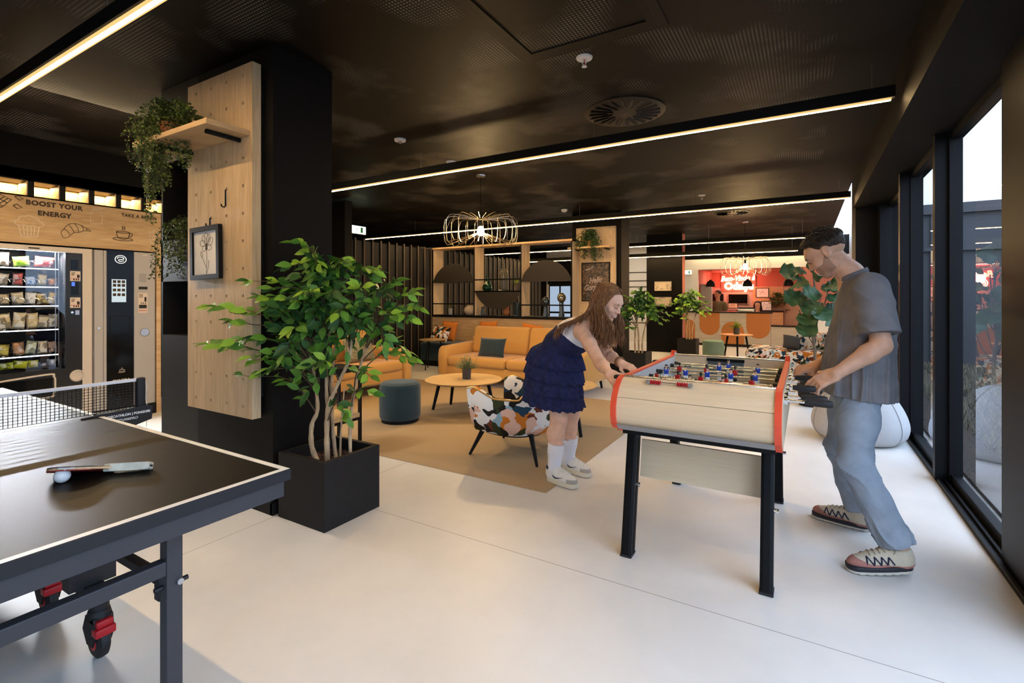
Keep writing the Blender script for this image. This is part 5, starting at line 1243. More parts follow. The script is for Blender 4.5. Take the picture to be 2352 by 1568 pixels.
MB().box(-.355, .36, -.1, .29, .06, .56).build('front', M_ashgrey, lc, False); MB().box(-.355, .36, -.12, .29, .56, .59).build('top', M_metal, lc, False); MB().box(-.35, .35, -.08, .28, 0, .06).build('plinth', M_ink, lc, False)
# neon sign
M_neon = emit_mat('pink_white_neon', (1., .16, .09), 13.); M_neonw = emit_mat('warm_white_neon', (1., .40, .26), 11.)
ns = thing('neon_sign', 'glowing red neon welcome sign in script over a rounded name, on the coral wall', 'sign', (-1.84, 17.14, 1.79))
text_mesh('neon_tube', 'Bem-Vindo \u00e0', .235, M_neon, plane_M((-.02, 0, .13), (1, 0, .03), (0, 0, 1)), ns, outline=.008, shear=.3, wscale=.80)
text_mesh('neon_tube', 'Odalys', .30, M_neonw, plane_M((.02, 0, -.12), (1, 0, .0), (0, 0, 1)), ns, outline=.010, bold=.006, wscale=1.0)
MB().box(-.5, .5, .02, .03, -.28, .30).build('backing', mat('coral_backing', (.44, .15, .11), .6), ns, False)
point('neon_glow', (-1.84, 16.7, 1.80), 30, (1., .24, .15), .25)
# dome pendants
def dome(loc, ceil, label):
    t = thing('dome_pendant_lamp', label, 'lamp', loc, 0, 'black dome pendants over the desk')
    MB().lathe([(.125, -.12), (.123, -.06), (.105, .0), (.075, .04), (.042, .055), (.038, .08), (0, .08)], 32, capb=False, capt=False).lathe([(.121, -.12), (.10, -.005), (.07, .035), (0, .045)], 32, capb=False, capt=False).build('shade', M_black, t)
    MB().cyl((0, 0, .07), (0, 0, ceil), .004, n=6).cyl((0, 0, ceil-.02), (0, 0, ceil), .05, n=16).build('cable', M_metal, t)
    b = MB(); bmesh.ops.create_uvsphere(b.bm, u_segments=14, v_segments=8, radius=.03, matrix=Matrix.Translation((0, 0, -.05))); b.build('bulb', emit_mat('pendant_bulb', (1, .7, .4), 6.), t)
dome((-2.34, 15.1, 1.74), .38, 'black dome pendant at the left end of the reception desk'); dome((-1.38, 15.1, 1.74), .38, 'black dome pendant in front of the neon sign'); dome((-.39, 15.1, 1.74), .38, 'black dome pendant beside the fiddle leaf fig')
exit_sign((-2.90, 14.69, 1.97), 0, .23, .12, 'small lit exit sign on the white wall left of the reception')
# framed pictures on the black block
def picture(loc, w, h, fm, pm, label, draw=None, fw=.018, d=.02):
    t = thing('picture_frame', label, 'picture', loc); f = MB()
    f.box(-w/2, w/2, -d, 0, h/2-fw, h/2).box(-w/2, w/2, -d, 0, -h/2, -h/2+fw).box(-w/2, -w/2+fw, -d, 0, -h/2+fw, h/2-fw).box(w/2-fw, w/2, -d, 0, -h/2+fw, h/2-fw); f.build('frame', fm, t, False)
    p = MB().box(-w/2+fw, w/2-fw, -d*.6, -.002, -h/2+fw, h/2-fw).build('print', pm, t, False)
    if draw:
        b = MB(); strokes(b, draw, plane_M((0, -d*.6-.001, 0), (w, 0, 0), (0, 0, h)), .004); b.build('drawing', M_ink, p)
    return t
M_creamp = mat('cream_print', (.68, .56, .40), .7)
dr1 = [[(-.4, -.25), (-.32, -.2), (-.3, .0)], [(-.15, -.3), (-.05, -.22), (0, -.3)], [(.15, .0), (.22, .15), (.28, .02), (.2, -.05)], [(.22, -.3), (.22, -.1)], [(.4, -.3), (.42, -.1)], [(-.42, .1), (-.36, .1)]]
dr2 = [[(.3, -.2), (.38, -.28), (.46, -.2), (.3, -.2)], [(.38, -.15), (.36, .2)], [(.38, -.1), (.44, .25)], [(-.2, .3), (0, .38), (.1, .3)], [(-.4, -.3), (-.3, -.2), (-.1, -.3)]]
picture((-2.94, 12.05, 1.585), .44, .26, M_metal, M_creamp, 'cream print in a dark frame, upper of the pair on the black block', dr1)
picture((-2.94, 12.05, 1.21), .44, .26, M_metal, M_creamp, 'cream print in a dark frame, lower of the pair on the black block', dr2)
BY = 17.17
tv_ = thing('wall_screen', 'dark wall screen on the back wall under the neon sign', 'screen', (-1.84, BY, 1.27)); MB().box(-.29, .29, -.04, 0, -.16, .16).build('frame', mat('pale_wood_rim', (.42, .30, .18), .6), tv_, False); MB().box(-.275, .275, -.044, -.04, -.145, .145).build('screen', M_glassy, tv_, False)
oo = thing('wall_hatch', 'black framed hatch on the back wall beside the standing receptionist', 'hatch', (-2.44, BY, 1.25)); MB().box(-.17, .17, -.03, 0, -.18, .18).build('frame', M_metal, oo, False); MB().box(-.13, .13, -.034, -.03, -.14, .14).build('pane', M_glassy, oo, False)
pb3 = peg_board(.84, .62, .03, 5, 4, .16, .15, .10, .08).build('peg_board', M_oak_h, smooth=False, loc=(-1.42, 17.185, 1.03)); tag(pb3, 'oak peg board on the back wall of the reception', 'peg board')
picture((-1.15, 17.15, 1.46), .36, .30, M_metal, M_paper, 'square framed drawing above the shelf behind the desk', [[(-.2, -.2), (.0, .1), (.2, -.1)], [(-.3, .2), (-.1, .1), (.1, .25)]])
picture((-1.02, 16.9, 1.06), .30, .30, M_metal, M_paper, 'framed black and white letter print standing behind the seated receptionist', [[(-.3, -.2), (-.2, .3), (0, .0), (.2, .3), (.3, -.2)], [(-.1, -.3), (.1, -.1), (.2, -.3)]])
picture((-1.96, 16.9, 1.06), .30, .18, M_metal, M_creamp, 'low framed print behind the desk, left of the printer', [[(-.3, -.2), (.0, .2), (.2, -.1)]])
cbn = thing('back_counter', 'oak counter along the back wall of the reception', 'counter', (-1.5, 16.95, 0)); MB().box(-.95, .93, -.18, .22, 0, .88).build('body', M_oak_h, cbn, False); MB().box(-.96, .94, -.20, .22, .88, .91).build('top', M_metal, cbn, False)
sg = thing('wall_sign', 'small red wall sign above the standing receptionist', 'sign', (-2.44, BY, 1.50)); MB().box(-.08, .08, -.01, 0, -.03, .03).build('plate', M_red2, sg, False)
ws = thing('wall_shelf', 'oak wall shelf on the pegged panel behind the desk, holding a trailing plant', 'shelf', (-1.05, 17.15, 1.19)); MB().box(-.34, .45, -.2, 0, 0, .025).build('plank', M_oak_h, ws, False)
tag(sdf_obj('bird_figurine', lambda p: smin(smin(ell(p, (0, 0, .055), (.075, .038, .045)), ell(p, (-.06, 0, .10), (.032, .028, .028)), .03), smin(cap(p, (.05, 0, .05), (.13, 0, .085), .022, .008), cap(p, (-.085, 0, .10), (-.112, 0, .095), .010, .003), .01), .02), (-.14, -.06, -.01), (.16, .06, .15), .008, M_metal, None, (-.86, 17.04, 1.205)), 'small dark bird figurine on the reception shelf beside the trailing plant', 'figurine')
d_ = bpy.data.objects.new('door_1', None); C.objects.link(d_); d_.location = (-.30, 17.17, 0); d_['kind'] = 'structure'
MB().box(-.25, .25, -.03, 0, 0, 1.63).build('leaf', mat('beige_door', (.50, .40, .31), .6), d_, False); MB().box(-.22, -.205, -.06, -.03, .84, .96).box(-.22, -.10, -.075, -.06, .925, .945).build('handle', M_metal, d_, False)
pr_ = thing('printer', 'white and dark desktop printer on the reception desk', 'printer', (-1.36, 14.56, .93)); MB().box(-.19, .19, -.15, .15, 0, .08, .01).build('body', M_white, pr_); MB().box(-.18, .18, -.14, .14, .08, .12, .008).build('lid', M_metal, pr_); MB().box(-.15, .15, -.2, -.15, .03, .04).build('tray', M_white, pr_, False)
tag(rebase(MB().box(-1.84, -1.62, 14.48, 14.68, .93, .945).build('paper_stack', M_red2, smooth=False), (-1.73, 14.6, .93)), 'flat stack of red leaflets on the reception desk', 'papers')

# patterned chaise near the windows, cushion, bean bag
ch = thing('chaise', 'patterned upholstered chaise with a square back near the windows', 'sofa', (-.16, 9.75, 0))
MB().box(-.72, .66, -.55, .45, .06, .44, .07, 4).build('seat', M_patternS, ch, ang=60)
MB().box(.02, .28, -.12, .44, .42, .72, .06, 4).box(.285, .66, -.12, .44, .42, .70, .06, 4).build('backrest', M_patternS, ch, ang=60)
MB().box(-.66, .60, -.48, .40, 0, .07).build('plinth', M_white, ch, False)
o = cushion('cushion', .27, .25, .16, mat('grey_cushion_fabric', (.07, .068, .068), .9, noise=.2, nscale=150), None); o.location = (-.20, 9.48, .555); o.rotation_euler = (-.5, .2, .3); tag(o, 'dark grey cushion lying against the back of the patterned chaise', 'cushion')
M_bean = mat('pale_grey_weave', (.44, .43, .43), .95, noise=.18, nscale=260, bump=.15, bscale=300, spec=.1)
bg_ = thing('bean_bag', 'pale grey woven bean bag on the floor by the windows behind the man', 'bean bag', (.42, 5.55, 0))
prof = [(0, .0), (.26, .002), (.345, .05), (.375, .13), (.365, .22), (.325, .32), (.26, .42), (.18, .50), (.10, .55), (.045, .575), (0, .58)]
pp = [(p[0], p[1]) for p in smooth_pts([(a_, b_, 0) for a_, b_ in prof], 3)]
MB().lathe(pp, 48, capb=False, capt=False).build('bag', M_bean, bg_)
b = MB()
for k in range(6):
    a = 2*PI*k/6+.35; b.tube([(r*math.cos(a)*1.004, r*math.sin(a)*1.004, z+.001) for r, z in pp[3:-1]], .0035, 5)
b.build('seam', mat('grey_seam', (.30, .295, .30), .9), bg_)
# ------------------------------------------------------------------ plants
RT = Vector((.8597, .5109, 0)); FWD = Vector((-.5109, .8597, 0))
def add_leaf(f, p, d, n, l, w, mi, fold=.25, droop=.15):
    d = d.normalized(); s = d.cross(n)
    if s.length < 1e-4: s = d.cross(Vector((.3, .5, .8)))
    s.normalize(); n = s.cross(d)
    prof = [(0, .05), (.13, .52), (.30, .88), (.46, 1.), (.64, .82), (.82, .45), (1., 0.0)]
    mid, L_, R_ = [], [], []
    for t, q in prof:
        c = p+d*l*t-n*(droop*l*t*t); mid.append(f.bm.verts.new(c)); up = n*(fold*w*q)
        if q > 0.001: L_.append(f.bm.verts.new(c+s*w*q+up)); R_.append(f.bm.verts.new(c-s*w*q+up))
    m = len(prof)-2
    for A, sg in ((L_, 1), (R_, -1)):
        for i in range(m):
            v = (mid[i], mid[i+1], A[i+1], A[i]) if sg > 0 else (mid[i], A[i], A[i+1], mid[i+1])
            f.bm.faces.new(v).material_index = mi
        v = (mid[m], mid[m+1], A[m]) if sg > 0 else (mid[m], A[m], mid[m+1])
        f.bm.faces.new(v).material_index = mi
def planter(t, s, h):
    b = MB(); q = s/2; r = q-.028
    o4 = [(-q, -q), (q, -q), (q, q), (-q, q)]; i4 = [(-r, -r), (r, -r), (r, r), (-r, r)]
    def rg(P, z): return [b.bm.verts.new((x, y, z)) for x, y in P]
    b.skin([rg(o4, 0), rg(o4, h), rg(i4, h), rg(i4, h-.09)], True, False); b.build('planter_box', M_charcoal, t, False)
    so = MB(); R = random.Random(2); so.box(-r, r, -r, r, h-.10, h-.075)
    for i in range(420):
        x, y = R.uniform(-r+.015, r-.015), R.uniform(-r+.015, r-.015); a = R.uniform(0, PI); l = R.uniform(.010, .024); w = R.uniform(.004, .008)
        M = Matrix.Translation((x, y, h-.072+R.uniform(0, .008))) @ Matrix.Rotation(a, 4, 'Z') @ Matrix.Rotation(R.uniform(-.5, .5), 4, 'X') @ Matrix.Rotation(R.uniform(-.4, .4), 4, 'Y')
        so.box(-l, l, -w, w, -.0025, .0025, 0, 1, M)
    so.build('bark_mulch', M_bark, t, False)
def tree(loc, s, h, label, trunks, tips, seed, leafl=.088, extra=0, group=None, twin=1.0, avoid=None):
    """tips: branch ends as (along the picture's right, away from it, height); branches spring from the nearest trunk top"""
    t = thing('potted_tree', label, 'plant', loc, 0, group); R = random.Random(seed); planter(t, s, h)
    W = lambda u, v, z: RT*u+FWD*v+Vector((0, 0, z))
    tb = MB(); ends = []
    for pts, r0 in trunks:
        P = smooth_pts([tuple(W(*p)) for p in pts], 5); n = len(P)
        tb.tube(P, [r0*(1-.55*i/(n-1))*(1+.12*math.sin(i*2.1)) for i in range(n)], 9); ends.append([Vector(p) for p in P])
    f = MB(); br = MB(); allp = [p for e in ends for p in e if p.z > h+.18]
    full = list(tips)
    for i in range(extra):
        a = tips[R.randrange(len(tips))]; b = tips[R.randrange(len(tips))]; k = R.uniform(.2, .8); sc = R.uniform(.45, .95)
        cz = sum(q[2] for q in tips)/len(tips)
        full.append(((a[0]*k+b[0]*(1-k))*sc, (a[1]*k+b[1]*(1-k))*sc+R.uniform(-.12, .12), cz+((a[2]*k+b[2]*(1-k))-cz)*sc))
    for j, tp in enumerate(full):
        E = W(*tp); cand = [p for p in allp if p.z < E.z+.10] or allp
        S = min(cand, key=lambda p: (p-E).length+abs(p.z-(E.z-.22))*.5)
        mid = S.lerp(E, .5)+Vector((R.uniform(-.03, .03), R.uniform(-.03, .03), .06+.05*R.random()))
        P = [Vector(q) for q in smooth_pts([tuple(S), tuple(mid), tuple(E)], 7)]; n = len(P)
        if avoid:      # keep clear of the column behind
            for q in P:
                if q.x < avoid[0]+.02 and q.y > avoid[1]-.02:
                    if avoid[0]+.02-q.x < q.y-avoid[1]+.02: q.x = avoid[0]+.02
                    else: q.y = avoid[1]-.02
        tot = sum((P[i+1]-P[i]).length for i in range(n-1)); step = .030*twin; cnt = max(6, int(tot*.8/step))
        outer = j < len(tips); br.tube(P, [.0050*(1-.75*i/(n-1)) for i in range(n)], 5)
        for k in range(cnt):
            q = 1-(k+.2)*step/max(tot, .01)
            if q < .12: break
            x = q*(n-1); i = min(n-2, int(x)); p = P[i].lerp(P[i+1], x-i); d = (P[i+1]-P[i]).normalized()
            sd = d.cross(Vector((0, 0, 1))); sd = sd.normalized() if sd.length > .05 else Vector((1, 0, 0))
            sg = 1 if k % 2 else -1
            ld = (d*(.75 if k else 1.5)+sd*sg*R.uniform(.5, 1.0)*(1 if k else .1)+Vector((0, 0, R.uniform(-.35, .35)))).normalized()
            ln = Vector((R.uniform(-.9, .9)+.35, R.uniform(-.9, .9)-.55, .75)).normalized()
            l = leafl*R.uniform(.75, 1.15); tipness = q
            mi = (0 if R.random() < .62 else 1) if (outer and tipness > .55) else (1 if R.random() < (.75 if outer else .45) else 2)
            # short side twigs carry a pair of leaves
            tw = p+ld*.012
            if avoid and any((tw+ld*l*e).x < avoid[0]+.004 and (tw+ld*l*e).y > avoid[1]-.004 for e in (.3, .6, 1.)): continue
            add_leaf(f, tw, ld, ln, l, l*.25, mi)
            if R.random() < .35: add_leaf(f, tw, (ld+Vector((0, 0, R.uniform(-.9, .6)))+sd*R.uniform(-.5, .5)).normalized(), ln, l*.8, l*.2, min(2, mi+(R.random() < .5)))
    tb.build('trunk', M_trunk, t); br.build('branches', mat('brown_twig', (.10, .06, .03), .8), t)
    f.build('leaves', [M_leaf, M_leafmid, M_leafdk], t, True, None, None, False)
    return t
tr1 = [([(-.02, -.10, .30), (-.07, -.10, .42), (-.075, -.09, .55), (-.045, -.08, .64), (-.07, -.06, .82), (-.10, -.05, .95)], 0.0168),
       ([(.03, -.12, .30), (.025, -.12, .5), (.03, -.11, .66), (.07, -.08, .78), (.13, -.06, .92), (.15, -.05, 1.05)], 0.0168), ([(.03, -.11, .62), (.0, -.06, .75), (-.01, -.02, .92), (.0, 0, 1.2), (-.02, 0, 1.4)], 0.0112),
       ([(.03, .02, .30), (.01, .02, .5), (.0, .03, .8), (.03, .04, 1.1), (.06, .03, 1.35)], 0.0128), ([(.06, .0, .30), (.06, .02, .5), (.08, .02, .75)], 0.0080),
       ([(.13, -.02, .30), (.13, -.02, .55), (.15, .0, .75), (.20, .02, .95), (.26, .03, 1.1)], 0.0120)]
tips1 = [(-.70, -.10, 1.03), (-.62, -.16, 1.25), (-.58, -.05, 1.16), (-.50, -.2, 1.05), (-.42, -.12, 1.40), (-.36, -.2, .97), (-.46, .0, .84), (-.40, -.1, .93), (-.34, -.14, .86), (-.28, -.16, .90), (-.30, -.22, 1.30),
         (-.15, -.12, 1.62), (-.10, -.05, 1.55), (-.02, -.15, 1.50), (.06, -.05, 1.49), (.12, -.12, 1.52), (.20, -.05, 1.47), (.32, -.1, 1.46), (.42, -.05, 1.40), (.50, -.05, 1.34), (.55, -.1, 1.24), (.52, -.12, 1.18), (.42, -.2, 1.20),
         (.50, .0, .93), (.46, .05, .97), (.36, -.12, 1.05), (.30, -.2, .86), (.30, -.15, .75), (.05, -.22, .93), (-.12, -.25, 1.12), (.15, -.28, 1.22), (-.22, -.1, 1.48), (.0, -.3, 1.34), (.26, -.25, 1.36), (-.05, .2, 1.45), (.2, .22, 1.3), (-.25, .2, 1.25), (.16, -.18, .62)]
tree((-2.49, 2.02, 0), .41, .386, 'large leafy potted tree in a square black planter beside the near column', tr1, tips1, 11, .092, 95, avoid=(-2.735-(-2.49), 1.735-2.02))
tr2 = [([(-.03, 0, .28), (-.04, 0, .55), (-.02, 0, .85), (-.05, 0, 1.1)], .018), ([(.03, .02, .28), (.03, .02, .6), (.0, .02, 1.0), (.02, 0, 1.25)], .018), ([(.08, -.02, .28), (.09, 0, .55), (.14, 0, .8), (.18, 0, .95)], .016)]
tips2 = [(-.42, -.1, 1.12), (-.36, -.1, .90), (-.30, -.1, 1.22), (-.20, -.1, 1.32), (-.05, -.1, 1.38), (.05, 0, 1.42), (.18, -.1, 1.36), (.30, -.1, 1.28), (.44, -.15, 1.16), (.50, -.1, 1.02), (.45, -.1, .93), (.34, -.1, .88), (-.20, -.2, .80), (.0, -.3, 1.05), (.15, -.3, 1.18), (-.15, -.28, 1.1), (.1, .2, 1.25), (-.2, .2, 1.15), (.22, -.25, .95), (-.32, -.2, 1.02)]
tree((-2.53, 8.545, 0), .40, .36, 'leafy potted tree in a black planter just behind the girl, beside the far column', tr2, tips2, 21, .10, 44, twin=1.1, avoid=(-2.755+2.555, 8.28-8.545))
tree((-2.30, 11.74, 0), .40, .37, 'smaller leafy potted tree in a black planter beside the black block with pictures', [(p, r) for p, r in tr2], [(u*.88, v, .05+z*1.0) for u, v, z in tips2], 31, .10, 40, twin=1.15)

def trailing(loc, label, strands, crown_r, m, seed, pot=True, leaf=.013, shape=None, name='trailing_plant'):
    t = thing(name, label, 'plant', loc, 0); R = random.Random(seed)
    if pot: MB().lathe([(0, 0), (.055, 0), (.07, .10), (.062, .10), (.06, .085), (0, .085)], 24, capb=False, capt=False).build('pot', M_terracotta, t)
    f = MB(); sb = MB()
    for (ux, uy, out, drop, rise) in strands:
        a = Vector((R.uniform(-.03, .03), R.uniform(-.03, .03), .09)); dr = Vector((ux, uy, 0))
        pts = [a, a+dr*out*.35+Vector((0, 0, rise)), a+dr*out*.8+Vector((0, 0, rise*.6)), a+dr*out+Vector((0, 0, -drop*.3)), a+dr*out*1.03+Vector((R.uniform(-.02, .02), R.uniform(-.02, .02), -drop*.7)), a+dr*out*1.02+Vector((R.uniform(-.03, .03), R.uniform(-.03, .03), -drop))]
        P = [Vector(p) for p in smooth_pts([tuple(p) for p in pts], 6)]; sb.tube(P, .0011, 3)
        tot = sum((P[i+1]-P[i]).length for i in range(len(P)-1)); cnt = int(tot/(leaf*.62))
        for k in range(cnt):
            x = (k+R.random())/cnt*(len(P)-1); i = min(len(P)-2, int(x)); p = P[i].lerp(P[i+1], x-i)
            d = Vector((R.uniform(-1, 1), R.uniform(-1, 1), R.uniform(-.6, .9))).normalized(); n = Vector((R.uniform(-1, 1), R.uniform(-1, 1), R.uniform(.1, 1))).normalized()
            s = d.cross(n)
            if s.length < .1: continue
            s.normalize(); l = leaf*R.uniform(.75, 1.3); q = p+d*leaf*.5
            fc = f.bm.faces.new([f.bm.verts.new(v) for v in (q, q+d*l*.35+s*l*.5, q+d*l*.8+s*l*.42, q+d*l*1.05, q+d*l*.8-s*l*.42, q+d*l*.35-s*l*.5)]); fc.material_index = 0 if R.random() < .55 else 1
    sb.build('stems', mat('ivy_stem', (.09, .085, .03), .8), t); f.build('leaves', m, t, True, None, None, False); return t
IV = [M_ivy, M_ivydk]
R9 = random.Random(4)
S1 = []
for i in range(64):
    a = R9.uniform(-PI, .35); ux, uy = math.cos(a), math.sin(a); S1.append((ux, uy, R9.uniform(.06, .20), R9.uniform(.02, .30), R9.uniform(.02, .16)))
for i in range(34): S1.append((R9.uniform(-1, -.2), R9.uniform(-.9, -.1), R9.uniform(.08, .19), R9.uniform(.25, .46), R9.uniform(.02, .10)))
for i in range(8): S1.append((-.8, -.45, R9.uniform(.13, .16), R9.uniform(.5, .66), .05))
for i in range(24): S1.append((1, R9.uniform(-.35, .1), R9.uniform(.12, .34), R9.uniform(-.02, .03), R9.uniform(.03, .12)))
trailing((-3.49, 1.60, 2.308), 'trailing ivy like plant spilling from the oak shelf high on the near column', S1, .2, IV, 41)
S2 = []
for i in range(60): S2.append((R9.uniform(-.9, .9), R9.uniform(-1, -.2), R9.uniform(.06, .22), R9.uniform(-.02, .22), R9.uniform(.02, .15)))
for i in range(22): S2.append((R9.uniform(-.9, .4), -1, R9.uniform(.20, .28), R9.uniform(.2, .40), R9.uniform(.02, .08)))
trailing((-3.82, 2.02, 1.722), 'trailing plant spilling out of the upper niche of the black cabinet', S2, .2, IV, 42)
S3 = []
for i in range(60):
    a = R9.uniform(-PI, PI); S3.append((math.cos(a), .3*math.sin(a)-.5, R9.uniform(.06, .24), R9.uniform(.05, .36), R9.uniform(.02, .22)))
trailing((-3.27, 8.17, 2.198), 'trailing plant on the shelf of the far peg board above the poster', S3, .2, [M_ivydk, M_leafdk], 43, leaf=.020)
S4 = []
for i in range(44):
    a = R9.uniform(-PI, PI); S4.append((math.cos(a), .3*math.sin(a)-.5, R9.uniform(.06, .22), R9.uniform(.05, .30), R9.uniform(.02, .16)))
trailing((-.72, 17.0, 1.215), 'trailing plant on the reception shelf beside the door', S4, .2, [M_leafdk, M_ivydk], 44, leaf=.026)

# fiddle leaf fig
fg = thing('fiddle_leaf_fig', 'fiddle leaf fig with large dark leaves by the window pillar behind the man', 'plant', (.08, 7.0, 0)); R = random.Random(5)
MB().lathe([(0, 0), (.15, 0), (.18, .34), (.165, .34), (.16, .30), (0, .30)], 36, capb=False, capt=False).build('pot', M_charcoal, fg)
tb = MB(); tb.tube(smooth_pts([(0, 0, .29), (.02, .01, .6), (-.01, .0, .95), (.02, .0, 1.3), (.0, .0, 1.62)], 5), [.016]*11+[.013]*6+[.010]*4, 8)
for a in range(7): tb.tube(smooth_pts([(0, 0, .62+.06*a), (.10*math.cos(a*1.3), .1*math.sin(a*1.3), .75+.08*a), (.17*math.cos(a*1.3), .17*math.sin(a*1.3), .95+.10*a)], 4), .006, 6)
tb.build('trunk', mat('grey_brown_bark', (.16, .11, .07), .85), fg)
f = MB(); P2 = lambda u, v, z: RT*u+FWD*v+Vector((0, 0, z))
fl = [(-.08, 0, 1.60, -.45, 0, .12), (-.16, -.05, 1.50, -.32, -.1, .18), (-.06, -.05, 1.62, -.05, -.15, .25), (-.02, -.08, 1.50, -.2, -.3, .35), (-.10, -.05, 1.33, -.42, -.05, -.04), (.02, -.1, 1.36, -.36, -.2, .02), (.05, -.05, 1.25, -.3, -.2, -.12), (-.05, -.1, 1.15, -.3, -.15, -.22), (.0, -.12, 1.20, -.10, -.35, -.24), (.08, -.1, 1.12, .1, -.3, -.25), (.1, 0, 1.40, .35, -.1, .1), (.12, -.05, 1.30, .4, -.1, -.05), (.1, 0, 1.55, .3, -.1, .2), (.04, .05, 1.66, .12, .1, .35), (.15, 0, 1.2, .35, .1, -.15), (.0, .1, 1.45, -.1, .4, .1), (.05, .1, 1.3, .1, .4, -.05), (-.02, -.05, 1.05, -.22, -.12, -.2), (.16, -.08, 1.48, .25, -.3, .12), (.06, -.12, 1.42, .05, -.4, .05)]
for u, v, z, du, dv, dz in fl:
    d = P2(du, dv, dz).normalized(); p = P2(u, v, z); n = Vector((.25+R.uniform(-.5, .5), -.8+R.uniform(-.5, .5), .75)); s = d.cross(n).normalized(); n = s.cross(d); l = R.uniform(.22, .31)
    rows = []
    for t_ in [i/15 for i in range(16)]:
        w = float(np.interp(t_, [0, .08, .2, .35, .5, .65, .78, .88, .95, 1], [.012, .050, .064, .076, .098, .122, .126, .106, .066, .010]))
        row = []
        for k in (-2, -1, 0, 1, 2):
            row.append(f.bm.verts.new(p+d*(l*t_)+s*(w*k/2)+n*(-.25*l*t_*t_+.018*abs(k)*(.6+.5*math.sin(t_*22+k))*w/.1)))
        rows.append(row)
    for a, b in zip(rows, rows[1:]):
        for k in range(4): f.bm.faces.new((a[k], a[k+1], b[k+1], b[k]))
f.build('leaves', mat('fig_leaf', (.036, .085, .024), .5, noise=.3, nscale=12, spec=.5), fg, True, None, None, False)
# ------------------------------------------------------------------ people
def skin_mat(name, c):
    m = mat(name, c, .5, noise=.10, nscale=25, spec=.35); b = m.node_tree.nodes['Principled BSDF']
    b.inputs['Subsurface Weight'].default_value = .08; b.inputs['Subsurface Radius'].default_value = (.012, .005, .003); return m
M_skin_m = skin_mat('warm_skin', (.56, .315, .205)); M_skin_f = skin_mat('fair_skin', (.74, .44, .305))
def hair_mat(name, c1, c2, scale):
    m, nt, b = new_mat(name); L = nt.links.new
    tc = nt.nodes.new('ShaderNodeTexCoord'); mp = nt.nodes.new('ShaderNodeMapping'); mp.inputs['Scale'].default_value = scale; L(tc.outputs['Object'], mp.inputs[0])
    n = nt.nodes.new('ShaderNodeTexNoise'); n.inputs['Scale'].default_value = 1; n.inputs['Detail'].default_value = 5; L(mp.outputs[0], n.inputs[0])
    r = nt.nodes.new('ShaderNodeValToRGB'); r.color_ramp.elements[0].color = (*c1, 1); r.color_ramp.elements[1].color = (*c2, 1); r.color_ramp.elements[0].position = .35; r.color_ramp.elements[1].position = .68
    L(n.outputs['Fac'], r.inputs[0]); L(r.outputs[0], b.inputs['Base Color']); b.inputs['Roughness'].default_value = .58; b.inputs['Specular IOR Level'].default_value = .22
    bp = nt.nodes.new('ShaderNodeBump'); bp.inputs['Strength'].default_value = .7; bp.inputs['Distance'].default_value = .006; L(n.outputs['Fac'], bp.inputs['Height']); L(bp.outputs[0], b.inputs['Normal'])
    return m
def frame_from(f, up):
    f = Vector(f).normalized(); up = Vector(up); x = f.cross(up).normalized(); z = x.cross(f)
    return np.array([[x.x, f.x, z.x], [x.y, f.y, z.y], [x.z, f.z, z.z]], np.float32)   # columns: right, forward, up
def head_sdf(q, fem=False):
    """q: head coordinates, x right, y forward, z up; origin midway between the ears"""
    d = ell(q, (0, -.018, .036), (.074, .096, .084))
    d = smin(d, ell(q, (0, .030, -.030), (.056 if fem else .060, .062, .078 if fem else .084)), .035)
    d = smin(d, ell(q, (0, .030, .040), (.060, .062, .050)), .03)                    # forehead
    d = smin(d, ell(q, (0, .070, -.098), (.020 if fem else .025, .018, .016)), .03)  # chin
    for s in (-1, 1):
        d = smin(d, ell(q, (s*.034, .066, -.022), (.022, .018, .018)), .025)         # cheek
        d = smin(d, ell(q, (s*.047, -.002, -.070), (.014, .03, .024)), .03)           # jaw corner
        d = smax(d, -ell(q, (s*.030, .099, .012), (.018, .015, .011)), .014)           # eye socket
        e = smin(ell(q, (s*.076, -.012, .0), (.009, .020, .032)), ell(q, (s*.074, -.004, -.022), (.008, .012, .012)), .012)
        e = smax(e, -ell(q, (s*.086, -.006, .002), (.007, .011, .018)), .006)
        d = smin(d, e, .010)
    d = smin(d, cap(q, (0, .086, .022), (0, .108, -.022), .009, .012), .014)             # nose
    for s in (-1, 1): d = smin(d, ell(q, (s*.011, .098, -.026), (.009, .010, .008)), .008)
    d = smin(d, ell(q, (0, .083, .034), (.045, .012, .009)), .02)                       # brow
    d = smin(d, ell(q, (0, .088, -.054), (.022, .012, .008)), .012); d = smin(d, ell(q, (0, .086, -.068), (.020, .012, .008)), .012)
    return smax(d, -ell(q, (0, .101, -.061), (.024, .009, .0022)), .004)
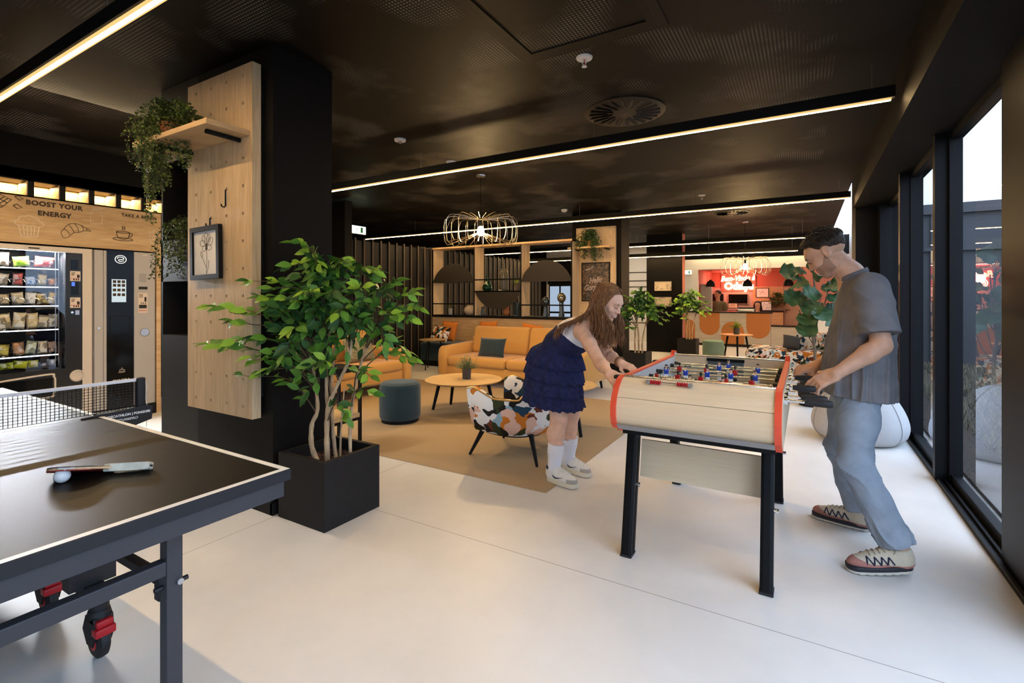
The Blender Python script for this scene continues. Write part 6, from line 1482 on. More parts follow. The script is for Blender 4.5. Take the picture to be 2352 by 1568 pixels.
def hand_sdf(p, w, dr, nrm, thumb, curls, L=.185, spread=.12, tcurl=.4):
    """w wrist, dr towards the knuckles, nrm out of the palm, thumb: side of the thumb"""
    w = np.array(w, float); f = np.array(Vector(dr).normalized()); n = np.array(nrm, float); n -= f*n.dot(f); n /= np.linalg.norm(n)
    s = np.array(thumb, float); s -= f*s.dot(f); s -= n*s.dot(n); s /= np.linalg.norm(s)
    R = np.array([f, s, n], np.float32).T; k = L/.185
    d = rbox(p, w+f*.050*k, (.048*k, .038*k, .0125*k), .012*k, R)
    d = smin(d, ell(p, w+f*.035*k+s*.028*k+n*.008*k, (.034*k, .017*k, .015*k), R), .012)
    tips = []
    for i, (ln, off) in enumerate(((.074, .029), (.082, .010), (.077, -.010), (.060, -.028))):
        a = curls[i]; q = w+f*(.094-.004*abs(i-1))*k+s*off*k; dd = f+s*(off*spread/.03); dd /= np.linalg.norm(dd); prev = q-f*.014*k; pts = [prev, q]
        ang = 0
        for j, fr in enumerate((.45, .30, .25)):
            ang += a*(.75, 1.0, .8)[j]; v = dd*math.cos(ang)+n*math.sin(ang); q = q+v*ln*fr*k; pts.append(q)
        r = np.array([.0098, .0098, .0088, .0082, .0070])*k*(1 if i < 3 else .88)
        d = smin(d, chain(p, pts, r, .004), .007); tips.append(q)
    q = w+f*.028*k+s*.032*k+n*.006*k; v = f*.62+s*.62+n*.30; v /= np.linalg.norm(v); q1 = q+v*.040*k; v2 = f*.85+s*.25*(1-tcurl)+n*(.2+.6*tcurl); v2 /= np.linalg.norm(v2); q2 = q1+v2*.032*k
    d = smin(d, chain(p, [w+f*.012*k+s*.014*k, q, q1, q2], np.array([.014, .0145, .011, .0088])*k, .006), .010)
    return d
V3 = lambda *a: np.array(a, float)
def lerp(a, b, t): return tuple(np.array(a)*(1-t)+np.array(b)*t)
def loft(p, zs, cx, cy, rx, ry):
    """signed distance (approx.) to a stack of ellipses along z, without caps"""
    z = p[:, 2]; a, b, c, e = (np.interp(z, zs, v) for v in (cx, cy, rx, ry))
    u, v = (p[:, 0]-a)/c, (p[:, 1]-b)/e
    k = np.sqrt(u*u+v*v)
    return (k-1)*np.minimum(c, e)

# ---- shoes: local x forward from the heel, y sideways, z up, 0.29 long
def shoe_upper(q, L, H):
    d = smin(ell(q, (.055, 0, .055), (.058, .036, .052)), ell(q, (L*.60, 0, .040), (L*.37, .044, .040)), .04)
    d = smin(d, cap(q, (.055, 0, .05), (.048, 0, H), .040, .036), .03)
    d = smin(d, cap(q, (.075, 0, H-.018), (L*.62, 0, .056), .030, .026), .03)
    return smax(smax(d, .022-q[:, 2], .006), q[:, 2]-H, .006)
def shoe_sole(q, L, z0, z1, w=.050):
    o = np.minimum(1, np.maximum(0, q[:, 0]/L)); half = w*(.70+.30*np.sin(PI*np.clip(o*1.05-.08, 0, 1))**.6)
    t = np.clip((q[:, 0]-.045)/(L-.09), 0, 1); cx = .045+t*(L-.09)
    dd = np.sqrt((q[:, 0]-cx)**2*.9+(q[:, 1])**2)-half
    return np.maximum(dd, np.maximum(z0-q[:, 2], q[:, 2]-z1))

M_navyprint = mat('dark_navy_print', (.014, .016, .04), .6)
def place_shoe(parent, heel, yaw, pitch, kind):
    Rm = Matrix.Translation(heel) @ Matrix.Rotation(yaw, 4, 'Z') @ Matrix.Rotation(pitch, 4, 'Y')
    def put(o, par): o.data.transform(Rm); o.parent = par; return o
    if kind == 'trail':
        L, H = .30, .105
        up = put(sdf_obj('shoe', lambda q: shoe_upper(q, L, H), (-.02, -.08, 0), (L+.03, .08, .13), .004, mat('cream_mesh', (.52, .44, .33), .8, noise=.12, nscale=200)), parent)
        rose = mat('dusty_rose_overlay', (.36, .145, .115), .7)
        put(sdf_obj('overlay', lambda q: smax(shoe_upper(q, L, H)-.0025, np.minimum(np.maximum(q[:, 2]-(.046+.022*np.clip((q[:, 0]-.20)/.06, 0, 1)), .05-q[:, 0]*.4), q[:, 2]-.038), .003), (-.02, -.08, 0), (L+.03, .08, .13), .004, rose), up)
        put(sdf_obj('midsole', lambda q: shoe_sole(q, L, .012, .034+0, .051)-.0+.004*np.sin(q[:, 0]*40)*0, (-.03, -.08, -.01), (L+.03, .08, .06), .004, mat('black_foam', (.014, .014, .018), .6)), up)
        put(sdf_obj('outsole', lambda q: shoe_sole(q, L, .0+.004*np.maximum(0, np.sin(q[:, 0]*170)), .014, .052), (-.03, -.08, -.01), (L+.03, .08, .04), .003, mat('cream_rubber', (.55, .50, .42), .7)), up)
        for sy in (-1, 1):
            st = MB()
            for i in range(4):
                x = .105+i*.030
                for a, b in (((x, .043), (x+.022, .076)), ((x+.022, .076), (x+.030, .046))):
                    pts = []
                    for t in (0, .5, 1):
                        X_, Z_ = a[0]+(b[0]-a[0])*t, a[1]+(b[1]-a[1])*t
                        ys = np.linspace(.004, .07, 60); q = np.stack([np.full(60, X_), ys, np.full(60, Z_)], 1).astype(np.float32); dv = shoe_upper(q, L, H); k = int(np.argmin(np.abs(dv)))
                        pts.append((X_, sy*(ys[k]+.001), Z_))
                    st.tube(pts, .0036, 5)
            put(st.build('side_stripes', M_navyprint), up)
        lc = mat('sand_laces', (.42, .35, .26), .8)
    else:
        L, H = .275, .105
        up = put(sdf_obj('shoe', lambda q: shoe_upper(q, L, H), (-.02, -.08, 0), (L+.03, .08, .13), .004, mat('white_leather', (.72, .70, .66), .5, noise=.05, nscale=40)), parent)
        put(sdf_obj('sole', lambda q: shoe_sole(q, L, .0, .030, .049), (-.03, -.08, -.01), (L+.03, .08, .06), .0035, mat('cream_sole', (.66, .60, .46), .6)), up)
        put(sdf_obj('toe_patch', lambda q: smax(shoe_upper(q, L, H)-.002, np.maximum(.205-q[:, 0], q[:, 2]-.055), .003), (.15, -.08, 0), (L+.03, .08, .1), .004, mat('grey_suede', (.40, .37, .33), .9)), up)
        put(sdf_obj('collar', lambda q: smax(shoe_upper(q, L, H)-.002, np.maximum(H-.020-q[:, 2], q[:, 0]-.05), .003), (-.02, -.08, .05), (.12, .08, .13), .004, mat('navy_collar', (.018, .022, .06), .8)), up)
        for sy in (-1, 1):   # curved tick on both sides
            st = MB(); pts, rs = [], []
            for X_, Z_, r in ((.175, .058, .001), (.14, .047, .003), (.108, .042, .0052), (.092, .050, .004), (.088, .060, .001)):
                ys = np.linspace(.004, .07, 60); q = np.stack([np.full(60, X_), ys, np.full(60, Z_)], 1).astype(np.float32); k = int(np.argmin(np.abs(shoe_upper(q, L, H)))); pts.append((X_, sy*(ys[k]+.0005), Z_)); rs.append(r)
            st.tube(pts, rs, 6)
            put(st.build('side_tick', M_navyprint), up)
        pass; lc = mat('white_laces', (.74, .72, .68), .8)
    lb = MB()
    for i in range(5):
        x = .105+.022*i; pts = []
        for y in (-.024, -.012, 0, .012, .024):
            zs = np.linspace(.03, H+.02, 80)[::-1]; q = np.stack([np.full(80, x+.006*(1 if y > 0 else 0)), np.full(80, y), zs], 1).astype(np.float32); dv = shoe_upper(q, L, H); k = int(np.argmax(dv < .001)); pts.append((x+.006*(1 if y > 0 else 0), y, zs[k]+.002))
        lb.tube(pts, .0028, 5)
    zb = .086
    for s in (-1, 1): lb.tube(smooth_pts([(.10, 0, zb+.012), (.09, s*.022, zb+.026), (.10, s*.036, zb+.006), (.108, s*.014, zb+.008)], 4), .0022, 5)
    put(lb.build('laces', lc), up)
    return up

# ================================================================== the man
def make_man():
    t = thing('person', 'young man in grey t-shirt and light jeans, bending over the foosball handles', 'person', (.22, 3.15, 0))
    o = np.array([.22, 3.15, 0])
    # lowest thing first: joints (metres, room coordinates)
    pel = V3(.235, 3.20, .90); LH, RH = V3(.245, 3.10, .87), V3(.225, 3.30, .87)
    LK, RK = V3(.212, 3.00, .475), V3(.175, 3.385, .45); LA, RA = V3(.380, 2.945, .115), V3(.265, 3.425, .095)
    che = V3(.255, 3.20, 1.24); nb = V3(.222, 3.20, 1.41); hc = V3(.100, 3.195, 1.545)
    LS, RS = V3(.285, 3.020, 1.345), V3(.260, 3.385, 1.350); LE, RE = V3(.315, 2.955, 1.070), V3(.235, 3.455, 1.045); LW, RW = V3(.130, 2.885, .930), V3(.055, 3.275, .915)
    HR = frame_from((-.80, .16, -.62), (-.60, .06, .80))
    def hq(p): return (p-hc.astype(np.float32)) @ HR
    def body(p):
        d = chain(p, [pel, V3(.245, 3.20, 1.05), che, V3(.24, 3.2, 1.34)], [.115, .10, .095, .085], .05)
        d = smin(d, cap(p, V3(.252, 3.09, 1.31), V3(.25, 3.31, 1.31), .058), .05)
        d = smin(d, chain(p, [V3(.24, 3.2, 1.36), V3(.205, 3.2, 1.43), hc+V3(.045, 0, -.045)], [.072, .060, .058], .03), .04)
        for S, E, W in ((LS, LE, LW), (RS, RE, RW)):
            m1 = lerp(S, E, .45); m2 = lerp(E, W, .28)
            d = smin(d, chain(p, [S, m1, E, m2, W], [.058, .050, .042, .044, .029], .02), .035)
        for Hp, K, A in ((LH, LK, LA), (RH, RK, RA)): d = smin(d, chain(p, [Hp, K, lerp(K, A, .35), A], [.088, .060, .056, .038], .03), .05)
        for A, dr in ((LA, V3(-.16, .0, -.08)), (RA, V3(-.16, .03, -.05))): d = smin(d, cap(p, A, A+dr*.4, .034, .024), .02)
        d = smin(d, head_sdf(hq(p)), .012)
        d = smin(d, hand_sdf(p, LW, (-.80, -.12, -.50), (-.45, .30, -.75), (-.1, .9, .3), (.42, .62, .72, .60)), .022)
        return smin(d, hand_sdf(p, RW, (-.86, -.35, -.22), (-.2, .2, -.95), (.0, -.9, .2), (.75, .85, .95, 1.0), tcurl=.6), .022)
    sk = sdf_obj('body', body, (-.16, 2.72, -.0), (.48, 3.58, 1.72), .0036, M_skin_m, t); sk.data.transform(Matrix.Translation(-Vector(o)))
    def add(name, fn, lo, hi, res, m, par=t):
        x = sdf_obj(name, fn, lo, hi, res, m, par); x.data.transform(Matrix.Translation(-Vector(o))); return x
    # t-shirt: a loose hanging shell with open sleeves and hem
    zs = [.74, .80, .90, 1.05, 1.20, 1.30, 1.36, 1.41, 1.46]
    cx = [.236, .236, .240, .248, .262, .258, .248, .232, .215]; rx = [.172, .170, .164, .154, .138, .118, .098, .076, .068]
    cy = [3.2]*9; ry = [.225, .222, .214, .205, .205, .190, .150, .092, .072]
    def torso(p):
        x, y, z = p[:, 0]-.25, p[:, 1]-3.2, p[:, 2]; an = np.arctan2(y, x); low = np.clip((1.38-z)*2.2, .10, 1)
        r1 = 1-np.abs(np.sin(5.5*an+1.1*np.sin(z*5.1)+.4)); r2 = 1-np.abs(np.sin(8.5*an-2.2*z+1.7*np.sin(z*3.3+an)))      # hanging folds
        dg = 1-np.abs(np.sin(13*(z+.55*x*np.sign(y+.01))+2*y)); f = -(.017*r1**3+.010*r2**3)*low-.006*dg**4*np.clip((z-.95)*3, 0, 1)+.006+wob(p, 17, 1.)*.003
        return loft(p, zs, cx, cy, rx, ry)+f
    def sleeve(p):
        d = None
        for S, E, q in ((LS, LE, 1.), (RS, RE, 2.)):
            c = cap(p, V3(*S)+V3(-.008, .012 if q == 1 else -.012, .0), lerp(S, E, .86), .086, .089)-.007*(1-np.abs(np.sin(p[:, 2]*19+p[:, 0]*23+p[:, 1]*11)))**3+.002; d = c if d is None else np.minimum(d, c)
        return d
    def shirt(p):
        hem = .775+.03*np.clip((.30-p[:, 0])/.25, 0, 1)+.004*np.sin(p[:, 1]*30)
        T = torso(p); S = sleeve(p)
        Tc = smax(T, hem-p[:, 2], .004)
        cuts = []
        for A, B in ((LS, LE), (RS, RE)):
            n = (np.array(B)-np.array(A)); n = n/np.linalg.norm(n); cuts.append((p-np.array(lerp(A, B, .80), np.float32)) @ n.astype(np.float32))
        side = np.where(p[:, 1] < 3.2, cuts[0], cuts[1]); Sc = smax(S, side, .004)
        out = smin(Tc, Sc, .03)
        nd = (p-np.array([.205, 3.2, 1.425], np.float32)) @ np.array([-.42, 0, .91], np.float32)      # neckline plane
        return smax(out, nd, .004)
    add('t_shirt', shirt, (-.02, 2.80, .74), (.48, 3.60, 1.50), .0055, mat('washed_grey_cotton', (.165, .160, .168), .92, noise=.16, nscale=9, bump=.12, bscale=260, spec=.15))
    def collar(p):
        nd = (p-np.array([.205, 3.2, 1.418], np.float32)) @ np.array([-.42, 0, .91], np.float32)
        return smax(np.abs(torso(p)+.001)-.005, np.abs(nd)-.010, .003)
    add('collar', collar, (.08, 3.05, 1.34), (.36, 3.35, 1.52), .0032, mat('washed_grey_rib', (.145, .14, .15), .95))
    # jeans
    def jeans(p):
        d = smin(chain(p, [pel+V3(0, -.055, -.01), pel+V3(0, .055, -.01)], [.128, .128], .05), cap(p, pel+V3(.0, -.05, .08), pel+V3(0, .05, .08), .125), .05)
        for Hp, K, A, q in ((LH, LK, LA, 0.), (RH, RK, RA, 2.)):
            l = chain(p, [Hp+V3(0, 0, -.01), lerp(Hp, K, .5), K, lerp(K, A, .45), lerp(K, A, .92)], [.096, .089, .074, .071, .077], .04)
            n = (np.array(A)-np.array(K)); n = n/np.linalg.norm(n); l = smax(l, (p-np.array(lerp(K, A, .97), np.float32)) @ n.astype(np.float32), .006)
            k_ = np.exp(-((p[:, 2]-K[2])/.10)**2)+1.2*np.exp(-((p[:, 2]-.17)/.07)**2)+.6*np.exp(-((p[:, 2]-.80)/.08)**2)
            zz = p[:, 2]+.25*(p[:, 0]-K[0])+.06*np.sin(p[:, 1]*31+q); rd = 1-np.abs(np.sin(zz*31+1.6*np.sin(p[:, 0]*22+q)+.8*np.sin(p[:, 1]*27)))
            l = l-.0115*rd**3*np.clip(k_, .12, 1.2)+.003+wob(p*np.array([.6, .6, 1.3], np.float32), 21, q)*.003; d = smin(d, l, .035)
        return smax(d, p[:, 2]-.83, .01)
    add('jeans', jeans, (-.02, 2.82, .05), (.52, 3.58, 1.10), .0055, mat('light_blue_denim', (.27, .315, .375), .9, noise=.13, nscale=14, bump=.1, bscale=420, spec=.15))
    # hair and stubble, in head coordinates
    def hair(p):
        q = hq(p)
        d = ell(q, (0, -.022, .046), (.079, .100, .086)); d = smin(d, ell(q, (0, .026, .100), (.052, .056, .028)), .03)
        d = d+wob(q*np.array([1.6, .7, 1.2], np.float32), 60)*.0018
        line = -.058+.155*np.clip((q[:, 1]+.045)/.115, 0, 1)
        ear = -ell(q, (0, -.012, -.006), (.12, .020, .034))
        return smax(smax(d, line-q[:, 2], .008), ear, .008)
    hm = hair_mat('short_dark_hair', (.012, .008, .006), (.055, .034, .020), (130, 130, 60))
    tf = MB(); R = random.Random(3); hpt = lambda x, y, z: tuple(hc+HR @ np.array([x, y, z])-o)
    for i in range(520):
        th = R.uniform(-1.35, 1.35); ph = R.uniform(-1.5, 1.15)      # across, along the skull
        n = np.array([math.sin(th), math.cos(th)*math.sin(ph), math.cos(th)*math.cos(ph)]); p0 = np.array([0, -.022, .046])+n*np.array([.078, .098, .085])
        if p0[2] < -.01+.13*max(0, min(1, (p0[1]+.045)/.115)): continue
        if abs(p0[0]) > .06 and -.035 < p0[1] < .012 and p0[2] < .03: continue
        topness = max(0, n[2]); fw = np.array([R.uniform(-.35, .35), .9, .0]) if topness > .45 else np.array([0, -.35, -.8]); fw = fw-n*fw.dot(n); fw /= np.linalg.norm(fw)
        l = (.016+.030*topness)*R.uniform(.7, 1.2); lift = .004+.012*topness*R.random()
        pts = [p0-n*.002, p0+fw*l*.5+n*lift, p0+fw*l+n*lift*.6]
        tf.tube([hpt(*v) for v in smooth_pts(pts, 3)], [.0026, .0026, .0025, .0023, .002, .0014, .0006], 4)
    tf.build('hair_tufts', hm, t, True, None, None, False)
    add('hair', hair, (-.06, 3.06, 1.42), (.26, 3.33, 1.74), .003, hm)
    def beard(p):
        q = hq(p); d = head_sdf(q)-.0012
        reg = np.maximum(q[:, 2]+.040-.9*np.maximum(0, -(q[:, 1]-.045)), .004-q[:, 1]); reg = np.maximum(reg, -ell(q, (0, .09, -.060), (.024, .03, .010)))
        return smax(smax(d, reg, .004), -(head_sdf(q)+.004), .002)
    add('stubble', beard, (-.06, 3.06, 1.36), (.26, 3.33, 1.60), .003, mat('brown_stubble', (.36, .20, .13), .8, noise=.35, nscale=500))
    fx = MB()
    for s in (-1, 1):
        pts = [hc+HR @ np.array([s*x, y, z]) for x, y, z in ((.014, .098, .026), (.028, .0975, .031), (.044, .086, .027))]; fx.tube([tuple(v-o) for v in pts], [.0035, .004, .002], 6)
    fx.build('eyebrows', mat('dark_eyebrow', (.02, .013, .009), .8), t)
    for s in (-1, 1):
        c = hc+HR @ np.array([s*.030, .0845, .010])-o; e = MB(); bmesh.ops.create_uvsphere(e.bm, u_segments=14, v_segments=8, radius=.0115, matrix=Matrix.Translation(tuple(c))); eo = e.build('eye', mat('upper_eyelid', (.42, .22, .15), .5), t)
        c2 = hc+HR @ np.array([s*.030, .0945, .0035])-o; e = MB(); bmesh.ops.create_uvsphere(e.bm, u_segments=10, v_segments=6, radius=.0040, matrix=Matrix.Translation(tuple(c2)) @ Matrix.Diagonal((1.6, 1.6, .6, 1))); e.build('lash_line', M_ink, eo)
    lp = MB(); pts = [hc+HR @ np.array([x, y, z])-o for x, y, z in ((-.022, .088, -.060), (0, .0975, -.0615), (.022, .088, -.060))]; lp.tube([tuple(v) for v in smooth_pts(pts, 4)], .0035, 6); lp.build('lips', mat('lip', (.38, .14, .11), .5), t)
    # shoes
    place_shoe(t, tuple(V3(.440, 2.965, .022)-o), math.radians(204), math.radians(4), 'trail'); place_shoe(t, tuple(V3(.322, 3.385, .002)-o), math.radians(166), 0, 'trail')
    sc_ = MB()
    for A, n in ((LA, 0),): sc_.tube([tuple(V3(*A)+V3(.01, 0, -.015)-o), tuple(V3(*A)+V3(.012, 0, -.05)-o)], [.040, .043], 16)
    sc_.build('sock', mat('rust_sock', (.40, .13, .06), .9), t)
make_man()
# ================================================================== the girl
def make_girl():
    t = thing('person', 'laughing girl with long brown hair in a tiered navy dress, bending at the foosball table', 'person', (-1.50, 3.25, 0))
    o = np.array([-1.50, 3.25, 0])
    pel = V3(-1.575, 3.28, .82); NH, FH = V3(-1.565, 3.20, .80), V3(-1.575, 3.36, .80); NK, FK = V3(-1.500, 3.175, .45), V3(-1.490, 3.370, .44); NA, FA = V3(-1.535, 3.165, .085), V3(-1.535, 3.415, .085)
    wa = V3(-1.520, 3.265, .955); ch = V3(-1.405, 3.225, 1.035); ub = V3(-1.315, 3.20, 1.095); nb = V3(-1.232, 3.185, 1.145); hc = V3(-1.128, 3.15, 1.270)
    NS, FS = V3(-1.268, 3.050, 1.075), V3(-1.290, 3.345, 1.085); NE, FE = V3(-1.070, 2.850, .905), V3(-1.165, 3.275, .905); NW, FW_ = V3(-.975, 2.735, .868), V3(-1.035, 3.130, .878)
    HR = frame_from((.84, -.20, -.44), (.40, -.08, .90))
    def hq(p): return ((p-hc.astype(np.float32)) @ HR)*1.06
    def trunk(p):
        d = None
        for s in (-1, 1):
            e = V3(0, s*.052, 0); c = chain(p, [pel+e*1.2, wa+e*.75, ch+e*.95, ub+e*1.1], [.125, .098, .104, .085], .04); d = c if d is None else smin(d, c, .06)
        return d
    def body(p):
        d = trunk(p)
        d = smin(d, cap(p, NS+V3(-.02, .03, -.005), FS+V3(-.01, -.03, -.005), .052), .05)
        d = smin(d, chain(p, [ub+V3(.02, 0, .02), nb, hc+V3(-.030, 0, -.045)], [.062, .050, .047], .03), .03)
        for S, E, W in ((NS, NE, NW), (FS, FE, FW_)): d = smin(d, chain(p, [S, lerp(S, E, .4), E, lerp(E, W, .3), W], [.047, .043, .036, .036, .024], .02), .03)
        for Hp, K, A in ((NH, NK, NA), (FH, FK, FA)): d = smin(d, chain(p, [Hp, lerp(Hp, K, .55), K, lerp(K, A, .30)+V3(-.014, 0, 0), lerp(K, A, .6), A], [.098, .078, .056, .058, .046, .034], .03), .04)
        for A in (NA, FA): d = smin(d, cap(p, A, A+V3(.13, -.02, -.04), .032, .028), .03)
        d = smin(d, head_sdf(hq(p), True)/1.06, .010)
        d = smin(d, hand_sdf(p, NW, (.50, -.40, -.30), (.3, .3, -.9), (-.2, .8, .3), (.9, 1.0, 1.0, 1.0), .165, tcurl=.6), .016)
        return smin(d, hand_sdf(p, FW_, (.80, -.30, -.22), (.1, .1, -.98), (.3, -.9, .1), (.30, .38, .42, .40), .165), .016)
    def add(name, fn, lo, hi, res, m, par=t):
        x = sdf_obj(name, fn, lo, hi, res, m, par); x.data.transform(Matrix.Translation(-Vector(o))); return x
    add('body', body, (-1.76, 2.62, 0), (-.82, 3.55, 1.42), .0036, M_skin_f)
    nrm = np.array([.62, 0, .78], np.float32)
    M_navy = mat('navy_crinkled_cotton', (.020, .024, .072), .92, noise=.25, nscale=30, bump=.45, bscale=70, spec=.12)
    def bodice(p):
        h = p @ nrm; rib = .0028*np.sin(h*330+2*np.sin(p[:, 1]*16))
        return smax(smax(trunk(p)-.013+rib, h+.062+.010*np.cos((p[:, 1]-3.23)*12), .008), -.275-h, .01)
    add('bodice', bodice, (-1.78, 2.98, .72), (-1.15, 3.52, 1.25), .0055, M_navy)
    def top(p):
        h = p @ nrm; d = smin(trunk(p), cap(p, NS+V3(-.03, .05, -.005), FS+V3(-.03, -.05, -.005), .05), .05)-.006
        d = smax(smax(d, h-.060+2.2*np.maximum(0, np.abs(p[:, 1]-3.2)-.055)*0, .006), -.10-h, .01)
        for S in (NS, FS): d = smax(d, -(np.linalg.norm(p-np.array(S, np.float32), axis=1)-.066), .008)
        return d
    add('white_top', top, (-1.60, 2.98, .86), (-1.12, 3.50, 1.28), .005, mat('white_cotton', (.76, .75, .78), .9, bump=.1, bscale=200))
    # tiers of the skirt: rippled flared rings between a tilted waist and a tilted hem
    def sect(u):
        """u 0 at the waist .. 1 at the hem: centre, half axes, tilt (dz across x)"""
        f = lambda ys: float(np.interp(u, [0, .10, .25, .5, .75, 1], ys))
        xb, xf = f([-1.645, -1.745, -1.775, -1.790, -1.800, -1.805]), f([-1.400, -1.375, -1.365, -1.368, -1.372, -1.370])
        zb, zf = f([.985, .935, .865, .765, .665, .560]), f([.915, .875, .805, .700, .605, .500])
        ry = f([.135, .172, .192, .200, .208, .215])
        return (xb+xf)/2, (zb+zf)/2, (xf-xb)/2, ry, (zf-zb)
    sk = MB(); N = 132
    tiers = [(0., .30, 0), (.235, .545, 1), (.485, .785, 2), (.725, 1.0, 3)]
    for u0, u1, k in tiers:
        rings = []; rr = random.Random(k); ph = [rr.uniform(0, 6.28) for _ in range(6)]
        rows = 10
        for j in range(rows+1):
            v = j/rows; u = u0+(u1-u0)*v; cx, cz, ax, ry, dz = sect(u); grow = .93+.075*v**.8 if k else .985+.045*v; ring = []
            for i in range(N):
                a = 2*PI*i/N; amp = (.004+.014*v)*(1 if k else .85)
                rp = amp*(math.sin(13*a+ph[0]+.5*math.sin(3*a+ph[3]))*.6+math.sin(21*a+ph[1])*.35+math.sin(34*a+ph[2])*.22); fl = .004*v*math.sin(27*a+ph[4])
                ca, sa = math.cos(a), math.sin(a); q = grow+rp/max(ax, .1)
                ring.append(sk.bm.verts.new((cx+ax*ca*q-o[0], 3.26+ry*sa*q-o[1], cz+dz/2*ca*q+fl)))
            rings.append(ring)
        sk.skin(rings, False, False)
    so = sk.build('tiered_skirt', M_navy, t, True, None, None, False)
    md = so.modifiers.new('thickness', 'SOLIDIFY'); md.thickness = .003; md.offset = -1
    # socks
    for K, A in ((NK, NA), (FK, FA)):
        def sock(p, K=K, A=A):
            d = chain(p, [lerp(K, A, .45), lerp(K, A, .65), A, A+V3(.04, -.005, -.03)], [.062, .053, .043, .040], .02)-.001+.0012*np.sin(p[:, 2]*260)*(p[:, 2] > .19)
            n = (np.array(A)-np.array(K)); n = n/np.linalg.norm(n); return smax(d, -((p-np.array(lerp(K, A, .49), np.float32)) @ n.astype(np.float32)), .003)
        add('sock', sock, (A[0]-.09, A[1]-.08, .03), (A[0]+.13, A[1]+.08, .34), .004, mat('white_rib_sock', (.74, .73, .76), .9))
    place_shoe(t, tuple(V3(-1.595, 3.175, .0055)-o), math.radians(-14), 0, 'court'); place_shoe(t, tuple(V3(-1.595, 3.435, .0055)-o), math.radians(-17), 0, 'court')
    # hair: a close cap, then many hanging locks
    Mh = hair_mat('long_brown_hair', (.10, .042, .017), (.32, .15, .060), (160, 160, 24))
    def hcap(p):
        q = hq(p); d = ell(q, (0, -.022, .045), (.079, .103, .083))
        line = -.07+.150*np.clip((q[:, 1]+.01)/.085, 0, 1)+.02*np.clip((.03-np.abs(q[:, 0]))/.03, 0, 1)*np.clip(q[:, 1]/.05, 0, 1)
        return smax(d, line-q[:, 2], .012)
    add('hair', hcap, (-1.27, 3.00, 1.15), (-.98, 3.30, 1.42), .004, Mh)
    R = random.Random(12); lk = MB()
    def head(x, y, z): return hc+HR @ np.array([x, y, z])/1.06
    for i in range(900):
        near = R.random() < .62; sx = 1 if near else -1    # head-right is the side towards the picture
        y = R.uniform(-.108, .050); ang = R.uniform(.05, 1.5); w = R.gauss(0, 1)
        rad = math.sqrt(max(.05, 1-((y+.022)/.112)**2)); an0 = R.uniform(.02, .75); onh = lambda a_: head(sx*.085*math.sin(a_)*rad, y, .045+.090*math.cos(a_)*rad)
        root = onh(an0); mids = [onh(an0+(1.45-an0)*f_) for f_ in (.35, .7)]
        s_ = (y+.108)/.158
        side = head(sx*(.090+R.uniform(0, .014)), -.085+.125*s_, -.005-.03*R.random())
        if s_ < .5 and R.random() < .72:
            # over the shoulder and down the back
            k = R.random(); tx = -1.25-.19*k; yy = side[1]+(-.02 if near else .03)*k
            mid = V3(-1.215-.03*k, yy+.01*w, 1.235-.03*k); e2 = V3((tx-1.22)/2, yy+.012*w, 1.190-.055*k+R.uniform(-.01, .02)); e3 = V3(tx-.02, yy+.018*w, 1.150-.060*k+R.uniform(-.015, .02)); e4 = V3(tx-.045, yy+.02*w, 1.125-.08*k-R.uniform(.01, .05))
            pts = [root]+mids+[side, mid, e2, e3, e4]
        else:
            # hanging down beside the face and in front of the shoulder
            k = R.random(); ex = -1.215+.165*s_*.8+.05*k-.02; zl = 1.03-.09*R.random()*(.4+.6*s_); yy = side[1]+(-.012 if near else .012)+.010*w
            wave = .012*math.sin(6*k+3*s_)
            pts = [root]+mids+[side, V3(side[0]*.55+ex*.45, yy, 1.185), V3(ex+wave, yy+.006*w, 1.115), V3(ex-wave*.6+.006*w, yy+.008*w, 1.06), V3(ex+wave*.4+.012*w, yy+.010*w, zl)]
        P = smooth_pts([tuple(np.array(q)-o) for q in pts], 4); n = len(P); r0 = R.uniform(.0019, .0034)
        lk.tube(P, [r0*(1.1-.95*(q/(n-1))**3) for q in range(n)], 5)
    lk.build('hair_locks', Mh, t, True, None, None, False)
    # face
    fx = MB()
    for s in (-1, 1): fx.tube([tuple(head(s*x, y, z)-o) for x, y, z in ((.014, .0985, .028), (.028, .097, .033), (.043, .085, .029))], [.0018, .0024, .0012], 6)
    fx.build('eyebrows', mat('brown_eyebrow', (.10, .05, .025), .8), t)
    for s in (-1, 1):
        e = MB(); bmesh.ops.create_uvsphere(e.bm, u_segments=14, v_segments=8, radius=.0108, matrix=Matrix.Translation(tuple(head(s*.030, .0838, .010)-o))); eo = e.build('eye', mat('fair_eyelid', (.66, .385, .28), .5), t)
        e = MB(); e.tube(smooth_pts([tuple(head(s*x, y, z)-o) for x, y, z in ((.019, .0955, .005), (.030, .0975, .003), (.042, .0905, .006))], 4), .0016, 6); e.build('lash_line', M_ink, eo)
    arcp = lambda dz, dy, w: smooth_pts([tuple(head(x, y+dy, z+dz)-o) for x, y, z in ((-.032*w, .0765, -.045), (-.017*w, .0925, -.0565), (0, .0985, -.0615), (.017*w, .0925, -.0565), (.032*w, .0765, -.045))], 4)
    m = MB(); m.tube(arcp(-.0015, .0005, .92), [.001, .002]+[.0042]*13+[.002, .001], 8); te = m.build('teeth', mat('teeth_white', (.66, .60, .52), .5), t)
    for dz, dy, r in ((.0054, .0008, .0026), (-.0082, -.0005, .0036)):
        m = MB(); m.tube(arcp(dz if True else 0, dy, 1.), [.001, .0018]+[r]*13+[.0018, .001], 6); m.build('lip', mat('pink_lip', (.55, .17, .14), .5), t)
    # bracelets and ring
    b = MB(); ax = V3(*FW_)-V3(*FE); ax /= np.linalg.norm(ax)
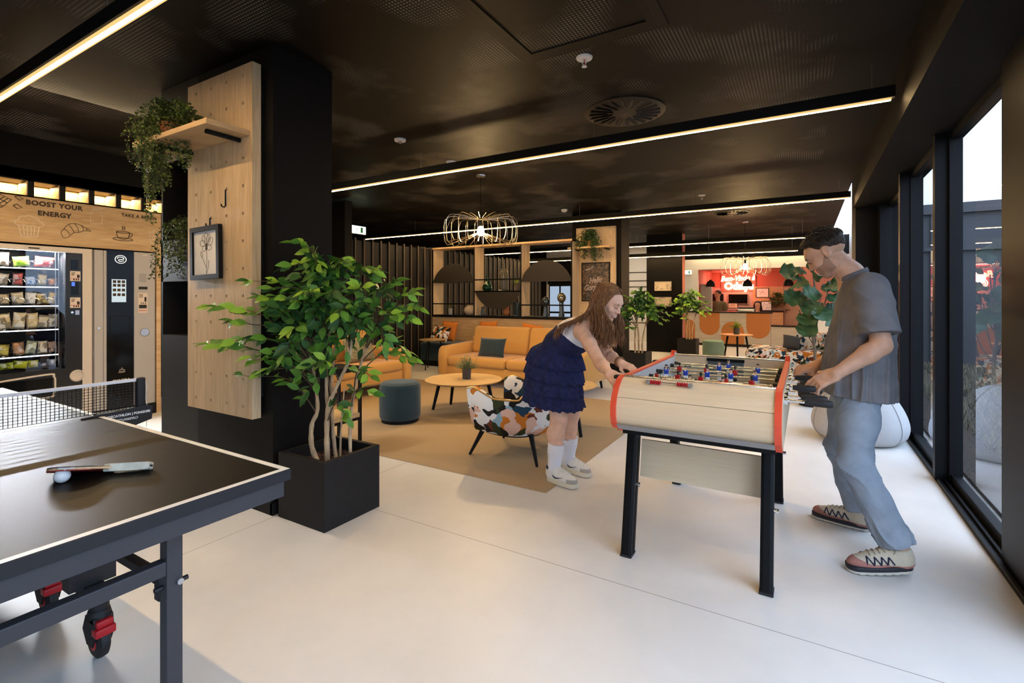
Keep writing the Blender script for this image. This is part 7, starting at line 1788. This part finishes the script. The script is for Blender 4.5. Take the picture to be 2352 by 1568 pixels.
    for k, r in ((.0, .031), (-.012, .032)):
        c = V3(*FW_)-ax*(.012-k)-o; u = np.cross(ax, [0, 0, 1]); u /= np.linalg.norm(u); w_ = np.cross(ax, u); b.tube([tuple(c+u*r*math.cos(2*PI*i/20)+w_*r*math.sin(2*PI*i/20)) for i in range(20)], .0042, 6, True)
    b.build('bracelet', mat('brown_bead', (.20, .09, .04), .5), t)
make_girl()
# ================================================================== reception staff behind the desk
def staff(label, loc, face, hairm, shirtm, hz, long_hair, lean=0.):
    t = thing('person', label, 'person', loc); HR = frame_from(face, (0, 0, 1)); hc = np.array([0, 0, hz])
    def hq(p): return (p-hc.astype(np.float32)) @ HR
    def body(p):
        d = chain(p, [(0, 0, hz-1.0+.12), (0, 0, hz-.60), (0, 0, hz-.34)], [.12, .11, .12], .05)
        d = smin(d, cap(p, (-.15, 0, hz-.26), (.15, 0, hz-.26), .06), .06); d = smin(d, chain(p, [(0, 0, hz-.26), (0, 0, hz-.05)], [.06, .052]), .03)
        for s in (-1, 1): d = smin(d, chain(p, [(s*.09, 0, hz-.80), (s*.10, .01, .06), (s*.10, -.08, .04)], [.085, .05, .04], .03), .03)
        for s in (-1, 1): d = smin(d, chain(p, [(s*.19, 0, hz-.27), (s*.235, .02, hz-.55), (s*.18, -.17, hz-.70), (s*.15, -.25, hz-.70)], [.052, .042, .03, .035], .02), .03)
        return smin(d, head_sdf(hq(p), long_hair), .012)
    sdf_obj('body', body, (-.32, -.34, -.01), (.32, .24, hz+.15), .009, M_skin_m if not long_hair else M_skin_f, t)
    def shirt(p):
        d = chain(p, [(0, 0, hz-1.0+.1), (0, 0, hz-.60), (0, 0, hz-.34)], [.145, .14, .14], .05); d = smin(d, cap(p, (-.15, 0, hz-.27), (.15, 0, hz-.27), .073), .06)
        for s in (-1, 1): d = smin(d, chain(p, [(s*.18, 0, hz-.28), (s*.225, .02, hz-.50)], [.068, .062]), .03)
        return d
    sdf_obj('shirt', shirt, (-.34, -.24, hz-1.06), (.34, .24, hz-.16), .010, shirtm, t)
    def hair(p):
        q = hq(p); d = ell(q, (0, -.022, .045), (.083, .106, .090))
        if long_hair:
            for s in (-1, 1): d = smin(d, chain(q, [(s*.07, -.02, .03), (s*.088, .0, -.08), (s*.095, .02, -.22)], [.03, .03, .03], .02), .03)
        line = -.06+.14*np.clip((q[:, 1]+.05)/.12, 0, 1)
        return smax(d, line-q[:, 2], .012) if not long_hair else smax(d, .085*np.clip((q[:, 1]-.02)/.05, 0, 1)*(np.abs(q[:, 0]) < .06)-q[:, 2]-.3*(q[:, 1] < .02)-.3*(np.abs(q[:, 0]) >= .06), .012)
    sdf_obj('hair', hair, (-.15, -.16, hz-.30), (.15, .16, hz+.16), .007, hairm, t)
    fx = MB()
    for s in (-1, 1):
        c = hc+HR @ np.array([s*.030, .088, .010]); bmesh.ops.create_uvsphere(fx.bm, u_segments=10, v_segments=6, radius=.007, matrix=Matrix.Translation(tuple(c)))
    fx.build('eyes', M_ink, t); return t
hd_ = hair_mat('dark_brown_hair', (.012, .007, .005), (.04, .022, .014), (90, 90, 20))
staff('receptionist with long dark hair sitting low behind the desk beside the printer', (-1.15, 15.35, 0), (.05, -1, -.05), hd_, mat('black_knit', (.012, .012, .013), .9), 1.085, True)
staff('receptionist in a khaki shirt standing behind the left end of the desk', (-2.24, 15.75, 0), (-.6, -.75, -.1), hd_, mat('khaki_shirt', (.15, .13, .07), .9), 1.40, False)
# ------------------------------------------------------------------ camera and colour
cam = bpy.data.cameras.new('camera'); co_ = bpy.data.objects.new('camera', cam); C.objects.link(co_)
co_.location = (0, 0, 1.30); co_.rotation_euler = (PI/2, 0, math.radians(30.725)); cam.sensor_width = 36; cam.lens = 17.357; cam.shift_y = -.0425; cam.clip_start = .05; cam.clip_end = 200
s = bpy.context.scene; s.camera = co_
s.view_settings.view_transform = 'Standard'; s.view_settings.look = 'None'; s.view_settings.gamma = 1; s.view_settings.exposure = 0.48
s.cycles.max_bounces = 7; s.cycles.diffuse_bounces = 4; s.cycles.glossy_bounces = 4; s.cycles.transmission_bounces = 4; s.cycles.transparent_max_bounces = 10
s.cycles.caustics_reflective = False; s.cycles.caustics_refractive = False; s.cycles.sample_clamp_indirect = 6; s.cycles.use_denoising = True
